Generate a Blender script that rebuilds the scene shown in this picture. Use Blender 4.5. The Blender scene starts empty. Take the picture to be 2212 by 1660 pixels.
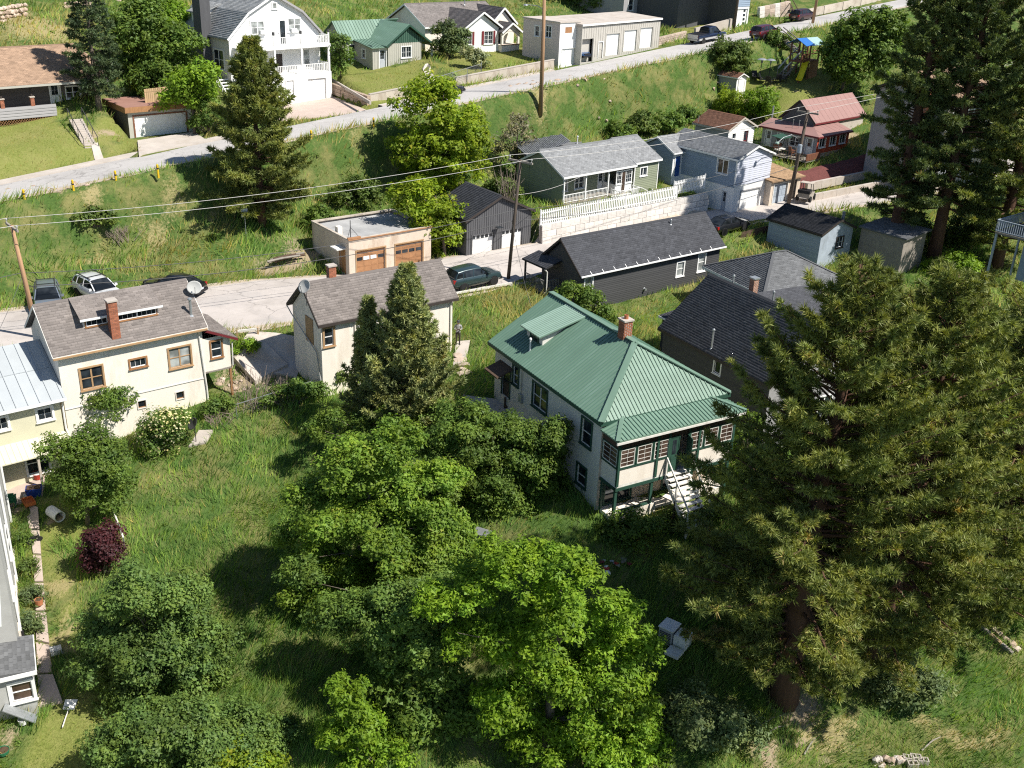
import bpy, bmesh, math, random
import numpy as np
from mathutils import Vector, Matrix
# ------------------------------------------------------------------ camera, sky, sun, exposure
random.seed(7)
RNG = np.random.default_rng(11)
SC = bpy.context.scene
COL = SC.collection
F, PIT, ROLL, CAMH = 1045.0, math.radians(24.49), math.radians(2.41), 26.5
_cp, _sp, _cr, _sr = math.cos(PIT), math.sin(PIT), math.cos(ROLL), math.sin(ROLL)
CW = np.array([0, _cp, -_sp]); _r0 = np.array([1., 0, 0]); _u0 = np.array([0, _sp, _cp])
CR = _cr * _r0 + _sr * _u0; CU = -_sr * _r0 + _cr * _u0
cam = bpy.data.cameras.new('camera'); camo = bpy.data.objects.new('camera', cam); COL.objects.link(camo)
cam.sensor_width = 36.0; cam.lens = F / 1024 * 36.0; cam.clip_start = 0.5; cam.clip_end = 3000
mw = Matrix(((CR[0], CU[0], -CW[0], 0), (CR[1], CU[1], -CW[1], 0), (CR[2], CU[2], -CW[2], CAMH), (0, 0, 0, 1)))
camo.matrix_world = mw
SC.camera = camo
SUN_AZ, SUN_EL = math.radians(-21), math.radians(51)
wd = bpy.data.worlds.new('World'); SC.world = wd; wd.use_nodes = True
nt = wd.node_tree
sky = nt.nodes.new('ShaderNodeTexSky'); sky.sky_type = 'NISHITA'; sky.sun_disc = False
sky.sun_elevation = SUN_EL; sky.sun_rotation = math.pi / 2 - SUN_AZ; sky.altitude = 1500; sky.air_density = 1.0; sky.dust_density = 0.6
bg = nt.nodes['Background']; bg.inputs['Strength'].default_value = 0.08
nt.links.new(sky.outputs[0], bg.inputs['Color'])
sl = bpy.data.lights.new('sun', 'SUN'); so = bpy.data.objects.new('sun', sl); COL.objects.link(so)
sl.energy = 4.8; sl.angle = math.radians(0.53); sl.color = (1.0, 0.955, 0.88)
sd = Vector((math.cos(SUN_AZ) * math.cos(SUN_EL), math.sin(SUN_AZ) * math.cos(SUN_EL), math.sin(SUN_EL)))
so.rotation_euler = sd.to_track_quat('Z', 'Y').to_euler(); so.location = (40, 20, 80)
vs = SC.view_settings; vs.view_transform = 'Standard'; vs.look = 'None'; vs.exposure = 0.63; vs.gamma = 1.0; vs.use_curve_mapping = False
SC.cycles.max_bounces = 5; SC.cycles.diffuse_bounces = 3; SC.cycles.glossy_bounces = 2; SC.cycles.transparent_max_bounces = 4; SC.cycles.transmission_bounces = 2
SC.cycles.use_denoising = False; SC.cycles.filter_width = 1.15
S22 = 2212 / 1024.0
def ray(px, py):
    u, v = px / S22, py / S22
    return ((u - 512) / F) * CR - ((v - 384) / F) * CU + CW
def at(px, py, z):
    "the point of height z seen at a spot of the photograph (2212 wide)"
    d = ray(px, py); t = (z - CAMH) / d[2]
    return np.array([t * d[0], t * d[1], z])
def atd(px, py, dist):
    d = ray(px, py); t = dist / math.hypot(d[0], d[1])
    return np.array([t * d[0], t * d[1], CAMH + t * d[2]])
# ------------------------------------------------------------------ materials
MATS = {}
def new_mat(name):
    m = bpy.data.materials.new(name); m.use_nodes = True
    MATS[name] = m
    n = m.node_tree.nodes; l = m.node_tree.links
    return m, n, l, n['Principled BSDF']
def mixc(n, l, fac, a, b, blend='MIX'):
    x = n.new('ShaderNodeMix'); x.data_type = 'RGBA'; x.blend_type = blend
    for s, val in ((x.inputs[0], fac), (x.inputs[6], a), (x.inputs[7], b)):
        if hasattr(val, 'links') or hasattr(val, 'is_linked'): l.new(val, s)
        elif isinstance(val, (int, float)): s.default_value = val
        else: s.default_value = (*val[:3], 1)
    return x.outputs[2]
def noise(n, l, scale, detail=4, rough=.6, vec=None, coord='Object', stretch=None):
    t = n.new('ShaderNodeTexNoise'); t.inputs['Scale'].default_value = scale; t.inputs['Detail'].default_value = detail; t.inputs['Roughness'].default_value = rough
    if vec is None:
        c = n.new('ShaderNodeTexCoord'); vec = c.outputs[coord]
    if stretch:
        mp = n.new('ShaderNodeMapping'); mp.inputs['Scale'].default_value = stretch; l.new(vec, mp.inputs['Vector']); vec = mp.outputs[0]
    l.new(vec, t.inputs['Vector'])
    return t.outputs['Fac']
def ramp(n, l, fac, stops):
    r = n.new('ShaderNodeValToRGB'); e = r.color_ramp.elements
    while len(e) > 1: e.remove(e[-1])
    e[0].position = stops[0][0]; e[0].color = (*stops[0][1], 1) if not isinstance(stops[0][1], (int, float)) else (stops[0][1],) * 3 + (1,)
    for p, c in stops[1:]:
        x = e.new(p); x.color = (*c, 1) if not isinstance(c, (int, float)) else (c, c, c, 1)
    l.new(fac, r.inputs[0]); return r.outputs[0]
def M(name, col, rough=.75, var=.12, scale=2.0, bump=0., bscale=30., metal=0., spec=.3, rnd=.12, attr=0., stain=None, stain_amt=.0, stain_scale=.8, stretch=None, coat=0.):
    "plain painted / mineral surface: colour with blotches, wear and fine relief; attr uses the per-face value of the mesh"
    m, n, l, p = new_mat(name)
    f = noise(n, l, scale, 6, .65, stretch=stretch)
    f2 = ramp(n, l, f, [(.3, 0.), (.7, 1.)])
    a = tuple(c * (1 - var) for c in col); b = tuple(min(1, c * (1 + var)) for c in col)
    c = mixc(n, l, f2, a, b)
    if stain:
        s = noise(n, l, stain_scale, 5, .7, stretch=stretch or (1, 1, .35))
        s = ramp(n, l, s, [(.5, 0.), (.72, stain_amt)])
        c = mixc(n, l, s, c, stain)
    if rnd:
        oi = n.new('ShaderNodeObjectInfo')
        mr = n.new('ShaderNodeMapRange'); mr.inputs[3].default_value = 1 - rnd; mr.inputs[4].default_value = 1 + rnd * .6
        l.new(oi.outputs['Random'], mr.inputs[0])
        c = mixc(n, l, 1.0, c, mr.outputs[0], 'MULTIPLY')
    if attr:
        at_ = n.new('ShaderNodeAttribute'); at_.attribute_name = 'v'
        mr = n.new('ShaderNodeMapRange'); mr.inputs[3].default_value = 1 - attr; mr.inputs[4].default_value = 1 + attr
        l.new(at_.outputs['Fac'], mr.inputs[0])
        c = mixc(n, l, 1.0, c, mr.outputs[0], 'MULTIPLY')
    l.new(c, p.inputs['Base Color'])
    rr = n.new('ShaderNodeMapRange'); rr.inputs[3].default_value = max(.02, rough - .1); rr.inputs[4].default_value = min(1, rough + .1); l.new(f, rr.inputs[0]); l.new(rr.outputs[0], p.inputs['Roughness'])
    p.inputs['Metallic'].default_value = metal; p.inputs['Specular IOR Level'].default_value = spec
    if coat: p.inputs['Coat Weight'].default_value = coat; p.inputs['Coat Roughness'].default_value = .06
    if bump:
        bn = n.new('ShaderNodeBump'); bn.inputs['Strength'].default_value = bump; bn.inputs['Distance'].default_value = .02
        l.new(noise(n, l, bscale, 4, .7), bn.inputs['Height']); l.new(bn.outputs[0], p.inputs['Normal'])
    return m
def leafmat(name, lo, hi, old=None, trans=.35, rough=.55, spec=.25, oldpos=.93):
    "foliage: colour runs from lo to hi by the leaf's own value, part of the light passes through"
    m, n, l, p = new_mat(name)
    a = n.new('ShaderNodeAttribute'); a.attribute_name = 'v'
    st = [(0., lo), (.75, hi)]
    if old: st = [(0., lo), (min(.75, oldpos - .1), hi), (oldpos, hi), (1., old)]
    c = ramp(n, l, a.outputs['Fac'], st)
    big = ramp(n, l, noise(n, l, .35, 3, .6), [(.35, .72), (.65, 1.18)])
    c = mixc(n, l, 1.0, c, big, 'MULTIPLY')
    c = mixc(n, l, ramp(n, l, noise(n, l, 1.1, 4, .7), [(.42, 0.), (.62, .8)]), c, mixc(n, l, 1.0, c, (1.35, 1.12, .75), 'MULTIPLY'))
    l.new(c, p.inputs['Base Color']); p.inputs['Roughness'].default_value = rough; p.inputs['Specular IOR Level'].default_value = spec
    if trans:
        t = n.new('ShaderNodeBsdfTranslucent'); c2 = mixc(n, l, 1.0, c, (1.25, 1.3, .6), 'MULTIPLY'); l.new(c2, t.inputs['Color'])
        mx = n.new('ShaderNodeMixShader'); mx.inputs[0].default_value = trans
        l.new(p.outputs[0], mx.inputs[1]); l.new(t.outputs[0], mx.inputs[2]); l.new(mx.outputs[0], n['Material Output'].inputs['Surface'])
    return m
def cracked(name):
    "wandering cracks and sealed joints worked into a paving material"
    n = MATS[name].node_tree.nodes; l = MATS[name].node_tree.links; p = n['Principled BSDF']; src = p.inputs['Base Color'].links[0].from_socket
    tc = n.new('ShaderNodeTexCoord'); w = n.new('ShaderNodeVectorMath'); w.operation = 'MULTIPLY_ADD'; nz = n.new('ShaderNodeTexNoise'); nz.inputs['Scale'].default_value = .6; nz.inputs['Detail'].default_value = 5; l.new(tc.outputs['Object'], nz.inputs['Vector']); l.new(nz.outputs['Color'], w.inputs[0]); w.inputs[1].default_value = (2.2, 2.2, 2.2); l.new(tc.outputs['Object'], w.inputs[2])
    for sc, wd, k in ((.13, .005, .6), (.4, .006, .38)):
        v = n.new('ShaderNodeTexVoronoi'); v.feature = 'DISTANCE_TO_EDGE'; v.inputs['Scale'].default_value = sc; l.new(w.outputs[0], v.inputs['Vector'])
        src = mixc(n, l, ramp(n, l, v.outputs['Distance'], [(wd * .4, k), (wd, 0.)]), src, (.13, .12, .11))
    src = mixc(n, l, ramp(n, l, noise(n, l, .22, 3, .5), [(.56, 0.), (.575, .3)]), src, (.36, .34, .325))
    l.new(src, p.inputs['Base Color'])
def glassmat(name, col=(.012, .016, .02), rough=.06):
    m, n, l, p = new_mat(name)
    f = noise(n, l, 1.3, 2, .5)
    c = mixc(n, l, ramp(n, l, f, [(.4, 0.), (.65, 1.)]), col, tuple(x * 2.6 + .01 for x in col))
    l.new(c, p.inputs['Base Color']); p.inputs['Roughness'].default_value = rough; p.inputs['Specular IOR Level'].default_value = .5
    bn = n.new('ShaderNodeBump'); bn.inputs['Strength'].default_value = .06; l.new(noise(n, l, 2.5, 2), bn.inputs['Height']); l.new(bn.outputs[0], p.inputs['Normal'])
    return m
# ------------------------------------------------------------------ mesh builder
class MB:
    def __init__(s): s.v = []; s.f = []; s.a = []
    def poly(s, pts, a=.5):
        i = len(s.v); s.v += [tuple(map(float, q)) for q in pts]; s.f.append(tuple(range(i, i + len(pts)))); s.a.append(a)
    def box(s, x0, x1, y0, y1, z0, z1, a=.5, skip=()):
        P = [(x0, y0, z0), (x1, y0, z0), (x1, y1, z0), (x0, y1, z0), (x0, y0, z1), (x1, y0, z1), (x1, y1, z1), (x0, y1, z1)]
        i = len(s.v); s.v += P
        for k, q in enumerate(((0, 3, 2, 1), (4, 5, 6, 7), (0, 1, 5, 4), (1, 2, 6, 5), (2, 3, 7, 6), (3, 0, 4, 7))):
            if k in skip: continue
            s.f.append(tuple(i + j for j in q)); s.a.append(a)
        return s
    def hexa(s, P, a=.5):
        "eight corners: bottom ring 0-3, top ring 4-7"
        i = len(s.v); s.v += [tuple(map(float, q)) for q in P]
        for q in ((0, 3, 2, 1), (4, 5, 6, 7), (0, 1, 5, 4), (1, 2, 6, 5), (2, 3, 7, 6), (3, 0, 4, 7)):
            s.f.append(tuple(i + j for j in q)); s.a.append(a)
        return s
    def beam(s, p, q, w, h, up=(0, 0, 1), a=.5):
        "a bar from p to q, w wide, h high"
        p = Vector(p); q = Vector(q); d = (q - p)
        if d.length < 1e-6: return s
        d.normalize(); u = Vector(up)
        sd_ = d.cross(u)
        if sd_.length < 1e-4: sd_ = d.cross(Vector((1, 0, 0)))
        sd_.normalize(); u = sd_.cross(d); x = sd_ * w / 2; y = u * h / 2
        return s.hexa([p - x - y, p + x - y, q + x - y, q - x - y, p - x + y, p + x + y, q + x + y, q - x + y], a)
    def tube(s, pts, rad, n=6, cap=True, a=.5):
        pts = [Vector(q) for q in pts]
        if isinstance(rad, (int, float)): rad = [rad] * len(pts)
        base = len(s.v); ref = Vector((0, 0, 1))
        for k, q in enumerate(pts):
            d = (pts[min(k + 1, len(pts) - 1)] - pts[max(k - 1, 0)])
            if d.length < 1e-7: d = Vector((0, 0, 1))
            d.normalize(); r = ref if abs(d.z) < .95 else Vector((1, 0, 0))
            x = d.cross(r).normalized(); y = x.cross(d)
            for j in range(n):
                t = 2 * math.pi * j / n; s.v.append(tuple(q + (x * math.cos(t) + y * math.sin(t)) * rad[k]))
        for k in range(len(pts) - 1):
            for j in range(n):
                b = base + k * n; s.f.append((b + j, b + (j + 1) % n, b + n + (j + 1) % n, b + n + j)); s.a.append(a)
        if cap:
            s.f.append(tuple(base + j for j in range(n))[::-1]); s.a.append(a)
            b = base + (len(pts) - 1) * n; s.f.append(tuple(b + j for j in range(n))); s.a.append(a)
        return s
    def lathe(s, prof, c=(0, 0, 0), n=16, axis='z', a=.5, cap=True):
        "profile of (radius, height) turned about an axis through c"
        base = len(s.v)
        for r, h in prof:
            for j in range(n):
                t = 2 * math.pi * j / n; x, y = r * math.cos(t), r * math.sin(t)
                q = (x, y, h) if axis == 'z' else ((x, h, y) if axis == 'y' else (h, x, y))
                s.v.append((c[0] + q[0], c[1] + q[1], c[2] + q[2]))
        for k in range(len(prof) - 1):
            for j in range(n):
                b = base + k * n; s.f.append((b + j, b + (j + 1) % n, b + n + (j + 1) % n, b + n + j)); s.a.append(a)
        if cap:
            s.f.append(tuple(base + j for j in range(n))[::-1]); s.a.append(a)
            b = base + (len(prof) - 1) * n; s.f.append(tuple(b + j for j in range(n))); s.a.append(a)
        return s
    def prism(s, poly, vec, a=.5):
        "flat polygon (3d points) pushed along vec"
        n = len(poly); i = len(s.v); v = Vector(vec)
        s.v += [tuple(map(float, q)) for q in poly] + [tuple(Vector(q) + v) for q in poly]
        s.f.append(tuple(range(i, i + n))[::-1]); s.a.append(a); s.f.append(tuple(range(i + n, i + 2 * n))); s.a.append(a)
        for j in range(n):
            k = (j + 1) % n; s.f.append((i + j, i + k, i + n + k, i + n + j)); s.a.append(a)
        return s
    def mesh(s, name):
        me = bpy.data.meshes.new(name); me.from_pydata(s.v, [], s.f)
        if any(x != .5 for x in s.a):
            at_ = me.attributes.new('v', 'FLOAT', 'FACE'); at_.data.foreach_set('value', np.array(s.a, np.float32))
        me.validate(); me.update(); return me
    def build(s, name, mat, parent=None, kind=None, label=None, smooth=False, fix=True):
        me = s.mesh(name)
        if fix:
            b = bmesh.new(); b.from_mesh(me); bmesh.ops.recalc_face_normals(b, faces=b.faces); b.to_mesh(me); b.free()
        return link(name, me, mat, parent, kind, label, smooth)
def link(name, me, mat, parent=None, kind=None, label=None, smooth=False):
    o = bpy.data.objects.new(name, me); COL.objects.link(o)
    if mat is not None and not me.materials: me.materials.append(MATS[mat] if isinstance(mat, str) else mat)
    if parent is not None: o.parent = parent
    if kind: o['kind'] = kind
    if label: o['label'] = label
    if smooth: me.polygons.foreach_set('use_smooth', [True] * len(me.polygons))
    return o
def np_mesh(name, V, Q, vals=None, tri=False):
    "mesh from numpy: V (n,3), Q (m,4 or 3)"
    me = bpy.data.meshes.new(name); k = Q.shape[1]; m = len(Q)
    me.vertices.add(len(V)); me.vertices.foreach_set('co', V.astype(np.float32).ravel())
    me.loops.add(m * k); me.loops.foreach_set('vertex_index', Q.astype(np.int32).ravel())
    me.polygons.add(m); me.polygons.foreach_set('loop_start', np.arange(m, dtype=np.int32) * k)
    try: me.polygons.foreach_set('loop_total', np.full(m, k, np.int32))
    except Exception: pass
    if vals is not None:
        a = me.attributes.new('v', 'FLOAT', 'FACE'); a.data.foreach_set('value', vals.astype(np.float32))
    me.update(calc_edges=True); return me
def thing(name, label, cat, loc=(0, 0, 0), az=0., group=None):
    o = bpy.data.objects.new(name, None); COL.objects.link(o); o.empty_display_size = .2
    o.location = [float(c) for c in loc]; o.rotation_euler = (0, 0, math.radians(az)); o['label'] = label; o['category'] = cat
    if group: o['group'] = group
    return o
def tag(o, label, cat, group=None):
    o['label'] = label; o['category'] = cat
    if group: o['group'] = group
    return o
_unit = {}
def pb(name, mat, parent, x0, x1, y0, y1, z0, z1, rot=None, loc=None, label=None):
    "a box piece that shares one unit-cube mesh per material"
    key = (name, mat)
    if key not in _unit:
        b = MB().box(-.5, .5, -.5, .5, -.5, .5); me = b.mesh(name); me.materials.append(MATS[mat]); _unit[key] = me
    o = bpy.data.objects.new(name, _unit[key]); COL.objects.link(o); o.parent = parent
    o.location = ((x0 + x1) / 2, (y0 + y1) / 2, (z0 + z1) / 2); o.scale = (abs(x1 - x0), abs(y1 - y0), abs(z1 - z0))
    if label: o['label'] = label
    return o
def pbeam(name, mat, parent, p, q, w, h, up=(0, 0, 1)):
    "the same, laid from p to q"
    key = (name, mat)
    if key not in _unit:
        b = MB().box(-.5, .5, -.5, .5, -.5, .5); me = b.mesh(name); me.materials.append(MATS[mat]); _unit[key] = me
    p = Vector(p); q = Vector(q); d = q - p; L = d.length; d.normalize(); u = Vector(up); s = u.cross(d)
    if s.length < 1e-4: s = Vector((1, 0, 0)).cross(d)
    s.normalize(); u = d.cross(s)
    m = Matrix(((d.x, s.x, u.x), (d.y, s.y, u.y), (d.z, s.z, u.z)))
    o = bpy.data.objects.new(name, _unit[key]); COL.objects.link(o); o.parent = parent
    o.location = (p + q) / 2; o.rotation_euler = m.to_euler(); o.scale = (L, w, h)
    return o
def copy_tree(o, parent=None):
    c = o.copy(); COL.objects.link(c); c.parent = parent
    for ch in list(o.children): copy_tree(ch, c)
    return c
# ------------------------------------------------------------------ surface colours
M('asphalt', (.455, .435, .415), .9, .10, .5, bump=.3, bscale=60, rnd=0, stain=(.31, .295, .28), stain_amt=.85, stain_scale=.25, stretch=(1, 1, 1))
M('asphalt_old', (.475, .43, .395), .9, .10, .5, bump=.3, bscale=60, rnd=0, stain=(.35, .315, .285), stain_amt=.85, stain_scale=.3, stretch=(1, 1, 1))
cracked('asphalt'); cracked('asphalt_old')
M('gravel', (.44, .37, .29), .95, .22, 3, bump=.5, bscale=25, rnd=0)
M('tar', (.16, .15, .145), .85, .1, rnd=0)
M('concrete', (.47, .42, .37), .9, .12, .8, bump=.25, bscale=30, rnd=.06, stain=(.33, .27, .21), stain_amt=.6, stain_scale=.7)
M('concrete_pink', (.47, .38, .325), .9, .09, .8, bump=.2, rnd=.04, stain=(.40, .31, .25), stain_amt=.5, stain_scale=.5)
M('concrete_wall', (.50, .44, .37), .9, .15, .7, bump=.3, rnd=.05, stain=(.22, .165, .12), stain_amt=.75, stain_scale=1.3, stretch=(1, 1, .3))
M('limestone', (.67, .63, .58), .9, .14, 2.5, bump=.6, bscale=12, rnd=.14)
M('stone', (.42, .32, .24), .9, .2, 3, bump=.6, bscale=9, rnd=.25)
M('stone_pale', (.50, .40, .32), .9, .2, 3, bump=.6, bscale=9, rnd=.25)
M('stucco_cream', (.79, .725, .63), .92, .05, .7, bump=.5, bscale=45, rnd=0, stain=(.58, .50, .40), stain_amt=.6, stain_scale=1.1, stretch=(1, 1, .25))
M('stucco_white', (.66, .635, .58), .92, .06, .7, bump=.3, bscale=70, rnd=0, stain=(.5, .45, .38), stain_amt=.4, stain_scale=.6, stretch=(1, 1, .25))
M('stucco_tan', (.62, .52, .42), .92, .1, .9, bump=.35, bscale=60, rnd=0, stain=(.36, .25, .17), stain_amt=.7, stain_scale=.8, stretch=(1, 1, .3))
M('stucco_pink', (.62, .53, .49), .92, .05, .7, bump=.2, rnd=0)
M('stucco_yellow', (.60, .575, .42), .92, .06, .8, bump=.3, bscale=60, rnd=0)
M('stucco_grey', (.40, .40, .38), .9, .1, 1, bump=.2, rnd=0)
M('white', (.78, .775, .755), .6, .04, 1.5, rnd=.03)
M('white_worn', (.70, .675, .62), .75, .1, 3, bump=.1, rnd=.06, stain=(.42, .36, .29), stain_amt=.6, stain_scale=2.5)
M('garage_white', (.80, .80, .78), .55, .03, 1, rnd=.02, stain=(.62, .6, .56), stain_amt=.3, stain_scale=1.2)
M('black_siding', (.062, .062, .063), .65, .12, 2, rnd=.12)
M('black_wall', (.05, .05, .051), .7, .12, 2, rnd=.1)
M('charcoal_panel', (.10, .10, .105), .7, .15, 2, rnd=.18, stretch=(4, 4, .5))
M('grey_board', (.26, .25, .235), .85, .2, 2, rnd=.25, bump=.2, stretch=(4, 4, .6))
M('blue_siding', (.255, .32, .40), .7, .05, 2, rnd=.05)
M('pale_blue_siding', (.36, .41, .47), .75, .12, 2, rnd=.1, stain=(.24, .26, .28), stain_amt=.5, stain_scale=2)
M('lavender_siding', (.56, .58, .66), .7, .04, 2, rnd=.04)
M('sage_siding', (.25, .275, .195), .75, .06, 2, rnd=.06)
M('beige_siding', (.44, .425, .37), .7, .06, 2, rnd=.05)
M('beige_panel', (.46, .435, .39), .7, .06, 2, rnd=.03)
M('brown_siding', (.115, .10, .09), .75, .12, 2, rnd=.1)
M('grey_siding', (.33, .32, .32), .75, .1, 2, rnd=.06)
M('tan_siding', (.45, .40, .34), .75, .1, 2, rnd=.06)
M('red_board', (.42, .075, .035), .75, .12, 1.5, rnd=.08, stain=(.30, .06, .035), stain_amt=.5)
M('maroon', (.16, .025, .03), .6, .1, 2)
M('wood_brown', (.30, .155, .07), .7, .2, 3, rnd=.15, bump=.2, stretch=(3, 3, .7))
M('wood_orange', (.36, .185, .09), .65, .15, 2, rnd=.1)
M('wood_raw', (.46, .32, .18), .8, .2, 3, rnd=.22, bump=.2, stretch=(4, 4, .6))
M('wood_dark', (.10, .065, .045), .85, .25, 3, rnd=.2, bump=.3, stretch=(3, 3, .4))
M('wood_grey', (.27, .24, .205), .85, .2, 3, rnd=.2, bump=.2)
M('deck_red', (.20, .085, .05), .7, .15, 3, rnd=.15)
M('trim_tan', (.38, .24, .125), .7, .12, 3, rnd=.06)
M('trim_green', (.028, .075, .052), .6, .15, 3, rnd=.08)
M('trim_dark', (.05, .04, .035), .7, .15, 3, rnd=.06)
M('brick', (.36, .135, .075), .9, .2, 4, rnd=.3, bump=.4)
M('brick_pale', (.42, .22, .14), .9, .2, 4, rnd=.3, bump=.4)
M('mortar', (.36, .31, .27), .95, .1, 4, rnd=0)
M('metal_green', (.145, .232, .172), .45, .12, .7, rnd=.03, spec=.4, stain=(.21, .31, .25), stain_amt=.75, stain_scale=.9, stretch=(2.2, .35, .35))
M('metal_green_dark', (.11, .20, .15), .42, .05, .6, rnd=.05, spec=.4)
M('metal_green_pale', (.30, .42, .35), .45, .06, .8, rnd=.05, spec=.4)
M('metal_grey_blue', (.37, .395, .405), .45, .06, .6, rnd=.04, spec=.4, stain=(.44, .47, .48), stain_amt=.5, stain_scale=.4, stretch=(1, 1, 1))
M('metal_rose', (.31, .18, .16), .5, .05, .6, rnd=.03, spec=.35)
M('metal_cream', (.62, .585, .43), .5, .06, 1, rnd=.03)
M('galv', (.42, .44, .45), .4, .12, 3, metal=.6, rnd=.05)
M('steel_dark', (.05, .05, .052), .5, .15, 3, rnd=.06)
M('black_plastic', (.018, .018, .02), .5, .1, 3, rnd=.05)
for nm, c in dict(shingle_taupe=(.205, .18, .165), shingle_grey=(.23, .235, .24), shingle_charcoal=(.07, .072, .08), shingle_slate=(.135, .138, .142), shingle_black=(.035, .036, .04), shingle_tan=(.31, .21, .145), shingle_brown=(.23, .12, .08), shingle_mix=(.19, .17, .16), shingle_light=(.38, .385, .38), shingle_cedar=(.30, .20, .12)).items():
    M(nm, c, .95, .10, .9, bump=.5, bscale=120, rnd=0, attr=.24, stain=tuple(x * 1.22 for x in c), stain_amt=.5, stain_scale=.6, stretch=(1, 1, 1), spec=.15)
    M(nm + '_base', tuple(x * .8 for x in c), .95, .1, 2, rnd=0)
M('roof_flat', (.36, .36, .355), .9, .2, .6, rnd=0, stain=(.16, .155, .15), stain_amt=.8, stain_scale=.5, stretch=(1, 1, 1))
M('roof_rust', (.30, .165, .13), .85, .1, .7, rnd=0, stain=(.24, .12, .09), stain_amt=.5, stain_scale=.4, stretch=(1, 1, 1))
M('lawn_edge', (.12, .17, .03), .95, .2, 3, rnd=0)
M('dirt', (.36, .26, .165), .95, .2, 2, bump=.4, rnd=.1)
M('mulch', (.13, .045, .04), .95, .3, 6, bump=.8, bscale=20, rnd=0)
M('bark_pine', (.115, .062, .04), .95, .3, 3, bump=1., bscale=7, rnd=.1, stretch=(2, 2, .5))
M('bark_grey', (.14, .115, .09), .95, .25, 4, bump=.7, bscale=14, rnd=.1, stretch=(2, 2, .5))
M('twig', (.26, .205, .165), .95, .2, 4, rnd=.1)
M('pole_wood', (.36, .215, .12), .85, .2, 2, rnd=.1, bump=.3, stretch=(4, 4, .3), stain=(.24, .19, .15), stain_amt=.8, stain_scale=.8)
M('pole_dark', (.10, .078, .062), .85, .2, 2, rnd=.1, bump=.3, stretch=(4, 4, .3))
M('wire', (.55, .53, .5), .6, 0, rnd=.1)
M('wire_dark', (.10, .10, .10), .6, 0, rnd=.1)
M('yellow', (.70, .45, .02), .6, .1, 3, rnd=.05)
M('slide_yellow', (.80, .66, .02), .35, .04, 3, rnd=0)
M('tarp_blue', (.03, .14, .42), .5, .08, 3, rnd=0)
M('tarp_aqua', (.30, .44, .43), .5, .08, 3, rnd=0)
M('blue_plastic', (.015, .045, .22), .4, .08, 3)
M('red_plastic', (.42, .05, .03), .5, .1, 3)
M('orange_plastic', (.60, .17, .05), .5, .1, 3)
M('green_plastic', (.03, .16, .08), .5, .1, 3)
M('terracotta', (.45, .17, .08), .8, .1, 5)
M('soil', (.09, .055, .035), .95, .2, 6, bump=.5)
M('door_blue', (.03, .10, .33), .5, .05, 3)
M('door_grey', (.40, .42, .45), .55, .05, 3)
M('curtain', (.52, .48, .42), .9, .15, 6, stretch=(8, 8, .3))
glassmat('glass'); glassmat('glass_pale', (.16, .17, .165), .12); glassmat('glass_brown', (.05, .032, .024), .08)
glassmat('car_glass', (.008, .01, .012), .03)
for nm, c in dict(car_teal=(.03, .055, .06), car_white=(.72, .73, .74), car_grey=(.17, .20, .24), car_black=(.012, .013, .016), car_navy=(.012, .022, .055), car_maroon=(.085, .012, .022), car_wine=(.05, .012, .014), car_blue=(.03, .09, .22), car_silver=(.46, .46, .45), car_red=(.35, .03, .03)).items():
    M(nm, c, .3, .02, 1, rnd=0, metal=.25, spec=.5, coat=.8)
M('tyre', (.018, .018, .018), .85, .1, 5); M('rim', (.35, .355, .36), .35, .05, 5, metal=.7); M('lamp_red', (.35, .015, .012), .25, 0); M('lamp_white', (.65, .66, .68), .2, 0); M('skin', (.45, .27, .19), .6, .05, 8, rnd=0); M('plate', (.6, .62, .66), .5, .02)
# ------------------------------------------------------------------ terrain
def lerp_list(L, n):
    L = np.array(L, float); d = np.r_[0, np.cumsum(np.linalg.norm(np.diff(L[:, :2], axis=0), axis=1))]
    s = np.linspace(0, d[-1], n); return np.stack([np.interp(s, d, L[:, k]) for k in range(L.shape[1])], 1)
# upper road: centre line from its two seen edges, smoothed
_lo = [at(*p) for p in ((0, 430, 5.5), (330, 365, 6.25), (680, 292, 7.4), (1000, 228, 8.8), (1200, 180, 9.9), (1420, 130, 11.3), (1620, 86, 12.7), (1930, 21, 15.0))]
_hi = [at(*p) for p in ((0, 392, 5.55), (300, 338, 6.3), (455, 304, 6.75), (700, 264, 7.5), (860, 228, 8.2), (1050, 190, 9.1), (1240, 144, 10.3), (1415, 105, 11.4), (1600, 66, 12.8), (1930, 8, 15.2))]
def polyfit(pts, deg):
    p = np.array(pts); return np.polyfit(p[:, 0], p[:, 1], deg), np.polyfit(p[:, 0], p[:, 2], 2)
_cl, _zl = polyfit(_lo, 2); _ch, _zh = polyfit(_hi, 2)
def edge(c, z, xs):
    return np.stack([xs, np.polyval(c, xs), np.polyval(z, xs)], 1)
XS = np.linspace(-75, 95, 90)
UP_LO = edge(_cl, _zl, XS); UP_HI = edge(_ch, _zh, XS + 0)
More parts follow.
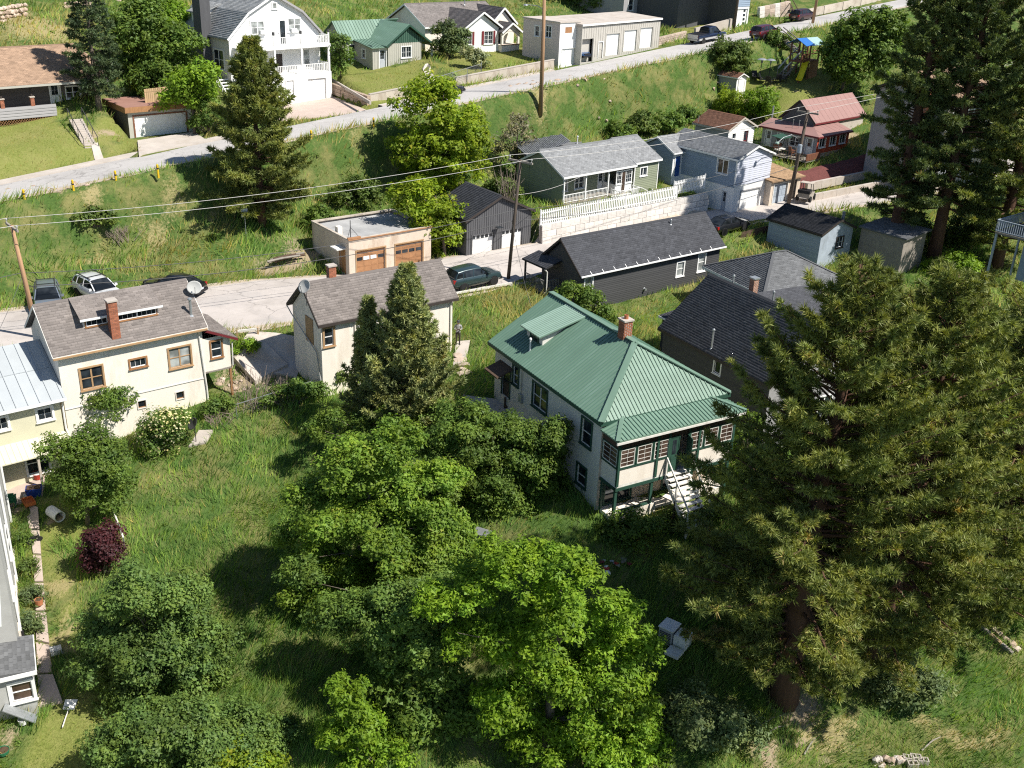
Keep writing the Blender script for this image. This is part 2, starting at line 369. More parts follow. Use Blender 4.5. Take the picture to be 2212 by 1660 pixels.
# make the two edges share their height across the road
UP_HI[:, 1] += 1.1 * np.clip((-24 - XS) / 8, 0, 1)
UP_HI[:, 2] = UP_LO[:, 2] + .12
UP_C = (UP_LO + UP_HI) / 2
ST_FAR = lerp_list([(-75, 51, -1.6), (-50, 62, -1.0), (-36, 67.9, -.6), (-27.6, 71.8, -.4), (-19.8, 75.4, -.1), (-13.2, 77.2, 0), (-7.2, 81.4, .1), (1, 86.2, .4), (9.4, 91.6, .7), (16.5, 96.4, .95), (22, 100.2, 1.15), (34.3, 105.8, 1.8), (60, 122, 3.2), (95, 143, 5)], 120)
ST_NEAR = lerp_list([(-72, 44, -1.6), (-47, 55, -1.0), (-32.8, 61.1, -.6), (-24.5, 63.9, -.45), (-15.1, 67.3, -.1), (-9.5, 70.6, 0), (-4.5, 74, 0), (1.2, 77.9, .1), (9.5, 85.4, .4), (16.2, 91.2, .6), (24, 96.2, 1), (37, 101.5, 1.8), (62, 117, 3.2), (97, 138, 5)], 120)
CTRL = [at(*p) for p in (
 (480, 905, -2.5), (430, 960, -3.2), (600, 1000, -4.0), (690, 880, -2.3), (450, 1200, -5.3), (550, 1400, -6.9), (600, 1640, -8.6), (90, 1100, -4.7), (60, 1010, -4.2), (100, 1300, -6.0), (100, 1500, -7.3), (10, 1640, -8.0), (250, 1000, -3.9),
 (1000, 850, -.55), (1000, 760, -1.0), (1060, 700, -.5), (1230, 1090, -2.6), (1310, 1125, -2.75), (1560, 1080, -3.0), (1250, 1300, -4.6), (1430, 1390, -5.6), (1690, 1510, -7), (1950, 1600, -7.9), (2200, 1450, -7), (1100, 1660, -9), (1150, 1450, -7.2), (850, 1350, -6.2), (900, 1000, -3.0), (1050, 1050, -3.0), (780, 1150, -5.2),
 (650, 800, -2.0), (560, 760, -1.6), (530, 870, -2.5), (720, 830, -2.2), (820, 860, -2.2), (960, 790, -1.5), (1330, 690, -1.3), (1400, 690, -1.4), (1640, 590, -.9), (1560, 560, -.5), (1800, 560, -.6), (1700, 760, -2.6), (1950, 900, -4), (2200, 900, -3.5), (2200, 600, -1.0), (2000, 560, -.4), (2200, 1150, -5),
 (100, 530, 2.0), (300, 480, 2.2), (450, 420, 3.2), (300, 560, .6), (560, 480, 2.3), (640, 540, .8), (700, 440, 2.6), (800, 380, 3.6), (680, 500, 1.2), (880, 380, 4.0), (1000, 300, 5.2), (1100, 400, 2.3), (1130, 330, 3.9), (1300, 240, 5.8), (1260, 285, 4.2), (1500, 180, 8.4), (1420, 280, 4.9), (1350, 275, 4.7), (1560, 196, 7.6), (1480, 235, 6.2), (1620, 190, 8.0), (1700, 190, 8.6), (1760, 175, 9.0), (1660, 250, 5.8), (1600, 115, 10.8), (1690, 100, 12.0), (1800, 180, 9.0), (1900, 120, 11.3), (2100, 150, 10.5),
 (1480, 300, 4.2), (1620, 300, 4.0), (1800, 345, 3.5), (1770, 378, 3.0), (1900, 340, 3.6), (2100, 330, 4.0),
 (0, 250, 8.3), (100, 248, 8.4), (150, 242, 8.6), (230, 300, 6.8), (215, 240, 8.6), (90, 340, 6.3), (120, 290, 7.4), (10, 330, 6.7), (440, 250, 7.6), (460, 200, 9.2), (680, 195, 7.6), (740, 150, 9.6), (930, 140, 10.2), (930, 60, 11.8), (1150, 100, 11.0), (1420, 50, 12.4), (1500, 30, 13.2))]
CTRL += [atd(*p) for p in ((20, 60, 112), (60, 30, 120), (150, 20, 124), (300, 8, 128), (360, 40, 122), (760, 40, 138), (850, 5, 150), (1000, 30, 150), (1000, 85, 136), (1250, 25, 155), (1320, 60, 145), (1550, -10, 165))]
CTRL += [(-75, 30, -6), (-60, 10, -9), (0, 0, -10), (60, 10, -9), (90, 60, -4), (75, 90, 0), (90, 110, 3), (-90, 110, 16), (-60, 140, 26), (0, 190, 34), (60, 220, 36), (120, 200, 30), (-120, 60, 2), (-200, 200, 50), (0, 350, 80), (250, 350, 70), (250, 0, 0), (0, -200, -10), (-250, -100, -6), (-300, 300, 70), (300, -150, -6), (-40, 45, -6.5), (40, 40, -6), (45, 60, -3.6)]
for P in (UP_LO[::4], UP_HI[::4], ST_FAR[::5], ST_NEAR[::5]): CTRL += [tuple(q) for q in P]
CTRL = np.array([tuple(map(float, c)) for c in CTRL])
def _rbf_fit(P, lam=.35):
    X = P[:, :2]; n = len(X); D = np.linalg.norm(X[:, None] - X[None], axis=2)
    A = np.zeros((n + 3, n + 3)); A[:n, :n] = -D - lam * np.eye(n) * -1; A[:n, :n] = D - lam * np.eye(n); A[:n, n] = 1; A[:n, n + 1:] = X; A[n, :n] = 1; A[n + 1:, :n] = X.T
    return np.linalg.solve(A, np.r_[P[:, 2], 0, 0, 0])
_w = _rbf_fit(CTRL)
def _rbf(x, y):
    out = np.empty(len(x)); X = CTRL[:, :2]
    for i in range(0, len(x), 20000):
        q = np.stack([x[i:i + 20000], y[i:i + 20000]], 1); D = np.sqrt(((q[:, None] - X[None]) ** 2).sum(2))
        out[i:i + 20000] = D @ _w[:-3] + _w[-3] + q @ _w[-2:]
    return out
def in_poly(x, y, poly):
    c = np.zeros(len(x), bool); n = len(poly)
    for i in range(n):
        x0, y0 = poly[i][:2]; x1, y1 = poly[(i + 1) % n][:2]
        if y0 == y1: continue
        c ^= ((y0 > y) != (y1 > y)) & (x < (x1 - x0) * (y - y0) / (y1 - y0) + x0)
    return c
def strip_dist(x, y, A, B):
    "signed distance outside a road strip (0 inside) and the road's height at the nearest station"
    C = (A + B) / 2; best = np.full(len(x), 1e9); zz = np.zeros(len(x))
    for i in range(len(C) - 1):
        p = C[i, :2]; d = C[i + 1, :2] - p; L2 = d @ d
        t = np.clip(((x - p[0]) * d[0] + (y - p[1]) * d[1]) / L2, 0, 1)
        qx = x - p[0] - t * d[0]; qy = y - p[1] - t * d[1]
        hw = np.linalg.norm(A[i, :2] - B[i, :2]) / 2 * (1 - t) + np.linalg.norm(A[i + 1, :2] - B[i + 1, :2]) / 2 * t
        # true half width across
        nrm = np.array([-d[1], d[0]]) / math.sqrt(L2); hw = abs((A[i, :2] - B[i, :2]) @ nrm) / 2
        D = np.hypot(qx, qy) - hw; m = D < best
        best[m] = D[m]; zz[m] = (C[i, 2] + t * (C[i + 1, 2] - C[i, 2]))[m]
    return best, zz
TERRACE = []      # (polygon, z at its points as plane coefficients, soft edge)
def add_terrace(poly, zs):
    P = np.array(poly, float); A = np.c_[P[:, :2], np.ones(len(P))]; co = np.linalg.lstsq(A, np.array(zs, float), rcond=None)[0]
    TERRACE.append((P, co))
def loc2w(o, az, p):
    a = math.radians(az); c, s = math.cos(a), math.sin(a); return (o[0] + c * p[0] - s * p[1], o[1] + s * p[0] + c * p[1])
def height(x, y, noise_=True):
    x = np.atleast_1d(np.asarray(x, float)); y = np.atleast_1d(np.asarray(y, float))
    z = _rbf(x, y)
    if noise_: z = z + .10 * np.sin(x * .9 + 1.3 * np.sin(y * .7)) * np.sin(y * .8 + .6 * np.sin(x * .5)) + .05 * np.sin(x * 2.3 + y * 1.1) * np.sin(y * 2.1 - x * .6)
    for A, B in ((UP_LO, UP_HI), (ST_FAR, ST_NEAR)):
        d, rz = strip_dist(x, y, A, B)
        if A is UP_LO: rz = np.interp(x, XS, UP_C[:, 2])
        w = np.clip((d - 1.3) / 2.4, 0, 1); w = w * w * (3 - 2 * w)
        z = z * w + (rz - .05) * (1 - w)
    for P, co in TERRACE:
        m = in_poly(x, y, P); z[m] = x[m] * co[0] + y[m] * co[1] + co[2]
    return z
def hz(x, y): return float(height([x], [y])[0])
# ------------------------------------------------------------------ terraces held by walls, then the ground sheet
CW0, CW1 = at(1171, 528, .4), at(1530, 455, 1.0)          # block wall under the cottage, foot at the street
def off(p, q, d):
    "shift the line p-q sideways by d (away from the camera for d>0)"
    v = np.array([q[0] - p[0], q[1] - p[1]]); v = v / np.linalg.norm(v); n = np.array([-v[1], v[0]])
    return np.array([p[0] + n[0] * d, p[1] + n[1] * d]), np.array([q[0] + n[0] * d, q[1] + n[1] * d])
_a, _b = off(CW0, CW1, .55); _c, _d = off(CW0, CW1, 9.5)
add_terrace([_a, _b, _d, _c], [1.98, 2.62, 2.35, 3.0])
GW0, GW1 = at(798, 229.5, 7.75), at(966, 195, 8.62)       # concrete wall below the small green-roofed house
BW0, BW1 = at(984, 191, 8.72), at(1195, 151, 9.95)        # concrete wall below the white bungalow
_a, _b = off(GW0, GW1, .5); _c, _d = off(GW0, GW1, 8)
add_terrace([_a, _b, _d, _c], [8.75, 9.35, 9.7, 9.9])
_a, _b = off(BW0, BW1, .5); _c, _d = off(BW0, BW1, 9)
add_terrace([_a, _b, _d, _c], [9.75, 10.55, 10.5, 10.8])
_tg = lambda x, y: loc2w((-35.12, 93.28), 41.34, (x, y))
add_terrace([_tg(-.6, -2.6), _tg(7.2, -2.6), _tg(7.2, 6), _tg(-.6, 6)], [6.32, 6.45, 6.5, 6.45])
DR1 = [at(300, 334, 6.36), at(448, 304, 6.74), at(420, 284, 6.66), at(297, 303, 6.56)]; DR2 = [at(598, 263, 7.25), at(800, 241, 7.8), at(708, 202, 7.66), at(612, 214, 7.56)]
for _q in (DR1, DR2): _c = sum(_q) / 4; add_terrace([_c + (p - _c) * 1.12 for p in _q], [p[2] - .1 for p in _q])
gx = np.concatenate([np.linspace(-900, -80, 14)[:-1], np.arange(-80, -45, 1.5), np.arange(-45, 70, .65), np.arange(70, 100, 2.), np.linspace(100, 900, 14)])
gy = np.concatenate([np.linspace(-700, 10, 14)[:-1], np.arange(10, 25, 2.), np.arange(25, 135, .65), np.arange(135, 200, 1.6), np.linspace(200, 1500, 18)])
GX, GY = np.meshgrid(gx, gy); _z = height(GX.ravel(), GY.ravel())
V = np.stack([GX.ravel(), GY.ravel(), _z], 1); nx_, ny_ = len(gx), len(gy)
ii = np.arange(nx_ * ny_).reshape(ny_, nx_)
Q = np.stack([ii[:-1, :-1], ii[:-1, 1:], ii[1:, 1:], ii[1:, :-1]], -1).reshape(-1, 4)
def gz(x, y):
    i = np.clip(np.searchsorted(gx, x) - 1, 0, len(gx) - 2); j = np.clip(np.searchsorted(gy, y) - 1, 0, len(gy) - 2); Z = _z.reshape(ny_, nx_)
    fx = (x - gx[i]) / (gx[i + 1] - gx[i]); fy = (y - gy[j]) / (gy[j + 1] - gy[j]); return Z[j, i] * (1 - fx) * (1 - fy) + Z[j, i + 1] * fx * (1 - fy) + Z[j + 1, i] * (1 - fx) * fy + Z[j + 1, i + 1] * fx * fy
def hz(x, y): return float(gz(np.array([x]), np.array([y]))[0])
def gat(px, py, z0=0.):
    "ground point seen at a spot of the photograph: first place where the ray dips under the ground"
    d = ray(px, py); h = math.hypot(d[0], d[1]); D = np.linspace(28, 230, 900); zr = CAMH + d[2] / h * D; zg = gz(d[0] / h * D, d[1] / h * D); k = np.nonzero(zr < zg)[0]; k = k[0] if len(k) else 899
    x, y = d[0] / h * D[k], d[1] / h * D[k]; return np.array([x, y, hz(x, y)])
# what grows or lies where: lawn / dry straw / bare soil, blended from spots
LAWN = [[at(0, 375, 6), at(180, 345, 6), at(205, 345, 6.2), at(180, 265, 8.2), at(130, 240, 8.5), at(-120, 255, 8.4), at(-100, 390, 6)],
        [at(205, 338, 6.2), at(305, 318, 6.4), at(275, 270, 7), at(200, 265, 7.9)],
        [at(1590, 200, 7.6), at(1700, 225, 7.4), at(1810, 215, 7.6), at(1830, 170, 9.2), at(1650, 172, 8.7)],
        [at(715, 190, 8.9), at(800, 222, 8.9), at(945, 190, 9.3), at(935, 140, 9.9), at(720, 150, 9.7)],
        [at(945, 145, 9.9), at(985, 170, 9.8), at(1190, 130, 10.6), at(1120, 110, 10.7), at(1000, 110, 10.4)],
        [at(1400, 60, 12), at(1470, 85, 11.8), at(1580, 55, 12.8), at(1480, 20, 13)],
        [at(1400, 400, 2.8), at(1440, 415, 2.8), at(1480, 385, 3.1), at(1420, 375, 3.1)],
        [at(85, 1060, -4.6), at(175, 1120, -4.9), at(185, 1240, -5.6), at(150, 1350, -6.3), at(95, 1350, -6.3), at(80, 1150, -5)],
        [at(100, 1560, -8), at(300, 1560, -8), at(260, 1720, -9), at(0, 1720, -9)]]
DRY = [(at(600, 385, 4), 1.5), (at(200, 545, 1), 1.6), (at(330, 520, 1.4), 1.8), (at(460, 490, 2), 1.5), (at(120, 440, 4), 1.5), (at(780, 350, 4.6), 2.), (at(1150, 290, 5), 2.5), (at(1300, 250, 5.5), 3), (at(130, 1290, -5.9), 1.6), (at(115, 1390, -6.6), 1.4), (at(1830, 1550, -7.6), 1.8), (at(2080, 1590, -7.9), 1.2), (at(1720, 1580, -7.6), 2.), (at(60, 40, 15), 6), (at(840, 40, 14), 5), (at(1740, 195, 8.4), 1.2), (at(560, 320, 6), 2.)]
BARE = [(at(640, 565, .2), 2.6), (at(720, 540, .4), 1.8), (at(900, 555, .4), 1.2), (at(1010, 525, .5), 1.6), (at(90, 455, 3.8), 1.6), (at(180, 440, 4.), 1.6), (at(250, 410, 4.4), 1.2), (at(570, 830, -2.1), 2.2), (at(510, 830, -2.2), 1.5), (at(20, 1560, -7.7), 1.2), (at(50, 1110, -4.8), .8), (at(1700, 1640, -7.9), 1.0), (at(1800, 1650, -8), .9), (at(240, 285, 7.4), .8), (at(660, 640, -.2), 1), (at(1640, 200, 8.), 1.4), (at(1810, 330, 3), 2), (at(1690, 1520, -7), 1.6), (at(870, 1000, -3), 1.2)]
def mask_poly(x, y, polys, soft=1.):
    m = np.zeros(len(x))
    for P in polys: m[in_poly(x, y, P)] = 1
    return m
def mask_spot(x, y, spots):
    m = np.zeros(len(x))
    for c, r in spots: m = np.maximum(m, np.clip(1.25 - np.hypot(x - c[0], y - c[1]) / r, 0, 1))
    return m
def zones(x, y):
    x, y = x + 1.1 * np.sin(y * .9 + 2 * np.sin(x * .6)) + .5 * np.sin(y * 2.3 + x), y + 1.1 * np.sin(x * .8 + 2 * np.sin(y * .7)) + .5 * np.sin(x * 2.1 - y)
    return mask_poly(x, y, LAWN), mask_spot(x, y, DRY), mask_spot(x, y, BARE)
zl, zd, zb = zones(V[:, 0], V[:, 1])
me = np_mesh('ground', V, Q)
ca = me.attributes.new('zone', 'FLOAT_COLOR', 'POINT'); ca.data.foreach_set('color', np.stack([zl, zd, zb, np.ones_like(zl)], 1).astype(np.float32).ravel())
m_, n_, l_, p_ = new_mat('ground')
za = n_.new('ShaderNodeAttribute'); za.attribute_name = 'zone'; sep = n_.new('ShaderNodeSeparateColor'); l_.new(za.outputs['Color'], sep.inputs[0])
f1 = noise(n_, l_, .45, 6, .7); f2 = noise(n_, l_, 5, 5, .7); f3 = noise(n_, l_, 22, 4, .7)
wild = mixc(n_, l_, ramp(n_, l_, f2, [(.3, 0.), (.7, 1.)]), (.045, .09, .022), (.105, .165, .042))
wild = mixc(n_, l_, ramp(n_, l_, f1, [(.44, 0.), (.66, .8)]), wild, (.25, .225, .09))
lawn = mixc(n_, l_, ramp(n_, l_, f2, [(.3, 0.), (.7, 1.)]), (.15, .18, .04), (.235, .25, .075))
lawn = mixc(n_, l_, ramp(n_, l_, f1, [(.45, 0.), (.75, .55)]), lawn, (.32, .28, .12))
c_ = mixc(n_, l_, sep.outputs[0], wild, lawn)
def sm(fac, k):
    a = n_.new('ShaderNodeMath'); a.operation = 'ADD'; b = n_.new('ShaderNodeMath'); b.operation = 'MULTIPLY_ADD'
    l_.new(f2, b.inputs[0]); b.inputs[1].default_value = 1.6; b.inputs[2].default_value = -.95; l_.new(b.outputs[0], a.inputs[0]); l_.new(fac, a.inputs[1])
    return ramp(n_, l_, a.outputs[0], [(.25, 0.), (.62, k)])
c_ = mixc(n_, l_, sm(sep.outputs[1], .85), c_, (.36, .30, .15))
c_ = mixc(n_, l_, sm(sep.outputs[2], .95), c_, (.36, .285, .19))
c_ = mixc(n_, l_, ramp(n_, l_, f3, [(.3, .75), (.7, 1.15)]), (0, 0, 0), c_)
mm = n_.new('ShaderNodeMix'); mm.data_type = 'RGBA'
l_.new(c_, p_.inputs['Base Color']); p_.inputs['Roughness'].default_value = 1; p_.inputs['Specular IOR Level'].default_value = .05
bn = n_.new('ShaderNodeBump'); bn.inputs['Strength'].default_value = .9; bn.inputs['Distance'].default_value = .12; l_.new(f2, bn.inputs['Height']); l_.new(bn.outputs[0], p_.inputs['Normal'])
g = link('ground', me, 'ground', kind='structure', smooth=True)
# ------------------------------------------------------------------ roads
def offset_edge(E, d):
    t = np.gradient(E[:, :2], axis=0); t /= np.linalg.norm(t, axis=1)[:, None]; o = E.copy(); o[:, 0] -= t[:, 1] * d; o[:, 1] += t[:, 0] * d; return o
def strip(name, A, B, mat, lift=0., nc=6, crown=.05):
    n = len(A); t = np.linspace(0, 1, nc); V = (A[:, None] * (1 - t)[None, :, None] + B[:, None] * t[None, :, None]); V[:, :, 2] += lift + .012 + crown * (1 - (2 * t - 1) ** 2)[None]
    i = np.arange(n * nc).reshape(n, nc); Q = np.stack([i[:-1, :-1], i[:-1, 1:], i[1:, 1:], i[1:, :-1]], -1).reshape(-1, 4)
    me = np_mesh(name, V.reshape(-1, 3), Q); return link(name, me, mat, kind='structure', smooth=True)
strip('road', UP_LO, UP_HI, 'asphalt')
def shoulder(E, d0, d1, lift):
    t = np.linspace(0, 1, len(E)); wob = .35 * np.sin(t * 90) + .3 * np.sin(t * 211 + 1) + .2 * np.sin(t * 37); A = offset_edge(E, d0); B = offset_edge(E, d1); A[:, 2] += lift; q = B - A; B = A + q * (1 + wob * .5)[:, None]; B[:, 2] = [hz(x, y) + .0 for x, y in B[:, :2]]
    strip('road_shoulder', A, B, 'gravel', 0., 3, .0)
road2 = strip('road', ST_NEAR, ST_FAR, 'asphalt_old')
EXCL = []
def drape(name, pts, mat, lift=.05, thick=.2, sub=.5, kind='structure'):
    "a slab laid over the ground along a quad of plan points (a,b,c,d)"
    a, b, c, d = [np.array(p[:2], float) for p in pts]; EXCL.append([a, b, c, d])
    nu = max(2, int(np.linalg.norm(b - a) / sub) + 1); nv = max(2, int(np.linalg.norm(d - a) / sub) + 1)
    u = np.linspace(0, 1, nu); v = np.linspace(0, 1, nv); U, W_ = np.meshgrid(u, v)
    P = (a[None, None] * (1 - U)[..., None] * (1 - W_)[..., None] + b * (U * (1 - W_))[..., None] + c * (U * W_)[..., None] + d * ((1 - U) * W_)[..., None])
    if len(pts[0]) > 2:
        zz = [p[2] for p in pts]; Z = zz[0] * (1 - U) * (1 - W_) + zz[1] * U * (1 - W_) + zz[2] * U * W_ + zz[3] * (1 - U) * W_
    else: Z = height(P[..., 0].ravel(), P[..., 1].ravel()).reshape(U.shape) + lift + .03
    m = MB(); T = [[(P[j, i, 0], P[j, i, 1], Z[j, i]) for i in range(nu)] for j in range(nv)]
    for j in range(nv - 1):
        for i in range(nu - 1): m.poly([T[j][i], T[j][i + 1], T[j + 1][i + 1], T[j + 1][i]])
    low = lambda q: (q[0], q[1], q[2] - thick)
    ring = [T[0][i] for i in range(nu)] + [T[j][-1] for j in range(1, nv)] + [T[-1][i] for i in range(nu - 2, -1, -1)] + [T[j][0] for j in range(nv - 2, 0, -1)]
    for k in range(len(ring)):
        p, q = ring[k], ring[(k + 1) % len(ring)]; m.poly([low(p), low(q), q, p])
    return m.build(name, mat, kind=kind)
# kerb + sidewalk on the uphill side of the upper road (left half), apron in front of the driveways
for _e, _d in ((UP_LO, -1), (ST_FAR, 1), (ST_NEAR, -1)): shoulder(lerp_list(_e, 260), -.1 * _d, .75 * _d, .004)
_s = UP_HI[(UP_HI[:, 0] > -62) & (UP_HI[:, 0] < -25)]
def slab_strip(name, A, B, mat, h, kind='structure'):
    m = MB(); n = len(A)
    for i in range(n - 1):
        a0, a1, b0, b1 = [tuple(q) for q in (A[i], A[i + 1], B[i], B[i + 1])]; up = lambda q: (q[0], q[1], q[2] + h)
        m.poly([up(a0), up(a1), up(b1), up(b0)]); m.poly([(a0[0], a0[1], a0[2] - .3), (a1[0], a1[1], a1[2] - .3), up(a1), up(a0)]); m.poly([(b0[0], b0[1], b0[2] - .3), (b1[0], b1[1], b1[2] - .3), up(b1), up(b0)])
    return m.build(name, mat, kind=kind)
slab_strip('pavement', offset_edge(_s, .02), offset_edge(_s, 1.15), 'concrete', .11)
_s2 = UP_HI[(UP_HI[:, 0] > -14) & (UP_HI[:, 0] < 4)]
slab_strip('pavement', offset_edge(_s2, .02), offset_edge(_s2, .75), 'concrete', .09)
# ------------------------------------------------------------------ building kit (local frame: x along the front, y away, z up)
class WF:
    "a wall's own frame: u along it, n out of it"
    def __init__(s, p0, p1):
        s.p = np.array(p0[:2], float); d = np.array(p1[:2], float) - s.p; s.L = float(np.linalg.norm(d)); s.d = d / s.L; s.n = np.array([s.d[1], -s.d[0]])
    def P(s, u, n, z): q = s.p + s.d * u + s.n * n; return (q[0], q[1], z)
    def box(s, m, u0, u1, n0, n1, z0, z1, a=.5):
        m.hexa([s.P(u0, n0, z0), s.P(u1, n0, z0), s.P(u1, n1, z0), s.P(u0, n1, z0), s.P(u0, n0, z1), s.P(u1, n0, z1), s.P(u1, n1, z1), s.P(u0, n1, z1)], a); return m
def wall(par, p0, p1, z0, z1, mat, holes=(), apex=None, at_=.5, depth=.14, name='wall'):
    w = WF(p0, p1); m = MB(); us = sorted({0., w.L, *[h[0] for h in holes], *[h[1] for h in holes]}); zs = sorted({z0, z1, *[h[2] for h in holes], *[h[3] for h in holes]})
    for i in range(len(us) - 1):
        for j in range(len(zs) - 1):
            uc, zc = (us[i] + us[i + 1]) / 2, (zs[j] + zs[j + 1]) / 2
            if any(h[0] < uc < h[1] and h[2] < zc < h[3] for h in holes): continue
            m.poly([w.P(us[i], 0, zs[j]), w.P(us[i + 1], 0, zs[j]), w.P(us[i + 1], 0, zs[j + 1]), w.P(us[i], 0, zs[j + 1])])
    if apex: m.poly([w.P(0, 0, z1), w.P(w.L, 0, z1), w.P(w.L * at_, 0, apex)])
    for u0, u1, a, b in [h[:4] for h in holes]:
        for (A, B) in (((u0, a), (u1, a)), ((u1, a), (u1, b)), ((u1, b), (u0, b)), ((u0, b), (u0, a))):
            m.poly([w.P(A[0], 0, A[1]), w.P(A[0], -depth, A[1]), w.P(B[0], -depth, B[1]), w.P(B[0], 0, B[1])])
        m.poly([w.P(u0, -depth - .3, a - .02), w.P(u1, -depth - .3, a - .02), w.P(u1, -depth - .3, b + .02), w.P(u0, -depth - .3, b + .02)])
    return m.build(name, mat, par, fix=False)
def window(par, p0, p1, r, casing='white', sash=None, glass='glass', cols=1, split=True, grid=None, cw=.1, proud=.05, sill=True, recess=.07, surface=False, name='window'):
    w = WF(p0, p1); u0, u1, z0, z1 = r[:4]; sash = sash or casing; m = MB()
    if surface: recess = -.015
    for q in ((u0 - cw, u1 + cw, z1, z1 + cw), (u0 - cw, u0, z0, z1), (u1, u1 + cw, z0, z1), (u0 - cw, u1 + cw, z0 - cw * (.5 if sill else 1), z0)): w.box(m, q[0], q[1], -.02, proud, q[2], q[3])
    o = m.build(name, casing, par)
    sw = .045; cwid = (u1 - u0) / cols; sm = MB()
    for c in range(cols):
        a, b = u0 + c * cwid, u0 + (c + 1) * cwid
        for q in ((a, a + sw, z0, z1), (b - sw, b, z0, z1), (a, b, z0, z0 + sw), (a, b, z1 - sw, z1)): w.box(sm, q[0], q[1], -recess - .02, -recess + .03, q[2], q[3])
        if split: w.box(sm, a, b, -recess - .02, -recess + .035, (z0 + z1) / 2 - .025, (z0 + z1) / 2 + .025)
        if grid:
            for k in range(1, grid[0]): x = a + (b - a) * k / grid[0]; w.box(sm, x - .009, x + .009, -recess - .015, -recess + .02, z0, z1)
            for k in range(1, grid[1]): y = z0 + (z1 - z0) * k / grid[1]; w.box(sm, a, b, -recess - .015, -recess + .018, y - .01, y + .01)
        ps = ((z0 + sw, (z0 + z1) / 2), ((z0 + z1) / 2, z1 - sw)) if split else ((z0 + sw, z1 - sw),)
        for (za, zb_) in ps: w.box(MBP := MB(), a + sw * .6, b - sw * .6, -recess - .015, -recess + .005, za, zb_); MBP.build('pane', glass, o)
    sm.build('sash', sash, o)
    if sill:
        s_ = MB(); w.box(s_, u0 - cw - .03, u1 + cw + .03, -.02, proud + .06, z0 - cw * .5 - .05, z0 - cw * .5); s_.build('sill', casing, o)
    return o
def door(par, p0, p1, r, mat='white', casing='white', panes=None, cw=.09, recess=.06, panels=2, glass='glass', name='door', surface=False):
    w = WF(p0, p1); u0, u1, z0, z1 = r[:4]
    if surface: recess = -.03
    m = MB(); w.box(m, u0, u1, -recess - .04, -recess, z0, z1)
    hgt = (z1 - z0) / panels if panels else 0
    for k in range(panels):
        a, b = z0 + hgt * k + .08, z0 + hgt * (k + 1) - .08
        if panes and k == panels - 1: continue
        w.box(m, u0 + .12, u1 - .12, -recess, -recess + .018, a, b)
    o = m.build(name, mat, par)
    c = MB()
    for q in ((u0 - cw, u1 + cw, z1, z1 + cw), (u0 - cw, u0, z0, z1), (u1, u1 + cw, z0, z1)): w.box(c, q[0], q[1], -.02, .05, q[2], q[3])
    c.build('door_frame', casing, o)
    if panes:
        nx, ny = panes; a, b = u0 + .14, u1 - .14; c0, c1 = z0 + (z1 - z0) * .5, z1 - .14
        for i in range(nx):
            for j in range(ny):
                q = MB(); w.box(q, a + (b - a) * i / nx + .012, a + (b - a) * (i + 1) / nx - .012, -recess - .01, -recess + .012, c0 + (c1 - c0) * j / ny + .012, c0 + (c1 - c0) * (j + 1) / ny - .012); q.build('pane', glass, o)
    h = MB(); q = w.P(u1 - .1, -recess + .05, z0 + (z1 - z0) * .47); h.lathe([(.0, -.03), (.035, -.02), (.035, .02), (0, .03)], q, 8); h.build('handle', 'steel_dark', o)
    return o
def garage_door(par, p0, p1, r, mat='garage_white', casing='white', rows=4, cols=4, lights=None, recess=.12, cw=.1, inset=True, glass='glass'):
    w = WF(p0, p1); u0, u1, z0, z1 = r[:4]
    m = MB(); w.box(m, u0, u1, -recess - .05, -recess - .012, z0, z1); o = m.build('garage_door', mat, par)
    h = (z1 - z0) / rows
    for k in range(rows):
        a, b = z0 + h * k + .008, z0 + h * (k + 1) - .008
        q = MB(); w.box(q, u0 + .01, u1 - .01, -recess - .012, -recess, a, b)
        cwid = (u1 - u0) / cols
        if inset and (lights is None or k != lights[0]):
            for c in range(cols): w.box(q, u0 + c * cwid + .07, u0 + (c + 1) * cwid - .07, -recess, -recess + .014, a + .07, b - .07)
        q.build('panel', mat, o)
        if lights is not None and k == lights[0]:
            for c in range(cols):
                if lights[1] and c not in lights[1]: continue
                g_ = MB(); w.box(g_, u0 + c * cwid + .06, u0 + (c + 1) * cwid - .06, -recess - .005, -recess + .012, a + .08, b - .08); g_.build('pane', glass, o)
    c = MB()
    for q in ((u0 - cw, u1 + cw, z1, z1 + cw), (u0 - cw, u0, z0, z1), (u1, u1 + cw, z0, z1)): w.box(c, q[0], q[1], -.02, .035, q[2], q[3])
    c.build('door_frame', casing, o)
    return o
def _spans(u0, u1, z, holes, pad):
    "free pieces of a course at height z"
    sp = [(u0, u1)]
    for h in holes:
        if h[2] - pad < z < h[3] + pad:
            n = []
            for a, b in sp:
                if h[0] - pad > a and h[0] - pad < b: n.append((a, h[0] - pad))
                if h[1] + pad < b and h[1] + pad > a: n.append((h[1] + pad, b))
                if not (h[0] - pad < b and h[1] + pad > a): n.append((a, b))
            sp = n
    return [s for s in sp if s[1] - s[0] > .06]
def siding(par, p0, p1, z0, z1, mat, expo=.2, holes=(), apex=None, at_=.5, pad=.1, name='siding_board', t=.03):
    w = WF(p0, p1); z = z0
    while z < (apex or z1) - expo * .5:
        zc = z + expo / 2; a, b = 0., w.L
        if zc > z1 and apex: k = (zc - z1) / (apex - z1); a, b = w.L * at_ * k, w.L - w.L * (1 - at_) * k
        elif zc > z1: break
        for s0, s1 in _spans(a, b, zc, holes, pad):
            q0, q1 = Vector(w.P(s0, t * .55, zc)), Vector(w.P(s1, t * .55, zc)); nn = Vector((w.n[0], w.n[1], .16)).normalized()
            pbeam(name, mat, par, q0, q1, t, expo * .985, up=(-nn.x * .15, -nn.y * .15, 1))
        z += expo
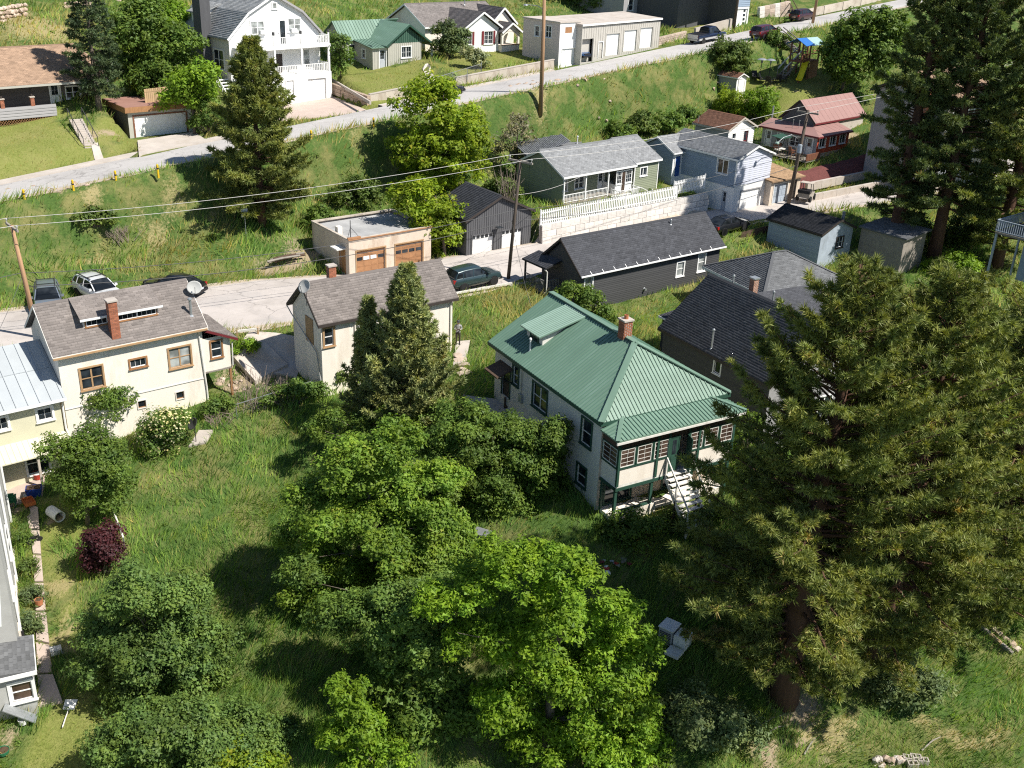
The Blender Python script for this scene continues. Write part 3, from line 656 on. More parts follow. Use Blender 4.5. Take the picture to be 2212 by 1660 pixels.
def boards(par, p0, p1, z0, z1, mat, pitch=.25, holes=(), apex=None, at_=.5, wd_=.05, t=.03, name='batten', pad=.1):
    "upright battens or boards"
    w = WF(p0, p1); n = int(w.L / pitch)
    for i in range(n + 1):
        u = min(w.L - wd_ / 2, max(wd_ / 2, i * w.L / n)); top = z1
        if apex: k = u / w.L; top = z1 + (apex - z1) * (k / at_ if k < at_ else (1 - k) / (1 - at_))
        segs = [(z0, top)]
        for h in holes:
            if h[0] - pad < u < h[1] + pad:
                ns = []
                for a, b in segs:
                    if a < h[2] - pad: ns.append((a, min(b, h[2] - pad)))
                    if b > h[3] + pad: ns.append((max(a, h[3] + pad), b))
                segs = ns
        for a, b in segs:
            if b - a > .08: pbeam(name, mat, par, w.P(u, t / 2, a), w.P(u, t / 2, b), wd_, t, up=(w.n[0], w.n[1], 0))
def shingles(par, O, U, Vv, Lu, Lv, mat, expo=.17, tab=.34, clip=None, name='shingles'):
    "courses of single tabs on a slope: O eave corner, U along the eave, Vv up the slope"
    O, U, Vv = (np.array(q, float) for q in (O, U, Vv)); U /= np.linalg.norm(U); Vv /= np.linalg.norm(Vv); N = np.cross(U, Vv)
    if N[2] < 0: N = -N
    nr = max(1, int(Lv / expo)); ex = Lv / nr; nc = int(Lu / tab) + 1; R, Cc = np.meshgrid(np.arange(nr), np.arange(-1, nc), indexing='ij'); R = R.ravel(); Cc = Cc.ravel()
    u0 = Cc * tab + (R % 2) * tab / 2 + RNG.uniform(-.012, .012, len(R)); u1 = u0 + tab - .012; u0 = np.clip(u0, 0, Lu); u1 = np.clip(u1, 0, Lu)
    k = (u1 - u0) > .04
    R, u0, u1 = R[k], u0[k], u1[k]; v0 = R * ex + RNG.uniform(-.008, .008, len(R)); v1 = (R + 1) * ex + .02
    if clip is not None:
        k = np.array([clip((a + b) / 2, (c + d) / 2) for a, b, c, d in zip(u0, u1, v0, v1)], bool); R, u0, u1, v0, v1 = R[k], u0[k], u1[k], v0[k], v1[k]
    hi = .012 + RNG.uniform(0, .006, len(R)); lo = np.full(len(R), .006)
    def pt(u, v, h): return O + u[:, None] * U + v[:, None] * Vv + h[:, None] * N
    V = np.concatenate([pt(u0, v0, hi), pt(u1, v0, hi), pt(u1, v1, lo), pt(u0, v1, lo), pt(u0, v0, 0 * hi), pt(u1, v0, 0 * hi)]); n = len(R); i = np.arange(n)
    Q = np.concatenate([np.stack([i, i + n, i + 2 * n, i + 3 * n], 1), np.stack([i + 4 * n, i + 5 * n, i + n, i], 1)])
    val = np.clip(RNG.normal(.5, .22, n), 0, 1); me = np_mesh(name, V, Q, np.concatenate([val, val * .6]))
    return link(name, me, mat, par, kind='stuff')
def slope(par, A, B, C, D, th, mat, name='roof'):
    "a roof slab from four upper corners (eave A-B, ridge C-D), th thick"
    m = MB(); m.hexa([(q[0], q[1], q[2] - th) for q in (A, B, C, D)] + [A, B, C, D]); return m.build(name, mat, par)
def ribs(par, A, B, C, D, pitch, mat, wd_=.045, hgt=.05, name='rib', ins=.04, start=None, rootname=None):
    "standing ribs running from edge A-B up to edge D-C"
    A, B, C, D = (Vector(q) for q in (A, B, C, D)); n = int((B - A).length / pitch); nn = (B - A).cross(D - A)
    if nn.z < 0: nn = -nn
    nn.normalize()
    for i in range(n + 1):
        t = i / n; p = A.lerp(B, t); q = D.lerp(C, t)
        if (q - p).length > .12: pbeam(name, mat, par, p + nn * hgt * .4, q + nn * hgt * .4, wd_, hgt, up=tuple(nn))
def gable_roof(par, x0, x1, y0, y1, he, hr, base, sh=None, th=.14, fascia='white', ridge_y=None, tab=.34, expo=.17, he2=None, back=True):
    ym = (y0 + y1) / 2 if ridge_y is None else ridge_y; he2 = he if he2 is None else he2
    r1 = slope(par, (x0, y0, he), (x1, y0, he), (x1, ym, hr), (x0, ym, hr), th, base)
    r2 = slope(par, (x1, y1, he2), (x0, y1, he2), (x0, ym, hr), (x1, ym, hr), th, base)
    if sh:
        shingles(par, (x0, y0, he), (1, 0, 0), (0, ym - y0, hr - he), x1 - x0, math.hypot(ym - y0, hr - he), sh, expo, tab)
        if back: shingles(par, (x1, y1, he2), (-1, 0, 0), (0, ym - y1, hr - he2), x1 - x0, math.hypot(y1 - ym, hr - he2), sh, expo, tab)
        m = MB(); k0 = (he - hr) / (ym - y0) * .14; k1 = (he2 - hr) / (y1 - ym) * .14
        m.poly([(x0 - .01, ym - .14, hr + k0 + .035), (x1 + .01, ym - .14, hr + k0 + .035), (x1 + .01, ym, hr + .045), (x0 - .01, ym, hr + .045)]); m.poly([(x0 - .01, ym, hr + .045), (x1 + .01, ym, hr + .045), (x1 + .01, ym + .14, hr + k1 + .035), (x0 - .01, ym + .14, hr + k1 + .035)]); m.build('ridge_cap', sh, par, fix=False)
    if fascia:
        f = MB()
        for (ya, za) in ((y0, he), (y1, he2)): s = -1 if ya == y0 else 1; f.box(x0 - .02, x1 + .02, min(ya, ya + s * .03), max(ya, ya + s * .03), za - th - .06, za - .02)
        f.build('fascia', fascia, par)
        for xx in (x0, x1):
            s = -1 if xx == x0 else 1; b = MB(); e = xx + s * .005; e2 = xx + s * .035
            for (ya, za) in ((y0, he), (y1, he2)):
                b.hexa([(e, ya, za - th - .06), (e2, ya, za - th - .06), (e2, ym, hr - th - .06), (e, ym, hr - th - .06), (e, ya, za - .015), (e2, ya, za - .015), (e2, ym, hr - .015), (e, ym, hr - .015)])
            b.build('bargeboard', fascia, par)
def chimney(par, x, y, w, d, z0, z1, mat='brick', cap='concrete', bl=.23, bh=.085, flue='terracotta', pot=True):
    m = MB(); m.box(x - w / 2 + .012, x + w / 2 - .012, y - d / 2 + .012, y + d / 2 - .012, z0, z1 - .02); o = m.build('chimney', 'mortar', par)
    k = 0; z = z0
    while z < z1 - bh:
        for ax, (L, D_) in enumerate(((w, d), (d, w))):
            n = max(1, round(L / bl)); b = L / n
            for s in (-1, 1):
                for i in range(n + (k % 2)):
                    a0 = -L / 2 + (i - (.5 if k % 2 else 0)) * b; a1 = a0 + b - .014; a0 = max(a0, -L / 2); a1 = min(a1, L / 2)
                    if a1 - a0 < .03: continue
                    e0, e1 = sorted((s * (D_ / 2 - .03), s * D_ / 2))
                    if ax == 0: pb('brick', mat, o, x + a0, x + a1, y + e0, y + e1, z, z + bh - .012)
                    else: pb('brick', mat, o, x + e0, x + e1, y + a0 + .032, y + a1 - .032, z, z + bh - .012)
        z += bh; k += 1
    c = MB(); c.box(x - w / 2 - .05, x + w / 2 + .05, y - d / 2 - .05, y + d / 2 + .05, z, z + .09); c.build('chimney_cap', cap, o)
    if pot:
        f = MB(); f.lathe([(.13, 0), (.12, .22), (.09, .22), (.09, .02)], (x, y, z + .09), 10); f.build('flue', flue, o)
    return o
def vent(par, x, y, z0, h, r=.05, mat='galv', cap=True, name='vent_pipe'):
    m = MB(); m.lathe([(r * 2.2, 0), (r * 1.1, .08), (r, .1), (r, h)], (x, y, z0), 8); o = m.build(name, mat, par)
    if cap: c = MB(); c.lathe([(r * 1.2, 0), (r * 1.7, .03), (r * 1.5, .12), (.01, .17)], (x, y, z0 + h - .03), 8); c.build('cap', mat, o)
    return o
def dish(label, loc, aim, r=.42, mast=1.0, az=0, mat='stucco_grey'):
    t = thing('satellite_dish', label, 'satellite dish', loc)
    m = MB(); m.tube([(0, 0, 0), (0, 0, mast)], .025, 6); m.build('mast', 'steel_dark', t)
    a = Vector(aim).normalized(); q = a.to_track_quat('Z', 'Y'); m = MB(); n = 18; base = Vector((0, 0, mast)) + a * .06
    prof = [(r * k / 6, .24 * r * (k / 6) ** 2) for k in range(7)]; pr2 = [(p, h_ - .012) for p, h_ in prof[::-1]]
    for k, (rr, hh) in enumerate(prof + pr2): prof_ = None
    L = prof + pr2
    for rr, hh in L:
        for j in range(n): tt = 2 * math.pi * j / n; m.v.append(tuple(base + q @ Vector((rr * math.cos(tt), rr * .92 * math.sin(tt), hh))))
    for k in range(len(L) - 1):
        for j in range(n): b = k * n; m.f.append((b + j, b + (j + 1) % n, b + n + (j + 1) % n, b + n + j)); m.a.append(.5)
    m.build('reflector', mat, t, smooth=True)
    m = MB(); tip = base + q @ Vector((0, -r * .15, r * 1.0)); m.beam(base + q @ Vector((0, -r * .9, .15 * r)), tip, .025, .025); m.build('feed_arm', 'steel_dark', t)
    m = MB(); m.tube([tip, tip - (q @ Vector((0, 0, 1))) * .1], .035, 8); m.build('feed_horn', 'stucco_grey', t)
    return t
def gutter(par, x0, x1, y, z, mat='white_worn'):
    m = MB(); m.box(x0, x1, y - .12, y, z - .1, z); m.build('gutter', mat, par)
def railing(par, p, q, h=.9, mat='white', pitch=.14, zb=None, bw=.035, bot=.1, posts=True):
    "top and bottom rail with single balusters from p to q (floor points)"
    p = Vector(p); q = Vector(q); n = max(1, int((q - p).length / pitch)); up = Vector((0, 0, 1))
    pbeam('rail', mat, par, p + up * h, q + up * h, .07, .05); pbeam('rail', mat, par, p + up * bot, q + up * bot, .05, .05)
    for i in range(n + 1):
        a = p.lerp(q, i / n); pbeam('baluster', mat, par, a + up * bot, a + up * h, bw, bw)
def steps(par, x0, x1, y0, z0, y1, z1, n, mat='concrete', closed=True, th=.05, name='step'):
    "n steps from (y0,z0) top to (y1,z1) bottom"
    for i in range(n):
        a = y0 + (y1 - y0) * i / n; b = y0 + (y1 - y0) * (i + 1) / n; z = z0 + (z1 - z0) * (i + .5) / n
        lo = z - th if not closed else min(z - .3, z1 - .3)
        pb(name, mat, par, x0, x1, min(a, b) - .01, max(a, b) + .01, lo, z)
def sh(r, d): return (r[0] - d, r[1] - d, r[2], r[3])
def cover(par, x0, x1, y0, y1, z, mat='black_wall'):
    "closes the attic from below"
    m = MB(); m.poly([(x0, y0, z), (x1, y0, z), (x1, y1, z), (x0, y1, z)]); m.build('ceiling', mat, par)
# ------------------------------------------------------------------ green-roofed house
H1 = thing('green_roofed_house', 'white stucco house with long green metal hip roof, dormer, brick chimney and glazed two-storey porch', 'house', (-1.55, 58.18, -2.54), -59.29)
L, W, he, hr, r1 = 12.1, 8.58, 5.3, 7.78, 8.76; o = .35; a, b, c, d = (o, o), (L - o, o), (L - o, W - o), (o, W - o)
hl = [sh(q, o) for q in ((2.55, 3.15, 3.55, 4.7), (4.85, 6.35, 3.15, 4.55), (9.95, 10.85, 3.15, 4.6), (9.8, 10.65, .62, 1.75), (1.3, 2.2, 2.3, 4.1))]
wall(H1, a, b, -1.5, he - .1, 'stucco_white', hl)
for q, cc in zip(hl[:4], (1, 2, 1, 1)): window(H1, a, b, q, 'trim_green', 'white_worn', cols=cc, cw=.11)
door(H1, a, b, hl[4], 'trim_dark', 'trim_green', panes=(1, 2))
hf = [(.5, 2.2, .1, 1.7), (4.4, 5.9, .1, 1.75)]
wall(H1, b, c, -1.5, he - .1, 'stucco_tan', hf); window(H1, b, c, hf[0], 'trim_green', glass='glass', cols=2, sill=False); window(H1, b, c, hf[1], 'trim_green', glass='glass', cols=2)
wall(H1, c, d, -1.5, he - .1, 'stucco_white'); wall(H1, d, a, -1.5, he - .1, 'stucco_white', apex=hr - .25)
E0, E1, E2, E3 = (0, 0, he), (L, 0, he), (L, W, he), (0, W, he); R0, R1 = (0, W / 2, hr), (r1, W / 2, hr)
def slab(par, pts, th, mat, name='roof'):
    m = MB(); m.prism([(q[0], q[1], q[2] - th) for q in pts], (0, 0, th)); return m.build(name, mat, par)
rA = slab(H1, [E0, E1, R1, R0], .1, 'metal_green'); rB = slab(H1, [E2, E3, R0, R1], .1, 'metal_green'); rC = slab(H1, [E1, E2, R1], .1, 'metal_green')
def rib_plane(par, P, eave, pitch, mat, wd_=.04, hgt=.045, updir=None):
    "ribs up a planar polygon P, perpendicular to its eave (p,q)"
    p, q = Vector(eave[0]), Vector(eave[1]); d_ = (q - p); Ln = d_.length; d_.normalize(); n = None
    pv = [Vector(x) for x in P]
    for i in range(2, len(pv)):
        n = (pv[1] - pv[0]).cross(pv[i] - pv[0])
        if n.length > 1e-4: break
    n.normalize()
    if n.z < 0: n = -n
    u = n.cross(d_);
    if u.z < 0: u = -u
    k = 0.5 * pitch; poly = [((x - p).dot(d_), (x - p).dot(u)) for x in pv]
    while k < Ln:
        ys = []
        for i in range(len(poly)):
            (x0, y0), (x1, y1) = poly[i], poly[(i + 1) % len(poly)]
            if (x0 - k) * (x1 - k) < 0: ys.append(y0 + (y1 - y0) * (k - x0) / (x1 - x0))
        if len(ys) >= 2 and max(ys) - min(ys) > .1:
            pbeam('rib', mat, par, p + d_ * k + u * min(ys) + n * hgt * .45, p + d_ * k + u * (max(ys) - .02) + n * hgt * .45, wd_, hgt, up=tuple(n))
        k += pitch
rib_plane(rA, [E0, E1, R1, R0], (E0, E1), .24, 'metal_green_dark'); rib_plane(rC, [E1, E2, R1], (E1, E2), .24, 'metal_green_dark'); rib_plane(rB, [E2, E3, R0, R1], (E2, E3), .48, 'metal_green_dark')
for p, q in ((R0, R1), (E1, R1), (E2, R1)): pbeam('ridge_cap', 'metal_green', H1, Vector(p) + Vector((0, 0, .05)), Vector(q) + Vector((0, 0, .05)), .34, .06)
fm = MB(); fm.box(0, L, -.03, 0, he - .22, he - .01); fm.box(L, L + .03, 0, W, he - .22, he - .01); fm.build('fascia', 'trim_green', H1)
# shed dormer with pale corrugated roof
D = MB(); D.poly([(2.0, 1.5, 5.9), (3.75, 1.5, 5.9), (3.75, 1.5, 6.72), (2.0, 1.5, 6.72)]); D.poly([(3.75, 1.5, 5.8), (3.75, 4.2, 7.5), (3.75, 4.0, 7.52), (3.75, 1.5, 6.72)]); D.poly([(2.0, 1.5, 5.8), (2.0, 1.5, 6.72), (2.0, 4.0, 7.52), (2.0, 4.2, 7.5)]); dm = D.build('dormer', 'stucco_white', H1)
window(H1, (2.0, 1.5), (3.75, 1.5), (.45, 1.3, 6.1, 6.62), 'trim_green', glass='glass', cols=2, split=False, surface=True, cw=.07)
P = [(1.83, 1.12, 6.80), (4.0, 1.12, 6.80), (4.25, 4.25, 7.76), (2.0, 4.25, 7.76)]; rd = slab(H1, P, .06, 'metal_green', 'dormer_roof')
rib_plane(rd, P, (P[0], P[3]), .13, 'white', .05, .03) if False else None
for k in range(12):
    t = (k + .5) / 12; pp = Vector(P[0]).lerp(Vector(P[1]), t); qq = Vector(P[3]).lerp(Vector(P[2]), t); pbeam('rib', 'metal_green_pale', rd, pp + Vector((0, 0, .02)), qq + Vector((0, 0, .02)), .07, .03)
chimney(H1, 7.75, 4.3, .56, .56, 7.35, 8.72, cap='concrete'); vent(H1, 3.4, .9, 5.75, .75, .05, 'white')
# back door awning
m = MB(); m.hexa([(1.0, -.75, 3.98), (2.55, -.75, 3.98), (2.55, .35, 4.35), (1.0, .35, 4.35), (1.0, -.75, 4.06), (2.55, -.75, 4.06), (2.55, .35, 4.43), (1.0, .35, 4.43)]); m.build('awning', 'wood_dark', H1)
for x in (1.1, 2.45): pbeam('bracket', 'trim_dark', H1, (x, .33, 3.5), (x, -.6, 3.98), .06, .06)
pb('meter_box', 'galv', H1, 3.45, 3.8, .2, .34, 2.75, 3.25); m = MB(); m.tube([(3.62, .28, 3.25), (3.62, .28, 5.2)], .03, 6); m.build('conduit', 'galv', H1)
# porch
px0, px1, py0, py1 = L - o, 13.2, .48, 8.1
fl = MB(); fl.box(px0, px1, py0, py1, 1.88, 2.05); fl.build('porch_floor', 'white_worn', H1)
for (p, q, hole) in (((px0, py0), (px1, py0), 0), ((px1, py0), (px1, 3.72), 0), ((px1, 5.0), (px1, py1), 0), ((px1, py1), (px0, py1), 0)):
    wall(H1, p, q, 2.05, 2.98, 'stucco_cream', name='porch_panel'); w = WF(p, q); m = MB(); w.box(m, -.03, w.L + .03, -.06, .05, 2.98, 3.06); m.build('sill', 'trim_green', H1)
    n = max(1, round(w.L / 1.15)); hgt = 4.12
    for k in range(n): window(H1, p, q, (w.L * k / n + .09, w.L * (k + 1) / n - .09, 3.1, hgt), 'trim_green', 'white_worn', 'glass_brown', cols=1, split=False, grid=(2, 4), cw=.07, sill=False, surface=True)
    m = MB(); w.box(m, 0, w.L, -.05, .02, hgt + .05, 4.72); m.build('header', 'wood_dark', H1)
m = MB(); WF((px1, 3.72), (px1, 5.0)).box(m, 0, 1.28, -.05, .02, 4.17, 4.72); m.build('header', 'wood_dark', H1)
door(H1, (px1, 3.72), (px1, 5.0), (.05, .6, 2.1, 4.1), 'trim_green', 'trim_green', panes=(2, 3), cw=.05, surface=True);
pbeam('open_door', 'trim_green', H1, (px1 + .03, 4.92, 3.1), (px1 + .62, 4.75, 3.1), .04, 2.0)
for y in (py0 + .02, 2.95, 3.68, 5.02, 5.7, py1 - .02): pb('porch_post', 'trim_green', H1, px1 - .06, px1 + .075, y - .07, y + .07, 2.0, 4.75)
for y in (py0 + .05, 2.85, 5.5, py1 - .05): pb('porch_post', 'trim_green', H1, px1 - .16, px1 - .02, y - .08, y + .08, -.5, 1.9)
pb('porch_post', 'trim_green', H1, px0 + .1, px0 + .22, py0 - .02, py0 + .1, -.3, 1.9)
m = MB(); m.box(px1 - .2, px1 + .04, py0 - .05, py1 + .05, 1.72, 1.9); m.box(px0, px1, py0 - .05, py0 + .1, 1.72, 1.9); m.build('beam', 'trim_green', H1)
m = MB(); m.box(px1 - .2, px1 + .02, py0, 3.2, -1.2, .36); m.box(px0, px1, py0, py0 + .15, -1.2, .02); m.box(px0, px1 - .2, py0 + .15, 8.1, -1.2, -.02); m.build('porch_base', 'stucco_cream', H1)
pb('rail_board', 'trim_green', H1, px1 - .19, px1 + .0, .75, 2.7, .36, .42); pb('plank', 'galv', H1, px1 - .7, px1 - .3, 1.2, 2.4, .02, .06)
PE0, PE1, PE2, PE3 = (L - .1, .05, 4.89), (13.57, .05, 4.89), (13.57, 8.5, 4.89), (L - .1, 8.5, 4.89); T0, T1 = (11.98, 1.4, 5.30), (11.98, 7.2, 5.30)
for P_, e_ in (([PE1, PE2, T1, T0], (PE1, PE2)), ([PE0, PE1, T0], (PE0, PE1)), ([PE2, PE3, T1], (PE2, PE3))):
    r_ = slab(H1, P_, .08, 'metal_green', 'porch_roof'); rib_plane(r_, P_, e_, .24, 'metal_green_dark')
for p, q in ((PE1, T0), (PE2, T1)): pbeam('ridge_cap', 'metal_green', H1, Vector(p) + Vector((0, 0, .04)), Vector(q) + Vector((0, 0, .04)), .22, .05)
m = MB(); m.box(13.52, 13.6, .02, 8.52, 4.68, 4.8); m.build('gutter', 'white_worn', H1); m = MB(); m.box(13.2, 13.5, 2.6, 5.4, 4.7, 4.76); m.build('soffit_board', 'wood_orange', H1)
# stair down from the porch door
S1 = H1
for i in range(11):
    t = i / 11; pb('step', 'white_worn', S1, 13.24 + t * 2.3, 13.24 + t * 2.3 + .27, 3.62, 5.12, 2.0 - t * 2.25 - .05, 2.0 - t * 2.25)
for y in (3.62, 5.12): pbeam('stringer', 'white_worn', S1, (13.2, y, 1.85), (15.6, y, -.5), .05, .22); pbeam('handrail', 'white_worn', S1, (13.25, y, 3.0), (15.55, y, .75), .06, .09)
for y in (3.62, 5.12):
    for t in (.02, .45, .95): x = 13.25 + 2.3 * t; z = 2.0 - 2.25 * t; pb('rail_post', 'white_worn', S1, x - .04, x + .04, y - .04, y + .04, z - (.0 if t < .9 else .6), z + 1.0)
for y in (3.64, 5.1):
    for t in (.45,): x = 13.25 + 2.3 * t; pb('stair_prop', 'trim_dark', S1, x - .05, x + .05, y - .05, y + .05, -1.2, .9)
# ------------------------------------------------------------------ centre cream house
H2 = thing('cream_house', 'small cream stucco house with taupe shingle gable roof behind the tall juniper', 'house', (-12.01, 59.61, -1.6), 36.41)
L, W, he, hr = 10.19, 4.65, 4.34, 6.37; o = .28; a, b, c, d = (o, o), (L - o, o), (L - o, W - o), (o, W - o)
hl = [sh(q, o) for q in ((.5, 1.1, 2.75, 3.9), (7.5, 8.05, 3.35, 4.05), (8.35, 9.35, -.2, 1.6))]
wall(H2, a, b, -2.5, he - .12, 'stucco_cream', hl)
window(H2, a, b, hl[0], 'trim_tan', 'white', cw=.13); window(H2, a, b, hl[1], 'trim_tan', 'white', cw=.1); door(H2, a, b, hl[2], 'trim_dark', 'trim_dark')
wall(H2, b, c, -2.5, he - .12, 'stucco_cream', apex=hr - .2); wall(H2, c, d, -2.5, he - .12, 'stucco_cream'); wall(H2, d, a, -2.5, he - .12, 'stucco_cream', apex=hr - .2)
w = WF(d, a); m = MB(); w.box(m, 1.95, 3.0, 0, .05, 2.5, 4.2); m.build('boarded_window', 'trim_tan', H2)
gable_roof(H2, 0, L, 0, W, he, hr, 'shingle_taupe_base', 'shingle_taupe', fascia='trim_dark')
chimney(H2, 2.2, 2.5, .5, .42, 5.9, 7.15, pot=False)
for x, z in ((2.6, 0), (L - .45, 0)): m = MB(); m.tube([(x, -.02, he - .2), (x, o - .06, he - .45), (x, o - .06, -.6)], .045, 6); m.build('downpipe', 'stucco_cream', H2)
m = MB(); m.tube([(0, W + .02, he - .15), (.1, W - .4, he - .6), (.18, .8, 2.2), (.18, .3, .2)], .04, 6); m.build('downpipe', 'stucco_grey', H2)
pb('vent_block', 'white', H2, 2.75, 3.0, .1, .28, 3.75, 4.0)
def place(par_o, az, p, z): q = loc2w(par_o, az, p); return (q[0], q[1], z)
dish('grey satellite dish on a mast at the gable of the cream house', place((-12.01, 59.61), 36.41, (-.12, 1.3), 3.6), (-.55, -.75, .55), .48, 1.25)
# ------------------------------------------------------------------ left cream house with shed dormer
H3 = thing('cream_house', 'cream stucco house with shed dormer, tall brick chimney and brown window trim', 'house', (-25.57, 53.05, -2.4), 38.23)
L, W, he, hr = 8.96, 5.79, 5.15, 7.36; o = .28; a, b, c, d = (o, o), (L - o, o), (L - o, W - o), (o, W - o)
hl = [sh(q, o) for q in ((1.38, 2.6, 2.72, 4.0), (4.22, 5.15, 3.42, 3.92), (6.55, 7.85, 2.85, 4.1), (4.38, 4.85, .75, 1.22), (6.72, 7.2, .75, 1.22))]
wall(H3, a, b, -2.5, he - .12, 'stucco_cream', hl)
window(H3, a, b, hl[0], 'trim_tan', 'trim_tan', cols=2, cw=.1); window(H3, a, b, hl[1], 'wood_brown', 'white', cols=1, split=False, grid=(3, 1)); window(H3, a, b, hl[2], 'trim_tan', 'trim_tan', 'glass_pale', cols=2, cw=.1)
for q in hl[3:]: window(H3, a, b, q, 'white_worn', 'wood_brown', split=False, sill=False, cw=.05)
pbeam('belt_course', 'white_worn', H3, (o, o - .02, 1.75), (L - o, o - .02, 1.75), .05, .05)
wall(H3, b, c, -2.5, he - .12, 'stucco_cream', apex=hr - .2); wall(H3, c, d, -2.5, he - .12, 'stucco_cream'); wall(H3, d, a, -2.5, he - .12, 'stucco_cream', apex=hr - .2)
gable_roof(H3, 0, L, 0, W, he, hr, 'shingle_taupe_base', 'shingle_taupe', fascia='white_worn')
gutter(H3, -.02, L - .05, 0, he - .06, 'trim_tan'); m = MB(); m.tube([(L - .55, -.05, he - .15), (L - .5, o - .07, he - .5), (L - .3, o - .07, 1.0), (L - .3, o - .07, -.6)], .05, 6); m.build('downpipe', 'white_worn', H3)
m = MB(); m.poly([(2.15, 1.2, 5.95), (6.5, 1.2, 5.95), (6.5, 1.2, 6.72), (2.15, 1.2, 6.72)]); m.poly([(2.15, 1.2, 6.0), (2.15, 1.2, 6.72), (2.15, 2.7, 7.3), (2.15, 2.75, 7.2)]); m.poly([(6.5, 1.2, 6.0), (6.5, 2.75, 7.2), (6.5, 2.7, 7.3), (6.5, 1.2, 6.72)]); m.build('dormer', 'stucco_cream', H3, fix=False)
for q in ((.15, 1.35, 6.14, 6.6), (1.95, 4.2, 6.14, 6.6)): window(H3, (2.15, 1.2), (6.5, 1.2), q, 'wood_brown', 'white', cols=1 if q[1] < 1.5 else 2, split=False, grid=(4, 1), cw=.07, surface=True)
P = [(1.95, .95, 6.68), (6.7, .95, 6.68), (6.6, 2.88, 7.42), (2.05, 2.88, 7.42)]; slab(H3, P, .09, 'shingle_taupe_base', 'dormer_roof'); shingles(H3, P[0], (1, 0, 0), (0, 1.93, .74), 4.7, 2.05, 'shingle_taupe'); m = MB(); m.box(1.93, 6.72, .91, .95, 6.56, 6.69); m.build('fascia', 'white', H3)
chimney(H3, 3.66, .55, .5, .5, 5.1, 7.72, mat='brick', pot=False)
vent(H3, 8.33, .85, 5.7, 1.05, .085, 'galv')
dish('grey satellite dish at the gable of the dormered cream house', place((-25.57, 53.05), 38.23, (9.05, 1.9), 3.7), (.35, -.8, .5), .45, .95)
# lean-to room at its right end
x0, x1, y0, y1 = L - o, 10.4, .3, 4.4
hx = [(.5, 1.15, 2.95, 4.0)]
wall(H3, (x0, y0), (x1, y0), 2.1, 4.3, 'stucco_cream', hx); window(H3, (x0, y0), (x1, y0), hx[0], 'wood_brown', 'white', cw=.1); wall(H3, (x1, y0), (x1, y1), 2.1, 4.05, 'stucco_cream'); wall(H3, (x1, y1), (x0, y1), 2.1, 4.3, 'stucco_cream')
m = MB(); m.box(x0, x1, y0, y1, 2.0, 2.12); m.build('floor_joists', 'wood_grey', H3); pb('post', 'wood_brown', H3, x1 - .14, x1, y0 + .02, y0 + .16, -.6, 2.0); pb('post', 'wood_brown', H3, x1 - .14, x1, y1 - .2, y1 - .06, .6, 2.0)
P = [(10.8, .02, 4.05), (10.8, 4.7, 4.05), (8.7, 4.7, 5.05), (8.7, .02, 5.05)]; slab(H3, P, .1, 'shingle_taupe_base', 'lean_to_roof'); shingles(H3, P[0], (0, 1, 0), (-2.1, 0, 1.0), 4.68, 2.32, 'shingle_taupe'); m = MB(); m.hexa([(8.72, -.02, 4.86), (10.82, -.02, 3.86), (10.82, .015, 3.86), (8.72, .015, 4.86), (8.72, -.02, 5.02), (10.82, -.02, 4.02), (10.82, .015, 4.02), (8.72, .015, 5.02)]); m.build('bargeboard', 'maroon', H3)
m = MB(); m.tube([(10.8, .1, 3.95), (10.5, .2, 3.7), (10.45, .22, 2.2)], .04, 6); m.build('downpipe', 'white_worn', H3)
# ------------------------------------------------------------------ black clapboard house
H4 = thing('black_house', 'long charcoal clapboard house with black shingle roof, white gutter and white windows', 'house', (4.75, 73.46, -1.5), 37.58)
L, W, he, hr = 15.46, 5.25, 3.48, 5.71; o = .3; a, b, c, d = (o, o), (L - o, o), (L - o, W - o), (o, W - o)
hl = [sh(q, o) for q in ((10.35, 11.1, 1.62, 2.75), (12.75, 13.5, 1.62, 3.1), (.68, 1.4, 1.62, 3.1))]
wall(H4, a, b, -1.5, he - .12, 'black_wall', hl)
for q in hl: window(H4, a, b, q, 'white', 'white', 'glass_pale', cw=.11)
siding(H4, a, b, .22, he - .15, 'black_siding', .15, hl, pad=.12)
for k in range(38): u = .1 + 14.6 * k / 37; pb('skirt_board', 'grey_board', H4, o + u - .17, o + u + .17, o - .045, o - .005, -1.2, .2)
wall(H4, b, c, -1.5, he - .12, 'black_wall', apex=hr - .2); wall(H4, c, d, -1.5, he - .12, 'black_wall'); wall(H4, d, a, -1.5, he - .12, 'black_wall', apex=hr - .2)
siding(H4, d, a, .2, he - .15, 'black_siding', .15, (), hr - .25)
gable_roof(H4, 0, L, 0, W, he, hr, 'shingle_charcoal_base', 'shingle_charcoal', fascia='trim_dark')
gutter(H4, -.02, L + .02, -.01, he - .02, 'white')
for k in range(12): x = 1.02 + (13.8 - 1.02) * k / 11; pbeam('gutter_strap', 'white', H4, (x, -.06, he + .0), (x - .02, .16, he + .17), .05, .02)
vent(H4, 11.1, 2.2, 5.3, .35, .05, 'galv'); m = MB(); m.lathe([(.09, -.16), (.09, .02), (.12, .05)], (6.88, o - .1, 1.2), 10, 'y'); m.build('wall_vent', 'galv', H4)
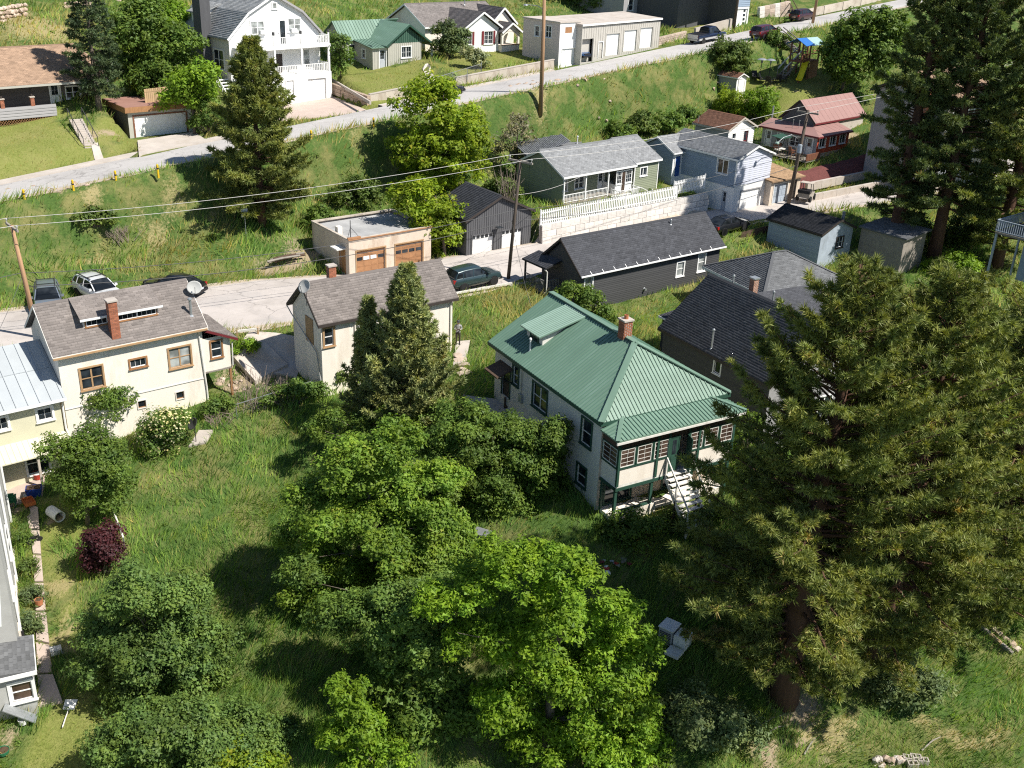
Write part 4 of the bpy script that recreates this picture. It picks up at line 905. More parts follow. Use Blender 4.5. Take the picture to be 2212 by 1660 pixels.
# street-side porch on its left gable
P = [(-1.3, 2.6, 3.55), (-1.3, W + .25, 3.55), (.3, W + .25, 3.95), (.3, 2.6, 3.95)]; slab(H4, P, .12, 'shingle_black_base', 'porch_roof'); shingles(H4, (-1.3, W + .25, 3.55), (0, -1, 0), (1.6, 0, .4), 2.9, 1.65, 'shingle_charcoal')
for y in (2.8, W + .05): pb('porch_post', 'black_wall', H4, -1.15, -1.03, y - .06, y + .06, .7, 3.45)
m = MB(); m.box(-1.2, .3, 2.7, W + .15, 1.45, 1.62); m.build('porch_floor', 'wood_grey', H4); railing(H4, (-1.1, W + .05, 1.6), (-1.1, 2.8, 1.6), .85, 'grey_board'); railing(H4, (-1.1, 2.8, 1.6), (.2, 2.8, 1.6), .85, 'grey_board'); m = MB(); m.tube([(-1.3, 2.65, 3.45), (-1.05, 2.66, 3.2), (-1.05, 2.66, 1.1), (-.9, 2.4, .7)], .05, 6); m.build('downpipe', 'white_worn', H4)
m = MB(); WF(d, a).box(m, .1, .95, .0, .12, 3.25, 3.42); m.build('gable_vent', 'white_worn', H4)
# ------------------------------------------------------------------ dark house right of the green roof
H5 = thing('charcoal_house', 'black house with broad charcoal shingle gable roof beside the green-roofed house', 'house', (9.55, 64.96, -3.0), -57.54)
L, W, he, hr = 10.5, 7.99, 4.5, 7.69; o = .3; a, b, c, d = (o, o), (L - o, o), (L - o, W - o), (o, W - o)
hl = [sh((5.38, 5.95, 3.35, 4.25), o)]
wall(H5, a, b, -2.5, he - .12, 'black_wall', hl); window(H5, a, b, hl[0], 'white', 'white', split=False); siding(H5, a, b, -.2, he - .15, 'black_siding', .17, hl)
hb = [(2.4, 3.8, 1.2, 2.6), (4.5, 5.6, 1.2, 2.6)]
wall(H5, b, c, -2.5, he - .12, 'grey_siding', hb, apex=hr - .25)
for q in hb: window(H5, b, c, q, 'white', cols=2)
wall(H5, c, d, -2.5, he - .12, 'black_wall'); wall(H5, d, a, -2.5, he - .12, 'black_wall', apex=hr - .25)
gable_roof(H5, 0, L, 0, W, he, hr, 'shingle_charcoal_base', 'shingle_charcoal', fascia='trim_dark')
vent(H5, 4.87, .35, 4.7, 1.25, .06, 'galv'); vent(H5, 2.0, 4.3, 7.3, .75, .06, 'galv')
chimney(H5, 3.0, 5.2, .42, .42, 6.3, 8.1, 'brick_pale', 'galv', pot=False)
# side wing towards the black house
P = [(-2.6, 2.2, 4.1), (.1, 2.2, 4.1), (.1, 5.5, 4.5), (-2.6, 5.5, 4.5)]; slab(H5, P, .12, 'shingle_charcoal_base', 'wing_roof'); wall(H5, (-2.4, 2.4), (.2, 2.4), -1, 4.0, 'black_wall'); wall(H5, (-2.4, 5.3), (-2.4, 2.4), -1, 4.0, 'black_wall'); pbeam('fascia', 'white', H5, (-2.6, 2.17, 4.03), (.1, 2.17, 4.03), .03, .14); shingles(H5, P[0], (1, 0, 0), (0, 3.3, .4), 2.7, 3.3, 'shingle_charcoal')
# grey hip roof + lower wing behind it
H6 = thing('grey_roofed_house', 'low house with pale grey three-tab shingle hip roof behind the charcoal roof', 'house', (17.9, 71.6, -2.6), 28)
def hip(par, x0, x1, y0, y1, he, hr, base, shn, th=.12, fascia='white', ins=None):
    ins = (y1 - y0) / 2 if ins is None else ins; ym = (y0 + y1) / 2; A, B, C, D_ = (x0, y0, he), (x1, y0, he), (x1, y1, he), (x0, y1, he); R, S = (x0 + ins, ym, hr), (x1 - ins, ym, hr)
    for P in ([A, B, S, R], [B, C, S], [C, D_, R, S], [D_, A, R]): slab(par, P, th, base)
    k = lambda Lu, i_, full: (lambda u, v: (i_ * v / full) < u < Lu - (i_ * v / full))
    Lv = math.hypot(ym - y0, hr - he); Le = math.hypot(ins, hr - he)
    shingles(par, A, (1, 0, 0), (0, ym - y0, hr - he), x1 - x0, Lv, shn, clip=k(x1 - x0, ins, Lv)); shingles(par, C, (-1, 0, 0), (0, y0 - ym, hr - he), x1 - x0, Lv, shn, clip=k(x1 - x0, ins, Lv))
    shingles(par, B, (0, 1, 0), (-ins, 0, hr - he), y1 - y0, Le, shn, clip=k(y1 - y0, (y1 - y0) / 2, Le)); shingles(par, D_, (0, -1, 0), (ins, 0, hr - he), y1 - y0, Le, shn, clip=k(y1 - y0, (y1 - y0) / 2, Le))
    for p, q in ((A, R), (D_, R), (B, S), (C, S), (R, S)): pbeam('ridge_cap', base, par, Vector(p) + Vector((0, 0, .03)), Vector(q) + Vector((0, 0, .03)), .22, .03)
    m = MB(); m.box(x0, x1, y0 - .03, y0, he - .2, he); m.box(x1, x1 + .03, y0, y1, he - .2, he); m.box(x0 - .03, x0, y0, y1, he - .2, he); m.build('fascia', fascia, par)
hip(H6, 0, 8.6, 0, 7.4, 4.3, 6.1, 'shingle_slate_base', 'shingle_slate')
for p, q in (((.3, .3), (8.3, .3)), ((8.3, .3), (8.3, 7.1)), ((8.3, 7.1), (.3, 7.1)), ((.3, 7.1), (.3, .3))): wall(H6, p, q, -1.5, 4.15, 'grey_siding')
P = [(-.6, -3.2, 3.6), (4.4, -3.2, 3.6), (4.4, .3, 4.5), (-.6, .3, 4.5)]; slab(H6, P, .12, 'shingle_slate_base', 'wing_roof'); shingles(H6, P[0], (1, 0, 0), (0, 3.5, .9), 5, 3.6, 'shingle_charcoal')
for p, q in (((-.4, -3), (4.2, -3)), ((4.2, -3), (4.2, .3)), ((-.4, .3), (-.4, -3))): wall(H6, p, q, -1.5, 3.5, 'grey_siding')
vent(H6, -.2, -1.2, 3.9, 1.1, .06, 'galv')
# metal-roofed yellow house at the left edge
H7 = thing('yellow_house', 'pale yellow stucco house with blue-grey metal roof and cream porch roof at the left edge', 'house', (*loc2w((-25.57, 53.05), 38.23, (-9.5, -.5)), -4.1), 38.23)
L, W, he, hr = 9.75, 8.6, 4.55, 6.6; o = .3; a, b, c, d = (o, o), (L - o, o), (L - o, W - o), (o, W - o)
hl = [sh(q, o) for q in ((8.2, 8.95, 3.35, 4.05), (5.95, 6.6, 3.35, 4.05), (7.2, 8.4, .2, 1.5))]
wall(H7, a, b, -2, he - .1, 'stucco_yellow', hl); window(H7, a, b, hl[0], 'white', grid=(2, 2), split=False, cw=.13); window(H7, a, b, hl[1], 'white', grid=(2, 2), split=False, cw=.13); window(H7, a, b, hl[2], 'white', cols=2)
wall(H7, b, c, -2, he - .1, 'stucco_yellow', apex=hr - .25); wall(H7, c, d, -2, he - .1, 'stucco_yellow'); wall(H7, d, a, -2, he - .1, 'stucco_yellow', apex=hr - .25)
A_, B_, C_, D_ = (0, 0, he), (L, 0, he), (L, W / 2, hr), (0, W / 2, hr); r_ = slab(H7, [A_, B_, C_, D_], .1, 'metal_grey_blue'); rib_plane(r_, [A_, B_, C_, D_], (A_, B_), .62, 'metal_grey_blue', .05, .05); slab(H7, [(L, W, he), (0, W, he), D_, C_], .1, 'metal_grey_blue')
pbeam('seam', 'metal_grey_blue', r_, (0, W * .26, he + (hr - he) * .52 + .012), (L, W * .26, he + (hr - he) * .52 + .012), .06, .02); m = MB(); m.box(-.02, L + .02, -.04, 0, he - .2, he - .02); m.build('fascia', 'white', H7); gutter(H7, 0, L, -.04, he - .03, 'white')
m = MB(); m.tube([(L - .15, -.08, he - .1), (L - .2, o - .07, he - .5), (L - .2, o - .07, 2.6), (L + .05, -.4, 1.0), (L + .1, -.5, 0)], .055, 6); m.build('downpipe', 'white', H7)
P = [(1, -.85, 1.78), (L - .1, -.85, 1.78), (L - .1, o, 2.4), (1, o, 2.4)]; r_ = slab(H7, P, .06, 'metal_cream', 'porch_roof'); rib_plane(r_, P, (P[0], P[1]), .3, 'metal_cream', .03, .025)
for x in (4.5, 7.65, L - .25): pb('porch_post', 'tan_siding', H7, x - .06, x + .06, -.72, -.6, -1, 1.75)
# grey-white house whose side wall runs down the left edge of the photograph
_p1, _p2 = at(26, 1180, -5.1), at(37, 1280, -6.1); _az = math.degrees(math.atan2(_p2[1] - _p1[1], _p2[0] - _p1[0]))
H8 = thing('grey_stucco_house', 'grey stucco house with white drainpipes and small bay at the photo\'s lower left edge', 'house', (*_p1[:2], -7.4), _az)
x0, x1, x2 = -3.2, 8.6, 16.5
for p, q in (((x1, -.02), (x0, -.02)), ((x0, -.02), (x0, -6)), ((x1, -1.5), (x1, -.02)), ((x2, -1.5), (x1, -1.5)), ((x2, -6), (x2, -1.5))): wall(H8, p, q, -2, 9.1, 'stucco_grey')
slab(H8, [(x2 + .3, .0, 9.2), (x0 - .3, .0, 9.2), (x0 - .3, -6.3, 11), (x2 + .3, -6.3, 11)], .15, 'shingle_slate_base'); m = MB(); m.box(x0 - .3, x2 + .3, .0, .12, 9.05, 9.2); m.build('gutter', 'white', H8)
for x, y in ((-2.4, 0), (2.2, 0), (6.4, 0), (12.0, -1.5)): m = MB(); m.tube([(x, y + .1, 9.0), (x + .1, y + .06, 8.5), (x + .1, y + .06, 1.2), (x + .2, y + .12, .9)], .06, 6); m.build('downpipe', 'white', H8); m = MB(); m.tube([(x + .2, y + .12, 1.5), (x + .2, y + .12, .9), (x + .35, y + .2, -.3)], .07, 6); m.build('drain_boot', 'black_plastic', H8)
for q in ((2.0, 3.1, 3.4, 4.9), (5.6, 6.7, 3.4, 4.9)): window(H8, (x1, -.02), (x0, -.02), q, 'white', surface=True)
pb('plinth', 'stucco_cream', H8, x0, 7.2, -.01, .06, -2, 2.0)
bx0, bx1, by = 8.6, 10.75, .42
hb = [(1.0, 1.85, .75, 1.7)]
wall(H8, (bx1, -1.5), (bx1, by), -2, 2.25, 'stucco_grey', hb, name='bay_wall'); window(H8, (bx1, -1.5), (bx1, by), hb[0], 'white', glass='glass_brown', split=True, cw=.14); wall(H8, (bx1, by), (bx0, by), -2, 2.25, 'stucco_grey', name='bay_wall')
P = [(8.3, .62, 2.36), (8.3, -1.5, 2.6), (11.0, -1.5, 2.6), (11.0, .62, 2.36)]; slab(H8, P, .12, 'shingle_slate_base', 'bay_roof'); shingles(H8, (11.0, .62, 2.36), (-1, 0, 0), (0, -2.1, .24), 2.7, 2.1, 'shingle_slate'); m = MB(); m.box(8.28, 11.03, .6, .66, 2.18, 2.36); m.box(11.0, 11.06, -1.5, .66, 2.18, 2.38); m.build('fascia', 'white', H8)
pbeam('cellar_flap', 'galv', H8, (11.0, -.9, .8), (11.3, .3, -.05), .5, .05)
# ------------------------------------------------------------------ garages across the street
G1 = thing('tan_garage', 'weathered tan stucco double garage with flat roof and brown panelled doors', 'garage', (-12.95, 76.97, .1), 38.17)
L, W, he = 7.61, 6.14, 2.75; a, b, c, d = (.05, .05), (L - .05, .05), (L - .05, W - .05), (.05, W - .05)
hl = [(.65, 3.2, -.02, 1.78), (4.15, 6.7, -.02, 1.78)]; hd = [(W - 1.5, W - .75, -.1, 1.75)]
wall(G1, a, b, -1.5, he, 'stucco_tan', hl); wall(G1, b, c, -1.5, he, 'stucco_tan'); wall(G1, c, d, -1.5, he, 'stucco_tan'); wall(G1, d, a, -1.5, he, 'stucco_tan', hd)
garage_door(G1, a, b, hl[0], 'wood_orange', 'trim_tan', 4, 4, (2, (0, 3)), glass='glass'); garage_door(G1, a, b, hl[1], 'wood_orange', 'trim_tan', 4, 4, (2, ()), glass='glass')
for k in (1, 2): pb('window_patch', 'white', G1, .65 + .64 * k + .06, .65 + .64 * (k + 1) - .06, .13, .16, .98, 1.26)
door(G1, d, a, hd[0], 'wood_brown', 'wood_brown'); pb('door_hood', 'white_worn', G1, -.75, .05, .5, 1.6, 1.95, 2.05)
m = MB(); m.poly([(.2, .2, he - .18), (L - .2, .2, he - .18), (L - .2, W - .2, he - .18), (.2, W - .2, he - .18)]); m.build('roof', 'roof_flat', G1)
m = MB()
for q in ((0, L, 0, .22), (0, L, W - .22, W), (0, .22, .22, W - .22), (L - .22, L, .22, W - .22)): m.box(q[0], q[1], q[2], q[3], he - .02, he + .1)
m.build('parapet', 'concrete_wall', G1); m = MB(); m.box(-.02, 1.1, -.02, .2, he + .1, he + .2); m.box(0, L, -.03, 0, he + .0, he + .08); m.build('coping', 'wood_orange', G1)
pb('flue', 'stucco_cream', G1, .35, .75, 2.3, 2.75, he - .18, he + .45); m = MB(); m.tube([(.8, 1.1, he - .15), (.8, 1.1, he + 1.25)], .03, 6); m.tube([(.8, 1.1, he + .7), (1.4, .8, he - .1)], .02, 5); m.tube([(.8, 1.1, he + .7), (.3, .7, he - .1)], .02, 5); m.build('mast', 'steel_dark', G1)
G2 = thing('black_garage', 'charcoal board-and-batten double garage with gable roof and two white doors', 'garage', (-7.54, 86.77, .2), -52.71)
L, W, he, hr = 5.37, 7.13, 3.05, 4.72; o = .25; a, b, c, d = (o, o), (L - o, o), (L - o, W - o), (o, W - o)
hl = [(.85 - o, 3.0 - o, -.15, 1.62), (3.85 - o, 6.0 - o, -.15, 1.62)]
wall(G2, b, c, -1, he - .1, 'charcoal_panel', hl, apex=hr - .2)
for q in hl: garage_door(G2, b, c, q, 'garage_white', 'charcoal_panel', 4, 5, (3, ()), inset=False)
boards(G2, b, c, -.2, he - .1, 'charcoal_panel', .22, hl, hr - .25, name='batten')
for p, q, ap in ((a, b, None), (c, d, None), (d, a, hr - .2)): wall(G2, p, q, -1, he - .1, 'charcoal_panel', apex=ap)
def gable_roof_x(par, x0, x1, y0, y1, he, hr, base, shn, fascia='trim_dark', th=.12): gable_roof(par, x0, x1, y0, y1, he, hr, base, shn, th, fascia)
gable_roof(G2, 0, L, 0, W, he, hr, 'shingle_charcoal_base', 'shingle_charcoal', fascia='trim_dark')
pb('solar_panel', 'glass', G2, L - .05, L + .45, 2.95, 3.5, 2.12, 2.16); pb('panel_arm', 'steel_dark', G2, L - .25, L + .1, 3.2, 3.25, 2.04, 2.1)
# ------------------------------------------------------------------ sage cottage, picket fence and block wall
K = thing('sage_cottage', 'sage green clapboard cottage with grey shingle roof and white railed front porch', 'house', (3.8, 90.9, 2.4), 41.7)
L, W, he, hr = 9.35, 6.81, 2.8, 4.54; o = .25
PD = 1.9     # porch depth
a, b, c, d = (o, PD), (7.4, PD), (L - o, W - o), (o, W - o)
hk = [(1.0, 2.0, .9, 1.9), (3.0, 4.1, .9, 1.95), (6.0, 6.7, .25, 2.1)]
wall(K, a, (L, PD), -1, he + .3, 'sage_siding', hk); window(K, a, (L, PD), hk[0], 'white'); window(K, a, (L, PD), hk[1], 'white', cols=2); door(K, a, (L, PD), hk[2], 'white', 'white', panes=(2, 3))
siding(K, a, (L, PD), .2, he + .2, 'sage_siding', .2, hk)
wall(K, d, (o, o + .1), -1, he - .1, 'sage_siding', apex=hr - .2); siding(K, d, (o, PD), -.2, he - .1, 'sage_siding', .2)
wall(K, c, d, -1, he - .1, 'sage_siding'); wall(K, (L - o, PD), c, -1, he, 'sage_siding')
gable_roof(K, 0, L, 0, W, he, hr, 'shingle_grey_base', 'shingle_grey', fascia='white')
m = MB(); m.box(o, 8.6, .15, PD, .12, .3); m.build('porch_floor', 'wood_grey', K); siding(K, (o, .14), (8.6, .14), -.8, .25, 'sage_siding', .2)
for x in (.32, 3.0, 5.9): pb('porch_post', 'white', K, x - .06, x + .06, .2, .32, .3, he - .1)
pb('porch_post', 'white', K, .26, .38, 1.5, 1.62, .3, he - .1)
m = MB(); m.box(.2, L - .1, .18, .34, he - .25, he - .08); m.build('porch_beam', 'white', K)
railing(K, (.32, .26, .3), (3.0, .26, .3), .75, 'white', .17); railing(K, (3.0, .26, .3), (5.9, .26, .3), .75, 'white', .17); railing(K, (.32, .3, .3), (.32, PD - .05, .3), .75, 'white', .17)
# glazed entry bay
m = MB(); m.box(6.9, 9.1, .3, PD, .3, 1.15); m.build('entry_bay', 'white', K)
for q in ((0.1, .75, 1.2, 2.35), (1.3, 2.1, 1.2, 2.35)): window(K, (6.9, .3), (9.1, .3), q, 'white', grid=(3, 3), split=False, surface=True, cw=.06)
door(K, (6.9, .3), (9.1, .3), (.8, 1.25, .35, 2.3), 'glass_brown', 'white', surface=True, panels=1); m = MB(); m.box(6.9, 9.1, .34, .5, 1.15, he - .1); m.build('bay_back', 'trim_dark', K)
m = MB(); m.box(6.2, 9.0, -1.0, .15, .02, .2); m.build('stoop', 'white', K); railing(K, (6.2, -.95, .2), (9.0, -.95, .2), .7, 'white', .17); railing(K, (6.2, .1, .2), (6.2, -.95, .2), .7, 'white', .17); railing(K, (9.0, -.95, .2), (9.0, .1, .2), .7, 'white', .17)
steps(K, 9.05, 9.9, -.9, .15, .0, -.1, 2, 'white'); pbeam('handrail', 'white', K, (9.0, -.95, .95), (9.95, -1.2, .45), .06, .06)
# right wing and rear hip
x0, x1 = 9.32, 12.95; y0 = .1
hw = [(.9, 1.75, 1.55, 2.3)]
wall(K, (x0 + .05, y0 + .25), (x1 - .25, y0 + .25), -1, 2.85, 'sage_siding', hw); window(K, (x0 + .05, y0 + .25), (x1 - .25, y0 + .25), hw[0], 'white', cols=2, split=False); siding(K, (x0 + .05, y0 + .25), (x1 - .25, y0 + .25), -.3, 2.8, 'sage_siding', .17, hw)
for x in (x0 + .1, x1 - .27): pb('corner_board', 'white', K, x - .05, x + .06, y0 + .18, y0 + .24, -.4, 2.8)
wall(K, (x1 - .25, y0 + .25), (x1 - .25, 6.8), -1, 2.85, 'sage_siding', apex=4.3); wall(K, (x0, 6.8), (x0, .35), -1, 2.85, 'sage_siding', apex=4.3)
gable_roof(K, x0, x1, y0, 7.1, 2.95, 4.62, 'shingle_grey_base', 'shingle_grey', fascia='white')
slab(K, [(-.2, 4.9, 3.2), (3.4, 9.6, 3.6), (6.5, 4.6, 4.4), (1.2, 3.45, 4.5)], .12, 'shingle_grey_base'); shingles(K, (.1, 4.9, 3.6), (.45, 1, .05), (1, -.25, .28), 5.0, 4.5, 'shingle_grey', clip=lambda u, v: u < 5.0 - v * .5)
wall(K, (3.2, 9.4), (.2, 4.8), -1, 3.2, 'sage_siding'); vent(K, 5.5, 4.2, 4.2, .8, .05, 'white'); vent(K, 2.2, 6.5, 3.7, .25, .05, 'steel_dark', cap=False)
# block wall: single blocks in three courses
BWL = thing('block_retaining_wall', 'cream limestone block retaining wall below the white picket fence', 'retaining wall')
_v = CW1 - CW0; _Ln = float(np.linalg.norm(_v[:2])); _u = _v / _Ln; _n2 = np.array([-_u[1], _u[0], 0]); bh = .55; bw = 1.02
def blk(par, p, u, w_, h_, dpt, mat, name='block', nrm=None):
    nrm = _n2 if nrm is None else nrm; c_ = p + u * w_ / 2 + nrm * dpt / 2 + np.array([0, 0, h_ / 2]); o_ = pb(name, mat, par, -.5, .5, -.5, .5, -.5, .5); o_.location = c_; o_.scale = (w_ - .035, dpt, h_ - .035); o_.rotation_euler = (0, -math.atan2(u[2], 1), math.atan2(u[1], u[0])); return o_
for r_ in range(3):
    nb = int(_Ln / bw) + 1
    for k in range(nb):
        s0 = k * bw - (bw / 2 if r_ % 2 else 0); s1 = min(s0 + bw, _Ln); s0 = max(0, s0)
        if s1 - s0 < .2: continue
        blk(BWL, CW0 + _u * s0 + np.array([0, 0, bh * r_]) + _n2 * (.05 * r_ + random.uniform(-.015, .015)), _u, s1 - s0, bh, .5, 'limestone')
for k in range(7): blk(BWL, CW1 + _u * .05 + _n2 * (.1 + k * .0) + np.array([0, 0, 0]), _u, .01, .01, .01, 'limestone') if False else None
_m = MB(); _q0, _q1 = CW0 + _n2 * .3, CW1 + _n2 * .3; _m.beam(_q0 + np.array([0, 0, .7]), _q1 + np.array([0, 0, .7]), .3, 1.5); _m.build('wall_core', 'mortar', BWL)
PF = thing('picket_fence', 'white picket fence on top of the limestone block wall', 'fence')
def picket_run(par, p, q, n, hgt=1.25, gap=True):
    p = np.array(p, float); q = np.array(q, float)
    for k in range(n):
        t = (k + .5) / n; c_ = p + (q - p) * t; pb('picket', 'white', par, c_[0] - .055, c_[0] + .055, c_[1] - .012, c_[1] + .012, c_[2], c_[2] + hgt).rotation_euler = (0, 0, math.atan2(q[1] - p[1], q[0] - p[0]))
    for zz in (.2, .8): pbeam('rail', 'white', par, tuple(p + [0, 0, zz * hgt]), tuple(q + [0, 0, zz * hgt]), .04, .08)
    for t in np.linspace(0, 1, max(2, int(np.linalg.norm(q - p) / 2.4))): c_ = p + (q - p) * t; pb('fence_post', 'white', par, c_[0] - .05, c_[0] + .05, c_[1] - .05, c_[1] + .05, c_[2] - .1, c_[2] + hgt + .08)
_f0 = CW0 + _n2 * .42 + [0, 0, 1.62]; _f1 = CW0 + _u * (_Ln * .80) + _n2 * .42 + [0, 0, 1.62]; picket_run(PF, _f0, _f1, 78)
_g0 = _f1 + _n2 * .5 + [0, 0, .25]; _g1 = CW1 + _n2 * .9 + [0, 0, 2.0]; picket_run(PF, _g0, _g1, 20)
# pale rubble by its left foot
for k in range(9): pass
# ------------------------------------------------------------------ blue house with garage under
B1 = thing('blue_house', 'blue clapboard house with white garage level, white trim and grey shingle roof', 'house', (14.92, 102.57, .9), -49.13)
L, W, he, hr = 7.8, 5.66, 5.25, 6.28; o = .25; x00 = -1.2; a, b, c, d = (x00, o), (L - o, o), (L - o, W - o), (x00, W - o)
hs = [(5.25 - x00, 6.5 - x00, 3.55, 4.85), (6.2 - x00, 6.75 - x00, 0, 2.0)]
wall(B1, a, b, -1, 2.5, 'white', [hs[1]]); wall(B1, a, b, 2.5, he - .1, 'blue_siding', [hs[0]])
window(B1, a, b, hs[0], 'white', cols=2, split=False, glass='glass_brown'); door(B1, a, b, hs[1], 'door_grey', 'white', panes=(2, 2)); siding(B1, a, b, 2.52, he - .12, 'blue_siding', .2, [hs[0]])
hg = [(1.05, 3.95, -.02, 2.05)]
wall(B1, b, c, -1, 2.7, 'white', hg); wall(B1, b, c, 2.7, he - .1, 'lavender_siding', apex=hr - .15); siding(B1, b, c, 2.72, he - .1, 'lavender_siding', .19, (), hr - .18)
garage_door(B1, b, c, hg[0], 'garage_white', 'grey_siding', 4, 4)
wall(B1, c, d, -1, he - .1, 'blue_siding'); gable_roof(B1, x00 - .3, L, 0, W, he, hr, 'shingle_grey_base', 'shingle_grey', fascia='white')
for (x, y) in ((L - o - .03, o - .04),): pb('corner_board', 'white', B1, x - .05, x + .06, y - .05, y + .06, 2.7, he - .1)
# rear wing whose gable faces left
x0, x1, y0, y1 = -3.2, .85, -1.1, 4.5
hw = [(.55, 1.7, 3.15, 4.45)]
wall(B1, (x0, y0), (x1, y0), 1.5, 4.7, 'blue_siding', hw, apex=5.75); window(B1, (x0, y0), (x1, y0), hw[0], 'white', cols=2, split=False, glass='glass_brown'); siding(B1, (x0, y0), (x1, y0), 2.2, 4.7, 'blue_siding', .2, hw, 5.7)
he_ = [(.35, 1.15, 2.32, 4.3)]
wall(B1, (x1, y0), (x1, .3), 1.5, 4.75, 'white', he_); door(B1, (x1, y0), (x1, .3), he_[0], 'door_blue', 'white')
for P in ([(x1 + .35, y0 - .3, 4.75), (x1 + .35, y1, 4.75), ((x0 + x1) / 2, y1, 5.95), ((x0 + x1) / 2, y0 - .3, 5.95)], [(x0 - .3, y1, 4.75), (x0 - .3, y0 - .3, 4.75), ((x0 + x1) / 2, y0 - .3, 5.95), ((x0 + x1) / 2, y1, 5.95)]):
    slab(B1, P, .12, 'shingle_grey_base'); e = Vector(P[1]) - Vector(P[0]); u_ = Vector(P[3]) - Vector(P[0]); shingles(B1, P[0], tuple(e), tuple(u_), e.length, u_.length, 'shingle_grey')
m = MB()
for s_ in (-1, 1):
    xe = x1 + .35 if s_ > 0 else x0 - .3; xm = (x0 + x1) / 2; m.hexa([(xe, y0 - .34, 4.58), (xm, y0 - .34, 5.78), (xm, y0 - .3, 5.78), (xe, y0 - .3, 4.58), (xe, y0 - .34, 4.75), (xm, y0 - .34, 5.95), (xm, y0 - .3, 5.95), (xe, y0 - .3, 4.75)])
m.build('bargeboard', 'white', B1)
m = MB(); m.box(x1 + .3, x1 + .38, y0 - .3, .2, 4.6, 4.74); m.build('gutter', 'white', B1)
vent(B1, 1.0, 1.2, 5.5, .9, .04, 'galv')
# small garage beyond the blue house
G3 = thing('shadowed_garage', 'low old garage with cedar shingle roof behind the dark utility pole', 'garage', (*at(1660, 442, 1.35)[:2], 1.3), 40)
for q in (((0, 0), (4.6, 0)), ((4.6, 0), (4.6, 4.5)), ((4.6, 4.5), (0, 4.5)), ((0, 4.5), (0, 0))): wall(G3, q[0], q[1], -.8, 2.3, 'stucco_tan', [(.5, 2.6, 0, 1.9), (3.2, 3.9, 0, 1.9)] if q[0] == (0, 0) else ())
garage_door(G3, (0, 0), (4.6, 0), (.5, 2.6, 0, 1.9), 'pale_blue_siding', 'white_worn', 3, 3); door(G3, (0, 0), (4.6, 0), (3.2, 3.9, 0, 1.9), 'trim_dark', 'trim_dark')
slab(G3, [(-.25, -.3, 2.35), (4.9, -.3, 2.35), (4.9, 4.8, 2.9), (-.25, 4.8, 2.9)], .12, 'shingle_cedar_base'); shingles(G3, (-.25, -.3, 2.35), (1, 0, 0), (0, 5.1, .55), 5.15, 5.1, 'shingle_cedar')
# pale blue shed
G4 = thing('pale_blue_shed', 'pale blue clapboard shed with near-black gable roof in tree shade', 'shed', (22.01, 91.14, -.3), -51.34)
L, W, he, hr = 6.05, 4.85, 2.56, 3.57; o = .2; a, b, c, d = (o, o), (L - o, o), (L - o, W - o), (o, W - o)
hw = [(2.3, 3.2, .95, 1.85)]
wall(G4, a, b, -2, he - .1, 'pale_blue_siding'); siding(G4, a, b, -1.2, he - .12, 'pale_blue_siding', .15)
wall(G4, b, c, -2, he - .1, 'pale_blue_siding', hw, apex=hr - .15); window(G4, b, c, hw[0], 'trim_dark', 'white', grid=(2, 2), split=False); wall(G4, c, d, -2, he - .1, 'pale_blue_siding'); wall(G4, d, a, -2, he - .1, 'pale_blue_siding', apex=hr - .15)
gable_roof(G4, 0, L, 0, W, he, hr, 'shingle_black_base', 'shingle_black', fascia='trim_dark'); m = MB(); m.lathe([(.14, 0), (.14, 2.2)], (4.2, W + .5, 1.2), 10); m.build('flue', 'galv', G4); m = MB(); m.tube([(4.2, W + .5, 1.4), (4.2, W - .3, 1.4)], .06, 6); m.build('flue_bracket', 'galv', G4)
# garage right of the pale blue shed, tree shade put into its wall colour
G5 = thing('brown_shed', 'plain grey-brown stucco outbuilding with deep shade in its wall colour, right of the pale blue shed', 'shed', (*at(1850, 555, -.4)[:2], -.6), -50)
for q in (((0, 0), (4.2, 0)), ((4.2, 0), (4.2, 3.4)), ((4.2, 3.4), (0, 3.4)), ((0, 3.4), (0, 0))): wall(G5, q[0], q[1], -2, 3.0, 'wood_grey')
slab(G5, [(-.2, -.2, 3.0), (4.5, -.2, 3.0), (4.5, 3.7, 3.25), (-.2, 3.7, 3.25)], .12, 'shingle_slate_base'); shingles(G5, (-.2, -.2, 3.0), (1, 0, 0), (0, 3.9, .25), 4.7, 3.9, 'shingle_slate')
# ------------------------------------------------------------------ red and rose-roofed house with its annex
RH = thing('rose_roofed_house', 'house with rose metal gable roof, dark shingled gable and red sunroom', 'house', (31.05, 113.3, 3.7), 43.47)
L, W, he, hr = 10.5, 4.44, 3.12, 5.24; sx, sy, sl, sw, sH = -1.7, -1.65, 6.15, 6.9, 2.22
A_, B_, C_, D_ = (0, 0, he), (L, 0, he), (L, W / 2, hr), (0, W / 2, hr)
r_ = slab(RH, [A_, B_, C_, D_], .1, 'metal_rose'); rib_plane(r_, [A_, B_, C_, D_], (A_, B_), .9, 'metal_rose', .03, .012); slab(RH, [(L, W, he), (0, W, he), D_, C_], .1, 'metal_rose')
wall(RH, (.2, .2), (L - .2, .2), -1, he, 'tan_siding'); wall(RH, (L - .2, .2), (L - .2, W - .2), -1, he, 'tan_siding', apex=hr - .2); wall(RH, (L - .2, W - .2), (.2, W - .2), -1, he, 'tan_siding'); wall(RH, (.2, W - .2), (.2, .2), -1, he, 'charcoal_panel', apex=hr - .15)
pbeam('bargeboard', 'trim_dark', RH, (-.02, -.1, he - .1), (-.02, W / 2, hr - .05), .05, .16); pbeam('bargeboard', 'trim_dark', RH, (-.02, W + .1, he - .1), (-.02, W / 2, hr - .05), .05, .16); pbeam('fascia', 'maroon', RH, (0, -.02, he - .12), (L, -.02, he - .12), .04, .16)
